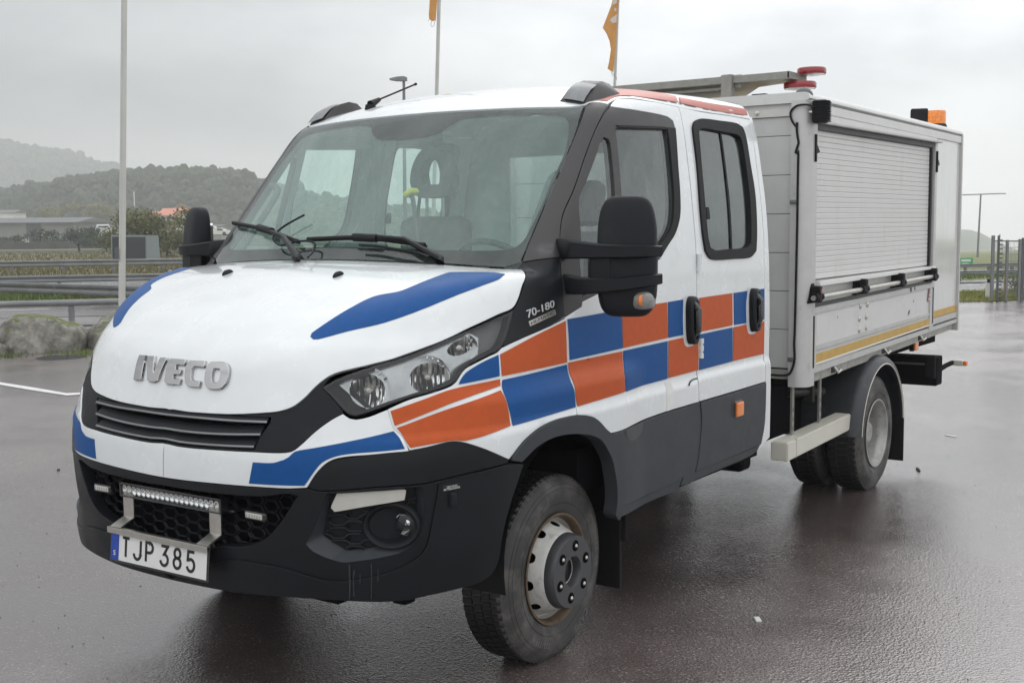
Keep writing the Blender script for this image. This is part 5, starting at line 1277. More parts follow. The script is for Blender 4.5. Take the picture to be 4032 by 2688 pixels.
    # six dome bolts and scuffs
    if s>0:
        for (u,v) in ((718,708),(797,690),(705,855),(783,832),(703,983),(782,955)):
            p=on('K',[(u,v)],1,1.022)[0]; Fq=frame((0,1,0),org=p); MB().lathe([(.020,0),(.019,.004),(.012,.008),(.0,.010)],Fq,n=16).obj('dome_bolt','steel',tb,True)
        MT['scuff']=mat('dark_scuff_mark',(.10,.085,.07),.6)
        for pts in ([(1325,645),(1332,640),(1330,668),(1322,665)],[(1268,770),(1290,750),(1280,800),(1265,812),(1258,835)],[(1285,500),(1310,495),(1308,545),(1285,550)],[(1335,490),(1350,487),(1348,530),(1336,532)],[(455,830),(464,825),(462,850),(457,848)],[(300,765),(315,762),(312,772),(300,772)]):
            P=on('K',pts,1,1.0228 if pts[0][1]>560 else 1.0348); meshobj('scuff_mark',P,[tuple(reversed(range(len(P))))],'scuff',tb)
        P=on('K',[(1490,660),(1526,650),(1541,503),(1504,511)],1,1.0285); lb_=meshobj('warning_label',P,[(0,1,2,3)],'red',tb)
        for q in ([(1499,648),(1510,645),(1514,612),(1502,616)],[(1515,640),(1524,636),(1528,600),(1518,604)],[(1506,598),(1521,592),(1525,560),(1509,566)],[(1512,550),(1528,545),(1530,525),(1514,530)]):
            meshobj('label_print',on('K',q,1,1.0292),[(0,1,2,3)],'platewhite',lb_)
    # rear compartment side
    rp=B('rear_side_panel',-5.050,-5.728,(1.030,2.345),(1.040,2.349),.97,1.016,'boxgloss')
    B('panel_trim',-5.046,-5.062,(.97,2.35),(.97,2.35),.98,1.026,'alu',rp)
    B('yellow_tape',-5.066,-5.726,(1.022,1.072),(1.033,1.083),1.01,1.0195,'yellow',rp,0)
    B('kick_rail',-5.05,-5.745,(.972,1.018),(.985,1.030),.98,1.024,'alu',rp)
    B('rear_post',-5.728,-5.765,(.885,2.40),(.885,2.40),.96,1.034,'alu')
    B('rear_post_foot',-5.64,-5.727,(.885,.975),(.89,.98),.90,.96,'void')
    for xk,zz in ((-2.98,.880),(-3.95,.905),(-4.80,.925)) if s>0 else ():
        mb=MB(); mb.box((xk-.035,.97,zz-.045),(xk+.035,1.003,zz-.005),None,.004); hk=mb.obj('rope_hook','ink',truck)
        mb=MB(); mb.tube([(xk+.0,1.0,zz-.008),(xk-.02,1.02,zz-.045),(xk-.045,1.03,zz-.03)],.010,8); mb.obj('hook_finger','steel',hk,True)
# tail face
MB().box((-5.77,-.96,.95),(-5.75,.96,2.38)).obj('tail_door','boxpanel',truck)
# ---------------------------------------------------------------- work lamp on the corner post, its cable
wl=CAM+sight(px('X',[(822,458)]))[0]*((1.085-CAM[1])/sight(px('X',[(822,458)]))[0][1])
Mw=Matrix.Translation(wl)@Matrix.Rotation(math.radians(14),4,'Z')
mb=MB().box((-.050,-.055,-.062),(.050,.030,.062),Mw,.016); wlo=mb.obj('work_lamp','rubber',truck,True)
mb=MB()
for k in range(9): mb.box((.046,-.050,-.054+k*.0128),(.060,.034,-.048+k*.0128),Mw,.001)
for k in range(9): mb.box((-.05,.028,-.054+k*.0128),(.056,.040,-.048+k*.0128),Mw,.001)
mb.obj('cooling_fins','plastic',wlo)
mb=MB(); mb.box((-.02,-.09,-.006),(.02,-.05,.006),Mw,.002); mb.tube([(wl[0]+.02,wl[1]-.085,wl[2]-.01),(wl[0]-.0,wl[1]-.13,wl[2]-.02)],.009,8); mb.obj('lamp_bracket','steel',wlo)
cb=[on('X',[p],0,-2.42)[0] for p in ((735,420),(700,398),(640,392),(580,400),(535,430),(512,470),(520,530),(545,575),(565,600))]
rib('lamp_cable',[curve(cb,.02,closed=False,ang=80)],.006,'rubber',wlo)
cb=[on('X',[p],0,-2.42)[0] for p in ((575,560),(572,620),(580,700),(590,760),(575,800),(560,850),(575,858),(588,830),(586,900),(582,1100),(578,1400),(576,1560))]+[on('R',[p],0,-2.42)[0] for p in ((513,20),(508,120),(512,250),(500,310),(470,380),(420,398),(300,392))]
rib('lamp_cable',[curve(cb,.03,closed=False,ang=80)],.007,'rubber',wlo)
for p in (('X',(560,1315)),('R',(500,258))):
    q=on(p[0],[p[1]],0,-2.43)[0]; MB().box((q[0]-.02,q[1]-.03,q[2]-.012),(q[0]+.012,q[1]+.012,q[2]+.012),None,.004).obj('cable_clip','dullchrome',wlo)
# ---------------------------------------------------------------- folded sign board on the roof
MT['ply']=mat('weathered_yellow_board',(.30,.20,.045),.5,noise=.3,nscale=6,dirt=((.13,.12,.10),5,.5,.8))
MT['galv']=mat('galvanised_steel',(.27,.265,.24),.5,metal=.5,noise=.12,nscale=25)
bd=MB().prism([(-2.60,.85),(-2.82,.85),(-2.84,.70),(-2.91,.54),(-3.33,.27),(-3.36,-.93),(-2.60,-.93)],2.532,2.550,lambda u,v,w_: Vector((u,v,w_))).obj('roof_sign_board','ply',truck)
fr_=MB().box((-2.605,-.95,2.525),(-2.575,.86,2.568),None,.003).box((-2.84,.845,2.527),(-2.575,.862,2.568),None,.003)
fr_.obj('board_frame','galv',bd)
MB().box((-2.66,-.6,2.495),(-2.615,.46,2.512),None,.002).obj('support_rail','galv',bd)
MB().box((-2.60,.455,2.425),(-2.555,.52,2.575),None,.003).box((-2.61,.43,2.50),(-2.60,.56,2.575),None,.002).obj('support_post','galv',bd)
MB().box((-2.60,-.10,2.425),(-2.56,-.05,2.52),None,.003).obj('support_post','galv',bd)
ck=on('T',[(1430,290)],1,.45)[0]
MB().box((ck[0]-.02,.43,2.43),(ck[0]+.02,.47,2.51),None,.004).box((ck[0]-.04,.40,2.505),(ck[0]+.03,.49,2.52),None,.002).obj('rubber_clamp','rubber',bd)
for c,r,zz in (((-2.74,.86),.092,2.484),((-2.80,.905),.082,2.566)):
    mb=MB(); mb.lathe([(r*.96,0),(r,.006),(r,.030),(r*.95,.036),(0,.038)],Matrix.Translation((c[0],c[1],zz)),n=40); lo=mb.obj('warning_lamp','red',bd,True,40)
    mb=MB(); mb.lathe([(0,-.008),(r*.6,-.006),(r*.93,.001)],Matrix.Translation((c[0],c[1],zz)),n=40); mb.obj('lamp_face','drl',lo,True)
# ---------------------------------------------------------------- amber beacon and the lamp beside it
bc=on('X',[(1888,500)],1,.90)[0]
mb=MB(); mb.lathe([(.095,-.03),(.085,.015),(.078,.03)],Matrix.Translation((bc[0],bc[1],2.435)),n=32); be=mb.obj('beacon','rubber',truck,True)
MT['amberglass']=mat('amber_beacon_dome',(.85,.24,.02),.12,coat=.6,noise=.25,nscale=60,bump=.6,bscale=90)
mb=MB(); mb.lathe([(.078,.028),(.078,.115),(.074,.128),(.0,.133)],Matrix.Translation((bc[0],bc[1],2.435)),n=40); mb.obj('beacon_dome','amberglass',be,True,50)
q=on('X',[(1735,490)],1,.90)[0]; M_=Matrix.Translation((q[0],q[1],2.50))@Matrix.Rotation(.3,4,'Z')
MB().box((-.05,-.06,-.06),(.05,.06,.045),M_,.012).obj('rear_work_lamp','rubber',truck)
# ---------------------------------------------------------------- chassis, side guard, mudguards, tail
for s in (1,-1):
    MB().box((-5.6,s*.42-.04,.62),(.5,s*.42+.04,.80)).obj('chassis_rail','void',truck)
MB().box((-3.2,.35,.45),(-2.35,.72,.80)).obj('battery_box','void',truck)
MB().tube([(-2.2,-.2,.40),(-3.0,-.2,.42)],.12,14).obj('exhaust','void',truck,True)
MB().box((-2.25,.55,.36),(-2.10,.80,.62),None,.03).obj('air_tank','void',truck)
MB().box((-5.6,-.90,.80),(-2.5,.90,.86)).obj('subframe','void',truck)
MT['cream']=mat('cream_guard_beam',(.58,.56,.49),.38,noise=.04,nscale=8,dirt=((.35,.31,.23),6,.58,.4))
for s in (1,-1):
    g=bar('side_guard',-2.26,-3.31,(.418,.522),(.444,.545),*((.90,1.0) if s>0 else (-1.0,-.90)),'cream',None,.006)
    bar('guard_joint',-2.39,-2.394,(.418,.5235),(.42,.5245),*((.899,1.0012) if s>0 else (-1.0012,-.899)),'aludirty',g,0)
    for xs,zt in ((-2.50,.82),(-2.94,.84)):
        mb=MB(); mb.box((xs-.016,s*.93-.006 ,.50),(xs+.016,s*.93+.006,zt)); st=mb.obj('guard_strut','galv',g)
        mb=MB()
        for k in range(3): mb.box((xs-.005,s*.93-.0068,.55+k*.055),(xs+.005,s*.93+.0068,.575+k*.055))
        mb.obj('strut_slot','ink',st)
    # mudguard: an arch band with rolled edge and a pale lip
    n=26; cx,cz,r=-3.775,.37,.445
    an=[math.radians(4+172*k/n) for k in range(n+1)]
    V=[];Fc=[]; sec=[(0,1.062),(.006,1.066),(.028,1.060),(.050,1.035),(.055,.99),(.055,.58),(.045,.58),(.045,.98),(.0,1.04)]
    for a in an:
        for dr,yy in sec: V.append((cx+(r+dr)*math.cos(a),yy*s,cz+(r+dr*1.0)*math.sin(a)))
    kk=len(sec)
    for i in range(n):
        for j in range(kk): Fc.append((i*kk+j,i*kk+(j+1)%kk,(i+1)*kk+(j+1)%kk,(i+1)*kk+j))
    mg_=meshobj('mudguard',V,Fc if s<0 else [tuple(reversed(f)) for f in Fc],'mudguardgrey',truck,True,sharp=35)
    mb=MB(); mb.tube([(cx+(r-.002)*math.cos(a),1.062*s,cz+(r-.002)*math.sin(a)) for a in an],.0055,6); mb.obj('mudguard_lip','cream',mg_,True)
    fl_=MB().box((cx-r-.03,s*.79-.27,.10),(cx-r-.015,s*.79+.27,.42),None,.003).obj('mud_flap','rubber',truck)
    mb=MB(); mb.tube([(-2.95,s*.72,.70),(-3.35,s*.80,.665)],.028,12); mb.box((-3.20,s*.78-.03,.62),(-3.16,s*.78+.03,.75),None,.004); mb.obj('guard_bracket_tube','gunmetal',truck)
    # rear light carrier and its stalk lamp
    tl=MB().box((-5.33,.30*s if s>0 else -1.03,.505),(-5.17,1.03 if s>0 else -.30,.725),None,.012).obj('rear_light_carrier','void',truck)
    MB().box((-5.168,.35*s if s>0 else -1.0,.66),(-5.162,1.0 if s>0 else -.35,.675),None,.001).obj('carrier_trim','dash',tl)
    MB().box((-5.175,s*.985-.04,.56),(-5.15,s*.985+.04,.735),None,.012).obj('carrier_end','rubber',tl)
    mb=MB(); mb.tube([(-5.25,s*1.0,.60),(-5.30,s*1.06,.65),(-5.32,s*1.10,.672),(-5.32,s*1.13,.672)],.018,10); sk=mb.obj('stalk_lamp','rubber',truck,True)
    MB().box((-5.345,s*1.15-.035,.652),(-5.30,s*1.15+.035,.695),None,.008).obj('stalk_lens','drl',sk)
    MB().box((-5.345,s*1.198-.014,.654),(-5.30,s*1.198+.014,.693),None,.008).obj('stalk_amber','amber',sk)
rf_=on('R',[(1582,140)],1,.98)[0]
so=MB().box((rf_[0]-.045,.945,rf_[2]-.035),(rf_[0]+.045,.975,rf_[2]+.035),None,.005).obj('side_reflector','rubber',truck); MB().box((rf_[0]-.04,.974,rf_[2]-.03),(rf_[0]+.04,.990,rf_[2]+.03),None,.006).obj('reflector_lens','amber',so)
# ================================================================ THE PLACE
AH=np.array([RT[0],RT[1],0]); AH/=np.linalg.norm(AH); BH=np.array([FW[0],FW[1],0]); BH/=np.linalg.norm(BH)
CG=np.array([CAM[0],CAM[1],0])
def wp(a,b,z=0): return CG+AH*a+BH*b+np.array([0,0,z])     # a metres to the right, b metres away from the camera station
def SLP(a,b):    # the land falls away towards the right beyond the roads
    n=b-.305*a
    t=np.clip((a+5)/25,0,1); return -np.maximum(n-38,0)*.022*t*t*(3-2*t)
def gpt(x,y,dz=0):  # ground point under a photo position on the level lot
    d=sight([(x,y)])[0]; t=(dz-CAM[2])/d[2]; return CAM+d*t
def dpt(x,y,b):     # point at distance b in the direction of a photo position
    d=sight([(x,y)])[0]; return CAM+d*(b/(d@BH))
def ab(P): P=np.array(P)-CG; return P@AH,P@BH
# ---- asphalt
def wet_asphalt():
    m=bpy.data.materials.new('wet_asphalt'); m.use_nodes=True; t=m.node_tree; b=t.nodes['Principled BSDF']
    co=_mk(t,'ShaderNodeTexCoord'); O=co.outputs['Object']
    def noise(sc,det=5,ro=.6,v=O,dist=0):
        n=_mk(t,'ShaderNodeTexNoise'); n.inputs['Scale'].default_value=sc; n.inputs['Detail'].default_value=det; n.inputs['Roughness'].default_value=ro; n.inputs['Distortion'].default_value=dist; t.links.new(v,n.inputs['Vector']); return n.outputs[0]
    def rng(s,a,b_,c,d,sm=False):
        r=_mk(t,'ShaderNodeMapRange'); r.inputs[1].default_value=a; r.inputs[2].default_value=b_; r.inputs[3].default_value=c; r.inputs[4].default_value=d
        if sm: r.interpolation_type='SMOOTHSTEP'
        t.links.new(s,r.inputs[0]); return r.outputs[0]
    def mth(op,a,b_):
        r=_mk(t,'ShaderNodeMath',operation=op)
        for i,v in enumerate((a,b_)):
            if isinstance(v,(int,float)): r.inputs[i].default_value=v
            else: t.links.new(v,r.inputs[i])
        return r.outputs[0]
    big=noise(.28,4,.55,dist=.6); mid=noise(1.7,5,.6); grain=noise(95,3,.7)
    v=_mk(t,'ShaderNodeTexVoronoi'); v.inputs['Scale'].default_value=85; t.links.new(O,v.inputs['Vector'])
    v2=_mk(t,'ShaderNodeTexVoronoi'); v2.inputs['Scale'].default_value=120; t.links.new(O,v2.inputs['Vector'])
    wet=rng(mth('ADD',mth('MULTIPLY',big,.65),mth('MULTIPLY',mid,.35)),.40,.62,0,1,True)
    # colour: dark reddish binder with pale and pink chips
    cr=_mk(t,'ShaderNodeValToRGB'); e=cr.color_ramp.elements; e[0].position=.30; e[0].color=(.052,.038,.036,1); e[1].position=.72; e[1].color=(.122,.101,.094,1)
    t.links.new(grain,cr.inputs[0])
    chip=rng(v2.outputs['Color'],.84,.87,0,.5); mx=_mk(t,'ShaderNodeMix',data_type='RGBA'); t.links.new(chip,mx.inputs[0]); t.links.new(cr.outputs[0],mx.inputs[6]); mx.inputs[7].default_value=(.26,.22,.20,1)
    dry=_mk(t,'ShaderNodeVectorMath',operation='SCALE'); t.links.new(mx.outputs[2],dry.inputs[0]); t.links.new(rng(wet,0,1,1.35,.85),dry.inputs['Scale'])
    t.links.new(dry.outputs[0],b.inputs['Base Color'])
    ro=mth('ADD',rng(wet,0,1,.24,.12),rng(grain,.3,.7,-.04,.04)); t.links.new(ro,b.inputs['Roughness'])
    b.inputs['IOR'].default_value=2.5
    # stones stand out of the water film, less so where it is deep
    bp=_mk(t,'ShaderNodeBump'); bp.inputs['Distance'].default_value=.004; t.links.new(rng(wet,0,1,.68,.24),bp.inputs['Strength']); t.links.new(mth('ADD',v.outputs['Distance'],mth('MULTIPLY',grain,.8)),bp.inputs['Height'])
    bp2=_mk(t,'ShaderNodeBump'); bp2.inputs['Distance'].default_value=.03; bp2.inputs['Strength'].default_value=.03; t.links.new(mid,bp2.inputs['Height']); t.links.new(bp.outputs[0],bp2.inputs['Normal'])
    t.links.new(bp2.outputs[0],b.inputs['Normal']); return m
MT['asphalt']=wet_asphalt()
MT['road']=mat('wet_road_asphalt',(.060,.052,.052),.22,noise=.15,nscale=1.2,rnoise=.08,bump=.4,bscale=60)
def grassmat():
    m=mat('rough_grass_ground',(.12,.135,.035),.9,noise=.35,nscale=.9,dirt=((.15,.12,.05),.35,.50,.8),bump=1.0,bscale=9); return m
MT['grass']=grassmat()
MT['blade']=mat('grass_blades',(.095,.135,.030),.7,noise=.4,nscale=1.4,dirt=((.20,.17,.06),.8,.52,.8))
# ground sheet: one grid out to the horizon
As=np.concatenate([-np.geomspace(1150,60,20),np.linspace(-50,50,41),np.geomspace(60,1150,20)]); Bs=np.concatenate([[-60,-20,-8],np.linspace(0,60,61),np.geomspace(66,1200,30)])
V=[];Fc=[]
for b_ in Bs:
    for a_ in As: V.append(wp(a_,b_,float(SLP(a_,b_))))
na=len(As)
lot=[];land=[]
for i in range(len(Bs)-1):
    for j in range(na-1):
        f=(i*na+j,i*na+j+1,(i+1)*na+j+1,(i+1)*na+j); bc=(Bs[i]+Bs[i+1])/2; ac=(As[j]+As[j+1])/2
        (lot if bc-.305*ac<48 else land).append(f)
g=meshobj('ground',V,lot+land,'asphalt',None,True,mats=['asphalt','grass'],fm=[0]*len(lot)+[1]*len(land)); tag(g,kind='structure')
def strip(name,n0,n1,a0,a1,m,dz,kind='structure',step=2.5,jit=0):
    V=[];Fc=[]; aa=np.arange(a0,a1+.01,step); r=np.random.default_rng(int(n0*10))
    for a in aa:
        for n in (n0,n1):
            nn=n+(r.normal()*jit if jit else 0); b_=nn+.305*a; V.append(wp(a,b_,float(SLP(a,b_))+dz))
    for i in range(len(aa)-1): Fc.append((2*i,2*i+2,2*i+3,2*i+1))
    o=meshobj(name,V,Fc,m,None,True); return tag(o,kind=kind)
strip('grass_verge',23.6,27.1,3.5,90,'grass',.010,jit=.12,step=.8)
strip('road',27.2,33.2,-90,110,'road',.006)
strip('grass_verge',33.4,38.2,-90,110,'grass',.012,jit=.15,step=1.2)
strip('road',38.4,52,-100,120,'road',.006)
MT['fieldground']=mat('dry_field_ground',(.115,.105,.045),.9,noise=.35,nscale=.3)
strip('field',52.2,122,-160,-2,'fieldground',.02,step=5,jit=.5)
strip('grass_verge',44,60,10,200,'grass',.02,step=5,jit=.5)
MT['water']=mat('pale_river_water',(.10,.11,.11),.10)
strip('river',122,142,-300,40,'water',.03,step=20)
MT['mark']=mat('worn_road_paint',(.62,.62,.60),.4,noise=.15,nscale=8)
for n_,a0,a1 in ((39.2,-90,110),(50.8,-90,110)): strip('edge_line',n_,n_+.16,a0,a1,'mark',.011)
for k in range(-9,12):
    V=[wp(k*6-1.5+u,30.0+.305*(k*6-1.5+u)+v,.010) for u,v in ((0,0),(3,0),(3,.13),(0,.13))]; o=meshobj('lane_dash',V,[(0,1,2,3)],'mark'); tag(o,kind='structure')
# parking line at the left edge
Pl=[gpt(*p,.004) for p in ((-60,1494),(0,1504),(130,1524),(262,1547),(340,1544),(420,1530),(420,1536),(340,1551),(262,1556),(130,1536),(0,1514),(-60,1503))]
o=meshobj('parking_line',Pl,[tuple(range(12))],'mark'); tag(o,kind='structure')
for P0,P1 in (((3790,1262),(4032,1254)),((3720,1288),(3900,1278)),((3620,1240),(3800,1232))): pass
# ---- guard rails
MT['galvrail']=mat('weathered_galvanised_rail',(.19,.195,.195),.45,metal=.5,noise=.2,nscale=2,dirt=((.10,.09,.075),1.2,.55,.6))
def rail(name,pts,h,label,kind,cat='guard rail',post=2.0,k_=1.0,grp=None,far=False):
    """pts: list of (a,b) along the rail; kind 'W' beam, 'box' beam or 'pipe'"""
    pts=[np.array(p,float) for p in pts]; root=None
    G0=wp(*pts[0],float(SLP(*pts[0]))); root=thing(name,label,cat,tuple(G0),0,grp)
    def W(p,z,off=0):
        q=wp(p[0],p[1],float(SLP(*p))+z); return q-G0
    L=[]
    for i in range(len(pts)-1):
        d=np.linalg.norm(pts[i+1]-pts[i]); k=max(1,int(d/2.0))
        for j in range(k): L.append(pts[i]+(pts[i+1]-pts[i])*j/k)
    L.append(pts[-1])
    if kind=='W': sec=[(0,.0),(.03,.03),(.03,.09),(-.01,.14),(-.01,.17),(.03,.22),(.03,.28),(0,.31),(-.02,.31),(.01,.27),(.01,.23),(-.03,.18),(-.03,.13),(.01,.08),(.01,.04),(-.02,0)]
    elif kind=='box': sec=[(-.05,0),(.05,0),(.05,.12),(-.05,.12)]
    else: sec=[(.05*math.cos(t),.05+.05*math.sin(t)) for t in np.linspace(0,2*math.pi,11)[:-1]]
    sec=[(u*k_,v*k_) for u,v in sec]
    top=max(s[1] for s in sec); V=[];Fc=[];k=len(sec)
    for p in L:
        for dx,dz in sec:
            q=W(p,h-top+dz); V.append(q-BH*dx)
    for i in range(len(L)-1):
        for j in range(k): Fc.append((i*k+j,i*k+(j+1)%k,(i+1)*k+(j+1)%k,(i+1)*k+j))
    Fc.append(tuple(range(k))); Fc.append(tuple((len(L)-1)*k+j for j in range(k)))
    meshobj('rail_beam',V,Fc,'galvrail',root,kind=='pipe')
    # posts share one mesh
    pm=None; s=0
    for i in range(len(pts)-1):
        seg=pts[i+1]-pts[i]; d=np.linalg.norm(seg); 
        while s<d:
            p=pts[i]+seg*s/d; q=W(p,0)
            if pm is None:
                o=MB().box((-.03,-.05,-.2),(.03,.05,h-.03),None,0).obj('post','galvrail',root); pm=o.data
            else: o=bpy.data.objects.new('post',pm); link(o,root)
            o.location=q+BH*.04; o.rotation_euler=(0,0,YAW); s+=post
        s-=d
    return root
def nl(n,a0,a1): return [(a0,n+.305*a0),(a1,n+.305*a1)]
rail('guard_rail',nl(26.3,-22,-3),.40,'grey round pipe rail nearest the lot, just behind the boulders','pipe',post=4.6,k_=1.35)
rail('guard_rail',nl(23.6,-22,-3.4),.10,'low dark pipe rail just above the ground behind the boulders','pipe',post=9,k_=.6)
rail('guard_rail',[(-26,38),(-13.8,32),(-8.7,28.6),(-3,25.6)],.43,'grey corrugated rail slanting down to the right behind the flagpole','W',post=4,k_=.9)
rail('guard_rail',nl(41.2,-60,-2),.43,'long grey corrugated rail in the middle between the roads on the left','W',post=4,k_=.72)
rail('guard_rail',nl(55.5,-80,-2),.62,'farthest long rail on the left with close posts before the field','W',post=2.0,k_=.85)
rail('guard_rail',nl(27.2,9.5,60),.26,'slim pipe rail standing behind the right grass verge','pipe',post=4.0,k_=.5)
rail('guard_rail',nl(33.0,9.5,70),.30,'corrugated rail across the road behind the mesh gate','W',post=2.4,k_=.34)
rail('guard_rail',nl(37.4,9.5,80),.36,'farthest rail on the right with close set posts','W',post=1.0,k_=.42)
# ---- boulders
def boulder(name,c,s,seed,label,moss=True):
    bm=bmesh.new(); bmesh.ops.create_icosphere(bm,subdivisions=5,radius=1)
    from mathutils import noise as mn
    for v in bm.verts:
        p=v.co.copy(); q=Vector((math.copysign(abs(p.x)**.92,p.x),math.copysign(abs(p.y)**.92,p.y),math.copysign(abs(p.z)**.85,p.z)))
        o=Vector((seed*3.1,seed,0)); f=1+.16*mn.noise(p*1.2+o)+.07*mn.noise(p*3+o)+.030*mn.noise(p*8+o)+.012*mn.noise(p*20+o)
        v.co=Vector((q.x*s[0]*f,q.y*s[1]*f,q.z*s[2]*f))
    me=bpy.data.meshes.new(name); bm.to_mesh(me); bm.free(); me.materials.append(MT['rock']); me.polygons.foreach_set('use_smooth',[True]*len(me.polygons))
    o=link(bpy.data.objects.new(name,me)); o.location=c; o.rotation_euler=(0,0,YAW+math.pi/2); return tag(o,label,'boulder')
def rockmat():
    m=bpy.data.materials.new('lichened_granite'); m.use_nodes=True; t=m.node_tree; b=t.nodes['Principled BSDF']; b.inputs['Roughness'].default_value=.7
    co=_mk(t,'ShaderNodeTexCoord'); O=co.outputs['Object']
    def nz(s,d=6): n=_mk(t,'ShaderNodeTexNoise'); n.inputs['Scale'].default_value=s; n.inputs['Detail'].default_value=d; n.inputs['Roughness'].default_value=.65; t.links.new(O,n.inputs['Vector']); return n.outputs[0]
    c1=_mk(t,'ShaderNodeValToRGB'); c1.color_ramp.elements[0].position=.35; c1.color_ramp.elements[0].color=(.085,.080,.062,1); c1.color_ramp.elements[1].position=.68; c1.color_ramp.elements[1].color=(.30,.29,.25,1); t.links.new(nz(5),c1.inputs[0])
    li=_mk(t,'ShaderNodeMapRange'); li.inputs[1].default_value=.64; li.inputs[2].default_value=.70; t.links.new(nz(7,3),li.inputs[0])
    m1=_mk(t,'ShaderNodeMix',data_type='RGBA'); t.links.new(li.outputs[0],m1.inputs[0]); t.links.new(c1.outputs[0],m1.inputs[6]); m1.inputs[7].default_value=(.34,.35,.31,1)
    # moss grows on the upward faces
    ge=_mk(t,'ShaderNodeNewGeometry'); sp=_mk(t,'ShaderNodeSeparateXYZ'); t.links.new(ge.outputs['Normal'],sp.inputs[0]); ad=_mk(t,'ShaderNodeMath',operation='ADD'); t.links.new(sp.outputs['Z'],ad.inputs[0]); 
    sc=_mk(t,'ShaderNodeMath',operation='MULTIPLY'); t.links.new(nz(3.2),sc.inputs[0]); sc.inputs[1].default_value=1.2; t.links.new(sc.outputs[0],ad.inputs[1])
    mr=_mk(t,'ShaderNodeMapRange'); mr.inputs[1].default_value=1.36; mr.inputs[2].default_value=1.50; t.links.new(ad.outputs[0],mr.inputs[0])
    m2=_mk(t,'ShaderNodeMix',data_type='RGBA'); t.links.new(mr.outputs[0],m2.inputs[0]); t.links.new(m1.outputs[2],m2.inputs[6]); m2.inputs[7].default_value=(.075,.095,.012,1); t.links.new(m2.outputs[2],b.inputs['Base Color'])
    bp=_mk(t,'ShaderNodeBump'); bp.inputs['Strength'].default_value=.8; bp.inputs['Distance'].default_value=.02; t.links.new(nz(14,8),bp.inputs['Height']); t.links.new(bp.outputs[0],b.inputs['Normal']); return m
MT['rock']=rockmat()
c=gpt(150,1378); boulder('boulder',(c[0],c[1],.06),(.66,.5,.45),1,'large mossy grey boulder at the left edge of the lot')
c=gpt(478,1362); boulder('boulder',(c[0],c[1],.04),(.50,.5,.46),5,'darker boulder half hidden behind the white bonnet')
c=gpt(20,1392); boulder('boulder',(c[0]+.1,c[1],.0),(.13,.12,.16),9,'small broken stone leaning on the mossy boulder at the photo edge')
# ---- grass blades as tufts (nobody could count them)
def blades(name,spots,h,w,m='blade',dens=1,kind='stuff'):
    V=[];Fc=[]; r=np.random.default_rng(len(spots))
    for (x,y,z),sc in spots:
        a=r.uniform(0,math.pi*2); hh=h*sc*r.uniform(.5,1.3); ww=w*r.uniform(.6,1.3); dx,dy=math.cos(a)*ww,math.sin(a)*ww; lx,ly=r.normal(0,.35,2)*hh
        b_=len(V); V+=[(x-dx,y-dy,z),(x+dx,y+dy,z),(x+lx,y+ly,z+hh)]; Fc.append((b_,b_+1,b_+2))
    o=meshobj(name,V,Fc,m); return tag(o,kind=kind)
def spots(n,a0,a1,n0,n1,seed,sc=1):
    r=np.random.default_rng(seed); a=r.uniform(a0,a1,n); nn=r.uniform(n0,n1,n); S=[]
    for u,v in zip(a,nn): 
        b_=v+.305*u; S.append((tuple(wp(u,b_,float(SLP(u,b_))+.01)),sc*(.6+.8*r.random())))
    return S
MT['vergegrass']=mat('yellow_green_verge_grass',(.19,.20,.045),.7,noise=.4,nscale=1.4,dirt=((.26,.21,.07),.8,.52,.8))
blades('grass',spots(26000,3.5,22,23.5,27.1,3),.070,.012,'vergegrass')
blades('grass',spots(16000,-22,-4,33.3,38.3,4),.16,.02)
blades('grass',spots(9000,9,34,33.3,38,5),.12,.02)
MT['drygrass']=mat('dry_field_grass',(.135,.118,.048),.8,noise=.4,nscale=.5,dirt=((.075,.085,.03),.3,.5,.8))
blades('grass',spots(22000,-50,-4,52,75,6,1.0),.20,.03,'drygrass')
blades('grass',spots(16000,-70,-5,75,121,16,1.0),.16,.05,'drygrass')
c0=gpt(395,1372); c1=gpt(345,1345)
rr=np.random.default_rng(8); S=[]
for c,k,rad in ((gpt(340,1355),500,.22),(gpt(385,1392),400,.28),(gpt(330,1340),300,.2),(gpt(20,1405),120,.12)):
    for _ in range(k): q=rr.normal(0,rad,2); S.append(((c[0]+q[0],c[1]+q[1],0),1))
blades('weeds',S,.07,.008)
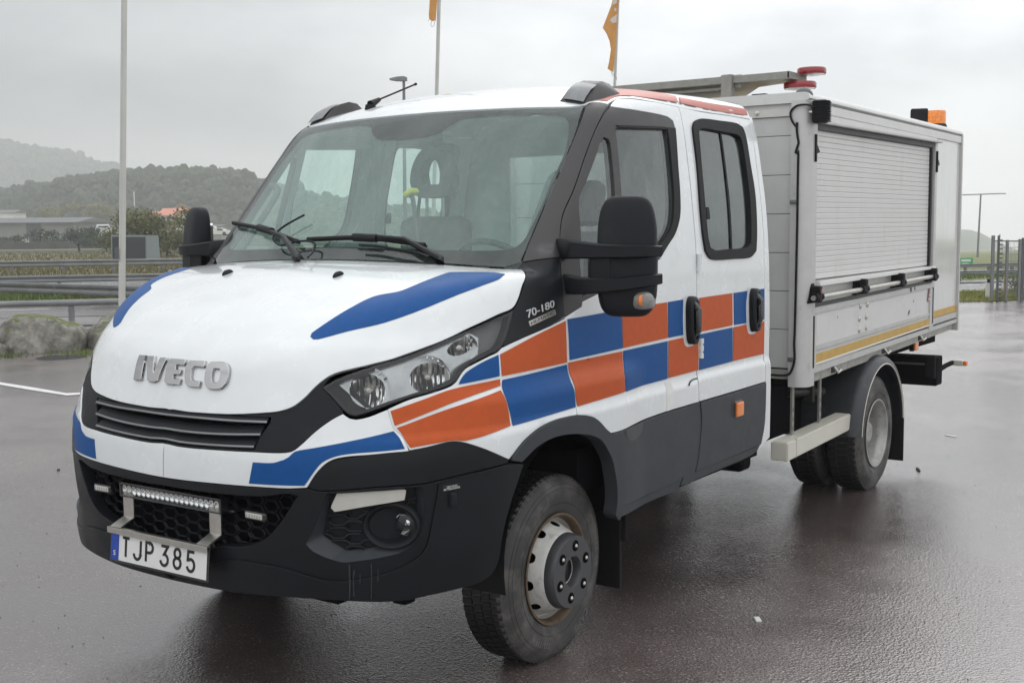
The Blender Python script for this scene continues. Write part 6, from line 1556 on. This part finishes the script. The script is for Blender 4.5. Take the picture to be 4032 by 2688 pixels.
# ---- trees and bushes
MT['leaf1']=mat('olive_leaves',(.105,.110,.036),.8,noise=.45,nscale=1.3); MT['leaf2']=mat('dark_green_leaves',(.035,.050,.028),.85,noise=.4,nscale=.8); MT['leaf3']=mat('yellowing_leaves',(.13,.12,.035),.8,noise=.4,nscale=1.2); MT['bark']=mat('bark',(.05,.042,.034),.9,noise=.3)
def tree(label,base,w,h,leaf,n=2600,seed=1,size=.12,trunk=.25,cat='tree',name='tree'):
    r=np.random.default_rng(seed); t=thing(name,label,cat,tuple(base)); 
    lob=[(np.array([r.normal(0,.30),r.normal(0,.30),r.uniform(.30,.80)]),r.uniform(.20,.36)) for _ in range(14)]
    V=[];Fc=[]
    for i in range(n):
        c,rad=lob[r.integers(len(lob))]; d=r.normal(0,1,3); d/=np.linalg.norm(d); p=c+d*rad*r.uniform(.55,1.05)
        if p[2]<.06: p[2]=.06+r.random()*.1
        q=np.array([p[0]*w,p[1]*w,p[2]*h]); u=r.normal(0,1,3); u/=np.linalg.norm(u); v=np.cross(u,d); v/=np.linalg.norm(v)+1e-9; s=size*r.uniform(.6,1.4)
        b_=len(V); V+=[q-u*s,q+v*s*.6,q+u*s,q-v*s*.6]; Fc.append((b_,b_+1,b_+2,b_+3))
    meshobj('crown',V,Fc,leaf,t)
    mb=MB(); mb.tube([(0,0,-.1),(.02*w,0,h*.3),(-.02*w,.02*w,h*.6)],[w*.035,w*.025,w*.01],8)
    for k in range(5):
        a=k*1.3; mb.tube([(0,0,h*(.15+.08*k)),(math.cos(a)*w*.2,math.sin(a)*w*.2,h*(.4+.08*k))],[w*.016,w*.006],6)
    mb.obj('trunk','bark',t,True); return t
def gz(x,b_,y):  # base point: direction x,y at distance b
    return dpt(x,y,b_)
tree('large olive green bush behind the dark display box',gz(572,84,1012),6.0,3.5,'leaf1',6400,1,.11)
tree('lower right shoulder of the olive bush, beside the far mirror',gz(660,88,1012),3.0,2.0,'leaf1',2400,2,.10)
tree('dark rounded shrub in front of the long warehouse',gz(312,122,984),4.0,2.4,'leaf2',2600,3,.12)
tree('low dark shrub at the river bank beside the olive bush',gz(420,118,985),3.0,1.5,'leaf2',1500,4,.12)
tree('small shrub before the warehouse at the left photo edge',gz(35,150,985),3.6,2.0,'leaf2',1500,5,.14)
tree('thin scrub just right of the warehouse door',gz(195,160,982),4.0,1.7,'leaf2',1300,6,.15)
tree('pale yellow tree on the slope above the warehouse',gz(195,322,872),6.5,4.2,'leaf3',1600,7,.42)
tree('pale round tree on the slope left of the flagpole',gz(375,325,872),11.5,5,'leaf3',2200,8,.45)
tree('dull tree standing beside the orange roofed houses',gz(520,300,878),6,3.8,'leaf2',1600,9,.4)
tree('sapling with a yellow stake behind the mesh gate',wp(12.55,29.6,-.0),.3,.55,'leaf1',160,11,.03)
# ---- far buildings on the left
MT['wallgrey']=mat('grey_sheet_wall',(.19,.185,.18),.7,noise=.08,nscale=.3); MT['roofgrey']=mat('grey_metal_roof',(.085,.088,.095),.6,noise=.1,nscale=.2); MT['darkdoor']=mat('dark_sliding_door',(.035,.037,.042),.6); MT['cream2']=mat('cream_render',(.50,.47,.38),.8); MT['tile']=mat('orange_roof_tiles',(.50,.17,.10),.8,noise=.15,nscale=.5); MT['whitewall']=mat('white_wall',(.62,.62,.60),.7); MT['glassd']=mat('dark_window_glass',(.03,.035,.04),.15)
def fr(P): # local frame facing the camera station at P: x right, y away, z up
    Mx=Matrix.Identity(4)
    for i in range(3): Mx[i][0]=AH[i]; Mx[i][1]=BH[i]; Mx[i][2]=(0,0,1)[i]; Mx[i][3]=P[i]
    return Mx
def building(name,label,x0,x1,yb,ye,yr,b_,dep,wall,roof,wins=(),door=None,cat='building',gable='side',over=.4):
    """x0..x1 photo span, yb base row, ye eaves row, yr ridge row, b_ distance"""
    P=dpt((x0+x1)/2,yb,b_); s=b_/FPX; w=(x1-x0)*s; he=(yb-ye)*s; hr=(yb-yr)*s
    t=thing(name,label,cat,tuple(P)); Mx=fr((0,0,0))
    MB().box((-w/2,0,-3),(w/2,dep,he),Mx).obj('wall',wall,t)
    mb=MB()
    if gable=='side':
        mb.add([Mx@Vector(v) for v in ((-w/2-over,-over,he),(w/2+over,-over,he),(w/2+over,dep/2,hr),(-w/2-over,dep/2,hr),(w/2+over,dep+over,he),(-w/2-over,dep+over,he),(-w/2-over,-over,he-.15),(w/2+over,-over,he-.15))],[(0,1,2,3),(3,2,4,5),(0,3,5),(1,4,2),(6,7,1,0)])
    else:
        mb.add([Mx@Vector(v) for v in ((-w/2-over,-over,he),(0,-over,hr),(w/2+over,-over,he),(-w/2-over,dep+over,he),(0,dep+over,hr),(w/2+over,dep+over,he))],[(0,1,4,3),(1,2,5,4),(0,2,1),(3,4,5)])
    mb.obj('roof',roof,t)
    for u,v,ww,hh in wins:
        o=MB().box((-w/2+u*w-ww/2,-.06,v*he-hh/2),(-w/2+u*w+ww/2,.02,v*he+hh/2),Mx).obj('window','whitewall',t); MB().box((-w/2+u*w-ww/2+.12,-.09,v*he-hh/2+.12),(-w/2+u*w+ww/2-.12,-.061,v*he+hh/2-.12),Mx).obj('pane','glassd',o)
    if door: u,ww,hh=door; MB().box((-w/2+u*w-ww/2,-.1,-1),(-w/2+u*w+ww/2,.02,hh),Mx).obj('door','darkdoor',t)
    return t
wh_=building('warehouse','long grey warehouse with a dark sliding door at the left edge',-330,292,948,878,857,228,18,'wallgrey','roofgrey',door=(.747,2.8,3.3),over=1.0)
for k in range(1,10):
    if k in (7,): continue
    pass
building('apartment_house','cream house with orange tiled roof, lower one of the pair',548,648,866,846,832,312,7,'cream2','tile',[(.2,.55,1.0,1.1),(.42,.55,1.0,1.1),(.7,.55,1.0,1.1)],gable='front')
building('apartment_house','cream terrace with long orange tiled roof behind the lower house',608,690,868,848,834,310,7,'cream2','tile',[(.15,.5,1,1.1),(.4,.5,1,1.1),(.65,.5,1,1.1),(.9,.5,1,1.1)])
building('apartment_house','upper cream block with orange roof beside the excavator arm',636,765,852,836,819,322,6,'cream2','tile',[(.2,.5,1,1.1),(.5,.5,1,1.1),(.8,.5,1,1.1)])
building('shed','white low hall with a grey roof under the orange roofed houses',600,740,905,889,868,285,10,'whitewall','roofgrey',[(.2,.45,1.2,.6),(.35,.45,1.2,.6),(.5,.45,1.2,.6),(.65,.45,1.2,.6),(.8,.45,1.2,.6)])
building('shed','low grey shed with white front right of the warehouse',292,440,935,905,888,238,10,'wallgrey','roofgrey')
building('shed','small white workshop with a strip window left of the flagpole',430,470,912,900,893,250,6,'whitewall','roofgrey',[(.3,.5,.8,.5),(.7,.5,.8,.5)])
building('shed','distant pale hall at the far left above the warehouse roof',-20,55,862,838,826,322,8,'whitewall','roofgrey')
building('shed','dark hall beyond the far wing mirror',815,870,905,890,885,270,8,'wallgrey','roofgrey')
# low river wall and yard clutter
MT['quay']=mat('dark_stone_quay',(.085,.083,.078),.9,noise=.3,nscale=.6)
q=thing('quay_wall','dark stone quay wall along the far river bank','wall',tuple(wp(-40,142,0)))
mb=MB()
for k in range(-6,9): mb.box((k*12-6+.03,0,-1),(k*12+6-.03,1.2,.9+.12*math.sin(k*2.1)),Matrix.Rotation(0,4,'Z')@fr((0,0,0)).to_3x3().to_4x4()@Matrix.Rotation(math.atan(.305),4,'Z'))
mb.obj('wall_block','quay',q)
q_=q
def boat(label,x,y,b_,L,col='whitewall',cabin=True,rz=0,name='motor_boat',cat='boat'):
    P=dpt(x,y,b_); t=thing(name,label,cat,tuple(P)); Mx=fr((0,0,0))@Matrix.Rotation(rz,4,'Z')
    sec=[(-.5,.0,.5),(-.45,.30,.5),(0,.34,.52),(.35,.24,.58),(.5,.0,.66)]; V=[];Fc=[]
    for u,wd,zt in sec:
        V+=[(u*L,-wd*L*.45,zt*L*.34),(u*L,-wd*L*.25,.02*L),(u*L,0,-.02*L),(u*L,wd*L*.25,.02*L),(u*L,wd*L*.45,zt*L*.34)]
    for i in range(len(sec)-1):
        for j in range(4): Fc.append((i*5+j,i*5+j+1,i*5+6+j,i*5+5+j))
        Fc.append((i*5,i*5+5,i*5+9,i*5+4))
    V=[Mx@Vector(v) for v in V]; meshobj('hull',V,Fc,col,t)
    if cabin:
        MB().box((-.2*L,-.1*L,.15*L),(.15*L,.1*L,.30*L),Mx,.03*L).obj('cabin','whitewall',t); MB().box((-.14*L,-.105*L,.21*L),(.13*L,.105*L,.26*L),Mx).obj('cabin_window','glassd',t)
    return t
boat('white cabin boat laid up at the right end of the warehouse yard',372,930,205,4.6)
boat('larger white motor boat just left of the flagpole',410,925,205,6.0,rz=.3)
boat('low white boat hull before the warehouse wall',78,954,205,3.2,cabin=False)
boat('white boat on the quay behind the olive bush',720,925,205,5.5)
boat('white cabin boat next to the far wing mirror',745,922,205,5.0,rz=.4)
boat('pale covered boat right of the far wing mirror',835,925,205,5.0,rz=-.2)
def cart(label,x,y,b_,L=4.2,col='whitewall'):
    P=dpt(x,y,b_); t=thing('parked_van',label,'van',tuple(P)); Mx=fr((0,0,0)); pr=[(-.5,.25),(-.5,.95),(-.42,1.25),(.15,1.3),(.32,.95),(.5,.85),(.5,.25)]
    mb=MB(); mb.prism([(u*L,v) for u,v in pr],-.8,.8,lambda u,v,w_: Mx@Vector((u,w_,v))); mb.obj('body',col,t)
    for u in (-.3,.3): 
        mb=MB(); mb.tube([Mx@Vector((u*L,-.85,.32)),Mx@Vector((u*L,.85,.32))],.32,12); mb.obj('wheel','rubber',t)
    MB().box((.02*L,-.82,.85),(.24*L,.82,1.18),Mx).obj('side_window','glassd',t)
cart('small white van parked by the shore right of the olive bush',768,925,200)
cart('silver van parked before the dark hall beyond the mirror',858,928,200)
# yellow excavator
P=dpt(702,925,232); t=thing('excavator','tall ochre demolition excavator with raised bent arm','excavator',tuple(P)); Mx=fr((0,0,0)); s=232/FPX
MT['ochre']=mat('ochre_machine_paint',(.30,.165,.06),.6,noise=.15)
def bar2(name,pts,w,m):
    mb=MB(); mb.tube([Mx@Vector((u*s,0,v*s)) for u,v in pts],[ww*s for ww in w],6); mb.obj(name,m,t)
bar2('boom',[(0,5),(-2,60),(2,112),(10,118)],[5,4.5,4,4],'ochre'); bar2('dipper_arm',[(8,118),(30,112),(62,88)],[4.5,4,3],'ochre'); bar2('bucket',[(60,90),(66,80),(58,74)],[4,5,3],'ochre')
MB().box((-1.2,-1.2,.6),(1.8,1.2,2.4),Mx,.1).obj('cab','ochre',t); MB().box((-1.8,-1.3,0),(1.8,-.7,.7),Mx,.1).obj('track','rubber',t); MB().box((-1.8,.7,0),(1.8,1.3,.7),Mx,.1).obj('track','rubber',t)
# white thin masts over the sheds
for x,y0,y1,b_,lb in ((294,862,900,280,'left one of two thin white masts by the warehouse'),(323,862,895,280,'right one of two thin white masts by the warehouse'),(530,755,830,330,'thin dark mast on the wooded slope right of the flagpole')):
    P=dpt(x,y1,b_); o=MB().tube([(0,0,-2),(0,0,(y1-y0)*b_/FPX)],.14,8).obj('mast','whitewall' if b_<400 else 'darkdoor'); o.location=P; tag(o,lb,'mast')
# display box on the verge
P=dpt(528,1024,74.5); s=74.5/FPX; t=thing('display_box','grey roadside box with a large dark panel, behind the flagpole','sign box',tuple(P)); Mx=fr((0,0,0))
MT['boxgrey']=mat('grey_green_box',(.20,.235,.235),.5,noise=.08); MT['panelblk']=mat('black_led_panel',(.022,.024,.028),.4,noise=.1)
mb=MB(); mb.add([Mx@Vector(v) for v in ((-90*s,0,0),(52*s,0,0),(90*s,.7,0),(-80*s,.8,0),(-87*s,0,99*s),(54*s,0,97*s),(86*s,.7,96*s),(-78*s,.8,98*s))],[(0,1,5,4),(1,2,6,5),(2,3,7,6),(3,0,4,7),(4,5,6,7)]); mb.obj('housing','boxgrey',t)
MB().add([Mx@Vector(v) for v in ((-84*s,-.03,3*s),(46*s,-.03,3*s),(48*s,-.03,90*s),(-82*s,-.03,92*s))],[(0,1,2,3)]).obj('dark_panel','panelblk',t)
for u in (-60,0,40): MB().box((u*s-.05,.2,-.4),(u*s+.05,.3,.02),Mx).obj('leg','galvrail',t)
# delineator posts
for x,y in ((669,1020),(670,1066)):
    b_=7890/(y+14-918); P=dpt(x,y+6,b_); s=b_/FPX; o=MB().box((-.05,-.05,-.6),(.05,.05,9*s),fr((0,0,0))).obj('marker_post','whitewall'); o.location=P; tag(o,'small white marker post %s the rail beside the dark shrub'%('above' if y<1050 else 'below'),'post')
# ---- flagpoles and flags
MT['polewhite']=mat('white_flagpole',(.50,.50,.46),.35,coat=.2,noise=.06,nscale=2); MT['flag']=mat('orange_flag_cloth',(.56,.27,.07),.8,noise=.08,nscale=3); MT['flagw']=mat('flag_white_print',(.62,.56,.52),.8)
def pole(label,xb,yb,xt,yt,b_,r0,r1,top=9):
    A=dpt(xb,yb,b_); Bp=dpt(xt,yt,b_); d=(Bp-A)/(Bp[2]-A[2]); base=A-d*A[2]; t=thing('flagpole',label,'flagpole',tuple(base))
    MB().tube([d*0,d*4,d*top],[r0,(r0+r1)/2,r1],20).obj('pole','polewhite',t,True)
    MB().lathe([(r0*2.2,0),(r0*2.2,.05),(r0*1.3,.08),(r0*1.2,.4),(r0,.42)],n=20).obj('base_collar','galvrail',t,True)
    MB().tube([d*top,d*top+np.array([0,0,.10])],r1*1.5,12).obj('finial','steel',t,True)
    k=np.array([.9,.4,0])*r0*1.15
    MB().tube([d*1.2+k,d*(top-.2)+k],.004,5).obj('halyard','polewhite',t)
    MB().box((-.02+k[0],-.03+k[1],1.25),(.02+k[0],.03+k[1],1.45),None,.008).obj('cleat','dash',t)
    return t,base,d
pole('white flagpole nearest the camera, left of the truck',480,1190,489,0,21,.060,.048,9)
pole('white flagpole with a furled orange flag, behind the middle of the cab roof',1719,380,1729,0,33,.060,.045,13)
pole('white flagpole leaning slightly, with the orange flag above the near roof lamp',2421,325,2434,0,38,.055,.04,14)
def flag(label,loop,b_,fold,prints=(),rope=()):
    P=np.array([dpt(1600+u*.4082,v*.4082,b_) for u,v in loop]); c=P.mean(0)
    q=np.stack([(P-c)@AH,(P-c)[:,2]],1); n=len(q); 
    h=.045; lo,hi=q.min(0),q.max(0); gx,gy=np.meshgrid(np.arange(lo[0],hi[0],h),np.arange(lo[1],hi[1],h)); gg=np.stack([gx.ravel(),gy.ravel()],1); gg=gg[inside(gg,[q])]
    pts=np.concatenate([q,gg]); vo,_,fo,_,_,_=delaunay_2d_cdt([Vector(p) for p in pts],[(i,(i+1)%n) for i in range(n)],[],1,1e-6)
    f=lambda a,z_: .05*math.sin(a*fold+z_*1.3)+.03*math.sin(a*fold*2.3-z_*2)
    t=thing('flag',label,'flag',tuple(c)); 
    vo=[tuple(v) for v in vo]
    meshobj('cloth',[AH*a+np.array([0,0,z_])+BH*f(a,z_) for a,z_ in vo]+[AH*a+np.array([0,0,z_])+BH*(f(a,z_)+.004) for a,z_ in vo],[tuple(k) for k in fo]+[tuple(len(vo)+i for i in reversed(k)) for k in fo],'flag',t,True)
    for pl in prints:
        Q=np.array([dpt(1600+u*.4082,v*.4082,b_) for u,v in pl]); qq=np.stack([(Q-c)@AH,(Q-c)[:,2]],1)
        meshobj('printed_letter',[AH*a+np.array([0,0,z_])+BH*(f(a,z_)-.006) for a,z_ in qq],[tuple(range(len(pl)))],'flagw',t)
    for rp in rope:
        Q=[dpt(1600+u*.4082,v*.4082,b_)-c for u,v in rp]; MB().tube(Q,.006,5).obj('flag_cord','dash',t)
    return t
flag('furled orange flag hanging at the middle pole, cut by the top edge',[(228,-260),(298,-260),(296,0),(290,100),(284,190),(262,208),(245,206),(222,192),(218,150),(224,60)],32.8,9,rope=([(216,192),(212,206)],[(244,206),(236,240),(248,264),(266,250),(272,215),(284,196)]))
flag('orange flag with pale print hanging at the right hand pole',[(2020,-260),(2058,-260),(2050,0),(2042,120),(2032,260),(2018,470),(2002,640),(1996,700),(1975,690),(1940,666),(1955,600),(1972,480),(1958,400),(1930,330),(1893,272),(1925,190),(1975,60),(1995,-20)],37.7,7,
  prints=([(2000,-10),(2035,-5),(2030,30),(1985,52),(1990,20)],[(1970,68),(2028,80),(2026,108),(1958,98)],[(2033,135),(2028,215),(1992,228),(1962,205),(1975,180)]),rope=([(1975,690),(1990,740)],[(1985,700),(2012,740),(2030,752),(2030,772)]))
# ---- street lamps
def lamp(label,x,yb,yt,b_,arms,zb,lean=0,r=.07,big=False):
    A=dpt(x,yb,b_); T=dpt(x+lean,yt,b_); base=np.array([A[0],A[1],zb]); t=thing('street_lamp',label,'street lamp',tuple(base)); H=T[2]-zb; off=(T-A)*[1,1,0]
    MB().tube([(0,0,0),tuple(off+[0,0,H])],[r,r*.6],12).obj('post','galvrail',t,True)
    if big:
        Mx=fr(tuple(off+np.array([0,0,H])))
        MB().prism([(.14,-.07),(.14,.06),(0,.11),(-.30,.09),(-.62,.02),(-.60,-.03),(-.35,-.08),(0,-.09)],-.14,.14,lambda u,v,w_: Mx@Vector((u,w_,v))).obj('lamp_head','galvrail',t)
        return t
    for u,vv in arms:
        E=off+np.array([0,0,H]); tip=E+AH*u+np.array([0,0,vv]); MB().tube([E,tip],r*.45,8).obj('arm','galvrail',t,True)
        dr=np.sign(u) if u else -1; Mx=fr(tuple(tip)); MB().box((min(0,dr*.75),-.14,-.05),(max(0,dr*.75),.14,.05),Mx,.03).obj('lamp_head','galvrail',t)
    return t
lamp('single headed street lamp behind the cab roof aerial',1590,700,312,52,[(.12,.0)],0,0,.10,big=True)
lamp('double armed street lamp in the mist at the right edge',3847,1045,765,128,[(-1.9,-.05),(1.9,.05)],-2.4,15,.13)
# ---- green sign
P=dpt(3804,1048,70); s=70/FPX; t=thing('road_sign','green road sign with white panel behind the right rails','road sign',tuple(P)); Mx=fr((0,0,0)); MT['green']=mat('green_sign_face',(.03,.32,.12),.4)
MB().box((-29*s,0,0),(27*s,.05,34*s),Mx,.02).obj('sign_face','green',t); MB().box((-16*s,-.012,-.05),(10*s,-.002,12*s),Mx).obj('white_panel','whitewall',t); MB().box((-20*s,-.012,18*s),(18*s,-.002,27*s),Mx).obj('white_legend','whitewall',t)
for u in (-20,18): MB().box((u*s-.04,.05,-1.5),(u*s+.04,.12,.3),Mx).obj('post','galvrail',t)
# ---- mesh gate at the right edge
def px3(x,y,b_): return dpt(x,y,b_)
gb_=27.0; base=dpt(3905,1184,gb_); t=thing('mesh_fence_gate','grey steel mesh gate with posts and spiked top wires at the right edge','gate',(base[0],base[1],0)); o0=np.array([base[0],base[1],0])
sg=gb_/FPX
def gx(x): return (x-3905)*sg
posts=[(3904,930,1186,11),(3926,930,1182,7),(3960,948,1180,8),(4010,945,1165,10),(4022,940,1150,8),(4070,945,1150,9)]
Mx=fr((0,0,0))
for x,yt,yb,wd in posts: MB().box((gx(x)-wd*sg/2,-.03,0),(gx(x)+wd*sg/2,.03,(1186-yt)*sg),Mx).obj('gate_post','galvrail',t)
mb=MB()
for x in np.arange(3926,4080,5.2): mb.tube([Mx@Vector((gx(x),0,.10)),Mx@Vector((gx(x),0,(1186-952)*sg))],.0035,4)
mb.obj('mesh_wire','galvrail',t)['kind']='stuff'
mb=MB()
for k in range(9): mb.tube([Mx@Vector((gx(3926),-.008,.12+k*.155)),Mx@Vector((gx(4080),-.008,.12+k*.155))],.005,4)
mb.obj('mesh_rail','galvrail',t)['kind']='stuff'
MB().tube([Mx@Vector((gx(3905),0,(1186-951)*sg)),Mx@Vector((gx(4080),0,(1186-955)*sg))],.015,6).obj('top_rail','galvrail',t)
MB().tube([Mx@Vector((gx(3926),-.05,0)),Mx@Vector((gx(3926),-.05,(1186-925)*sg))],.010,6).obj('wire_stand','galvrail',t)
MB().tube([Mx@Vector((gx(4024),-.05,0)),Mx@Vector((gx(4024),-.05,(1186-935)*sg))],.010,6).obj('wire_stand','galvrail',t)
for xx in (3934,4032):
    for k in range(14): MB().box((gx(xx)-.028,-.07,(8+k*17.5)*sg),(gx(xx)+.022,-.03,(12+k*17.5)*sg),Mx).obj('insulator','ink',t)
t2=thing('control_box','small grey control cabinet beside the mesh gate','cabinet',tuple(dpt(3890,1155,27.6)*[1,1,0]))
MB().box((-.05,-.04,0),(.04,.04,.38),Mx,.01).obj('cabinet','boxpanel',t2); MB().box((-.02,-.05,.38),(.03,.03,.47),Mx,.008).obj('lamp_cap','rubber',t2)
P=wp(12.2,29.3,0); o=MB().box((-.035,-.03,0),(.035,.03,.50),Mx).obj('stake','yellow'); o.location=P; tag(o,'short yellow stake in the grass behind the mesh gate','stake')
# ---- hills in the mist
def hillmesh(name,prof,b0,b1,m,rough,seed,base=-8,nb=26):
    """prof: (photo x, photo y of the skyline); ridge lies midway in depth"""
    from mathutils import noise as mn
    xs=np.array([p[0] for p in prof]); ys=np.array([p[1] for p in prof]); X=np.arange(xs[0],xs[-1],10.); V=[];Fc=[]
    bm_=(b0*.35+b1*.65)
    for i,bb in enumerate(np.linspace(b0,b1,nb)):
        k=min(1,(bb-b0)/(bm_-b0)); k=math.sin(k*math.pi/2)
        if bb>bm_: k=math.cos((bb-bm_)/(b1-bm_)*math.pi/2)
        for x in X:
            yy=np.interp(x,xs,ys); T=dpt(x,yy,bm_); a_=((x-CW/2)/FPX)*bb
            P=CG+AH*a_+BH*bb
            hgt=T[2]-base
            nz=mn.noise(Vector((P[0]*.012,P[1]*.012,seed)))*rough*2+mn.noise(Vector((P[0]*.05,P[1]*.05,seed)))*rough
            V.append((P[0],P[1],base+hgt*k+nz*k))
    n=len(X)
    for i in range(nb-1):
        for j in range(n-1): Fc.append((i*n+j,i*n+j+1,(i+1)*n+j+1,(i+1)*n+j))
    return tag(meshobj(name,V,Fc,m,None,True),kind='structure')
MT['hill']=mat('wooded_hill_floor',(.030,.038,.022),.95,noise=.4,nscale=.03)
prof1=[(-1500,800),(-900,830),(-400,815),(-100,800),(0,790),(90,770),(180,760),(290,738),(340,716),(430,712),(520,700),(600,694),(660,690),(760,686),(830,693),(920,712),(985,735),(1060,760),(1200,800),(1500,850),(2000,885),(2600,900),(3300,930)]
prof2=[(-2500,600),(-1200,540),(-300,560),(0,585),(80,592),(170,604),(260,612),(330,640),(430,668),(520,690),(700,720),(900,760),(1300,840)]
prof3=[(3300,960),(3500,925),(3650,908),(3770,905),(3820,907),(3865,920),(3900,940),(3930,962),(3990,985),(4100,1000),(4500,1010)]
h1=hillmesh('near_hill',prof1,330,560,'hill',.8,1); h2=hillmesh('far_hill',prof2,920,1140,'hill',1.5,2,base=-5)
h3=hillmesh('misty_hill',prof3,850,1150,'hill',2,3,base=-26)
# canopy of the wood: crowns scattered over the near hill
def canopy(name,hill,n,smin,smax,seed,m):
    r=np.random.default_rng(seed); me=hill.data; nv=len(me.vertices); co=np.empty(nv*3); me.vertices.foreach_get('co',co); co=co.reshape(-1,3)
    A_,B_=(co-CG)@AH,(co-CG)@BH; ok=np.where((A_/B_*FPX+CW/2>-1300)&(A_/B_*FPX+CW/2<2400))[0]; 
    bm=bmesh.new(); bmesh.ops.create_icosphere(bm,subdivisions=2,radius=1); IV=np.array([tuple(v.co) for v in bm.verts]); IF=np.array([[v.index for v in f.verts] for f in bm.faces]); bm.free()
    V=[];Fc=[];o=0
    for i in r.choice(ok,n):
        s=r.uniform(smin,smax); p=co[i]+np.array([r.normal(0,6),r.normal(0,6),s*.25]); sh=1+.35*(r.random(len(IV))-.5); V.append(IV*sh[:,None]*np.array([s,s,s*r.uniform(.8,1.5)])+p); Fc.append(IF+o); o+=len(IV)
    V=np.concatenate(V); Fc=np.concatenate(Fc); me=bpy.data.meshes.new(name); me.from_pydata(V.tolist(),[],Fc.tolist()); me.materials.append(MT[m]); ob=link(bpy.data.objects.new(name,me)); return tag(ob,kind='stuff')
MT['canopy']=mat('mixed_woodland_canopy',(.024,.034,.017),.95,noise=.5,nscale=.05,dirt=((.075,.062,.028),.02,.56,.7))
canopy('hill_wood',h1,13500,1.2,2.6,1,'canopy'); canopy('far_wood',h2,6000,2.5,4.5,2,'canopy')
# ---- litter on the wet lot
MT['paper']=mat('white_paper_scrap',(.6,.6,.57),.6)
def scrap(lab,x,y,l,w_,m,cat,name,rz=0,h=.006):
    P=gpt(x,y); o=MB().box((-l/2,-w_/2,0),(l/2,w_/2,h),None,h*.3).obj(name,m); o.location=P; o.rotation_euler=(0,0,rz); tag(o,lab,cat)
scrap('white paper scrap on the dark wet asphalt, bottom right',2983,2440,.055,.025,'paper','litter','paper_scrap',.6,.008)
scrap('thin pale strip lying on the asphalt right of the rear mud flap',3745,1716,.10,.03,'paper','litter','paper_strip',1.1,.004)
scrap('small dark twig on the light asphalt right of the rear wheel',3615,1850,.10,.02,'bark','twig','twig',.4,.010)
scrap('small dark twig on the pale asphalt at the far left',230,1850,.05,.02,'bark','twig','twig',.9,.008)
rr=np.random.default_rng(12); bmv=[]
ic=bmesh.new(); bmesh.ops.create_icosphere(ic,subdivisions=1,radius=1); IV=np.array([tuple(v.co) for v in ic.verts]); IF=[tuple(v.index for v in f.verts) for f in ic.faces]; ic.free()
V=[];Fc=[]
for i in range(300):
    x=rr.uniform(0,4032); y=rr.uniform(1480,2688); 
    P=gpt(x,y); s=rr.uniform(.0015,.0045); k=len(V); V+=list(IV*np.array([s,s*rr.uniform(.6,1.2),s*.6])+P+[0,0,s*.3]); Fc+=[tuple(k+i_ for i_ in f) for f in IF]
tag(meshobj('loose_grit',V,Fc,'quay'),kind='stuff')
# drain cover in the lot
P=gpt(243,1407); t=MB().lathe([(0,.006),(.26,.006),(.30,.003),(.34,.001)],n=32).obj('drain_cover','rubber',None,True); t.location=P; tag(t,'round dark drain cover in the asphalt before the boulders','drain cover')
# ---------------------------------------------------------------- the misty air
hz=bpy.data.materials.new('mist'); hz.use_nodes=True; t=hz.node_tree; t.nodes.clear(); o=_mk(t,'ShaderNodeOutputMaterial'); v=_mk(t,'ShaderNodeVolumePrincipled')
v.inputs['Color'].default_value=(.975,.988,1.0,1); v.inputs['Density'].default_value=.00085; v.inputs['Anisotropy'].default_value=.2
t.links.new(v.outputs[0],o.inputs['Volume'])
MT['mist']=hz
mb=MB(); mb.box((-1700,-1700,-40),(1400,1400,78),fr(tuple(CG))) if False else mb.box((-1260,-80,-45),(1260,1260,80),fr(tuple(CG))); tag(mb.obj('haze','mist'),kind='stuff')
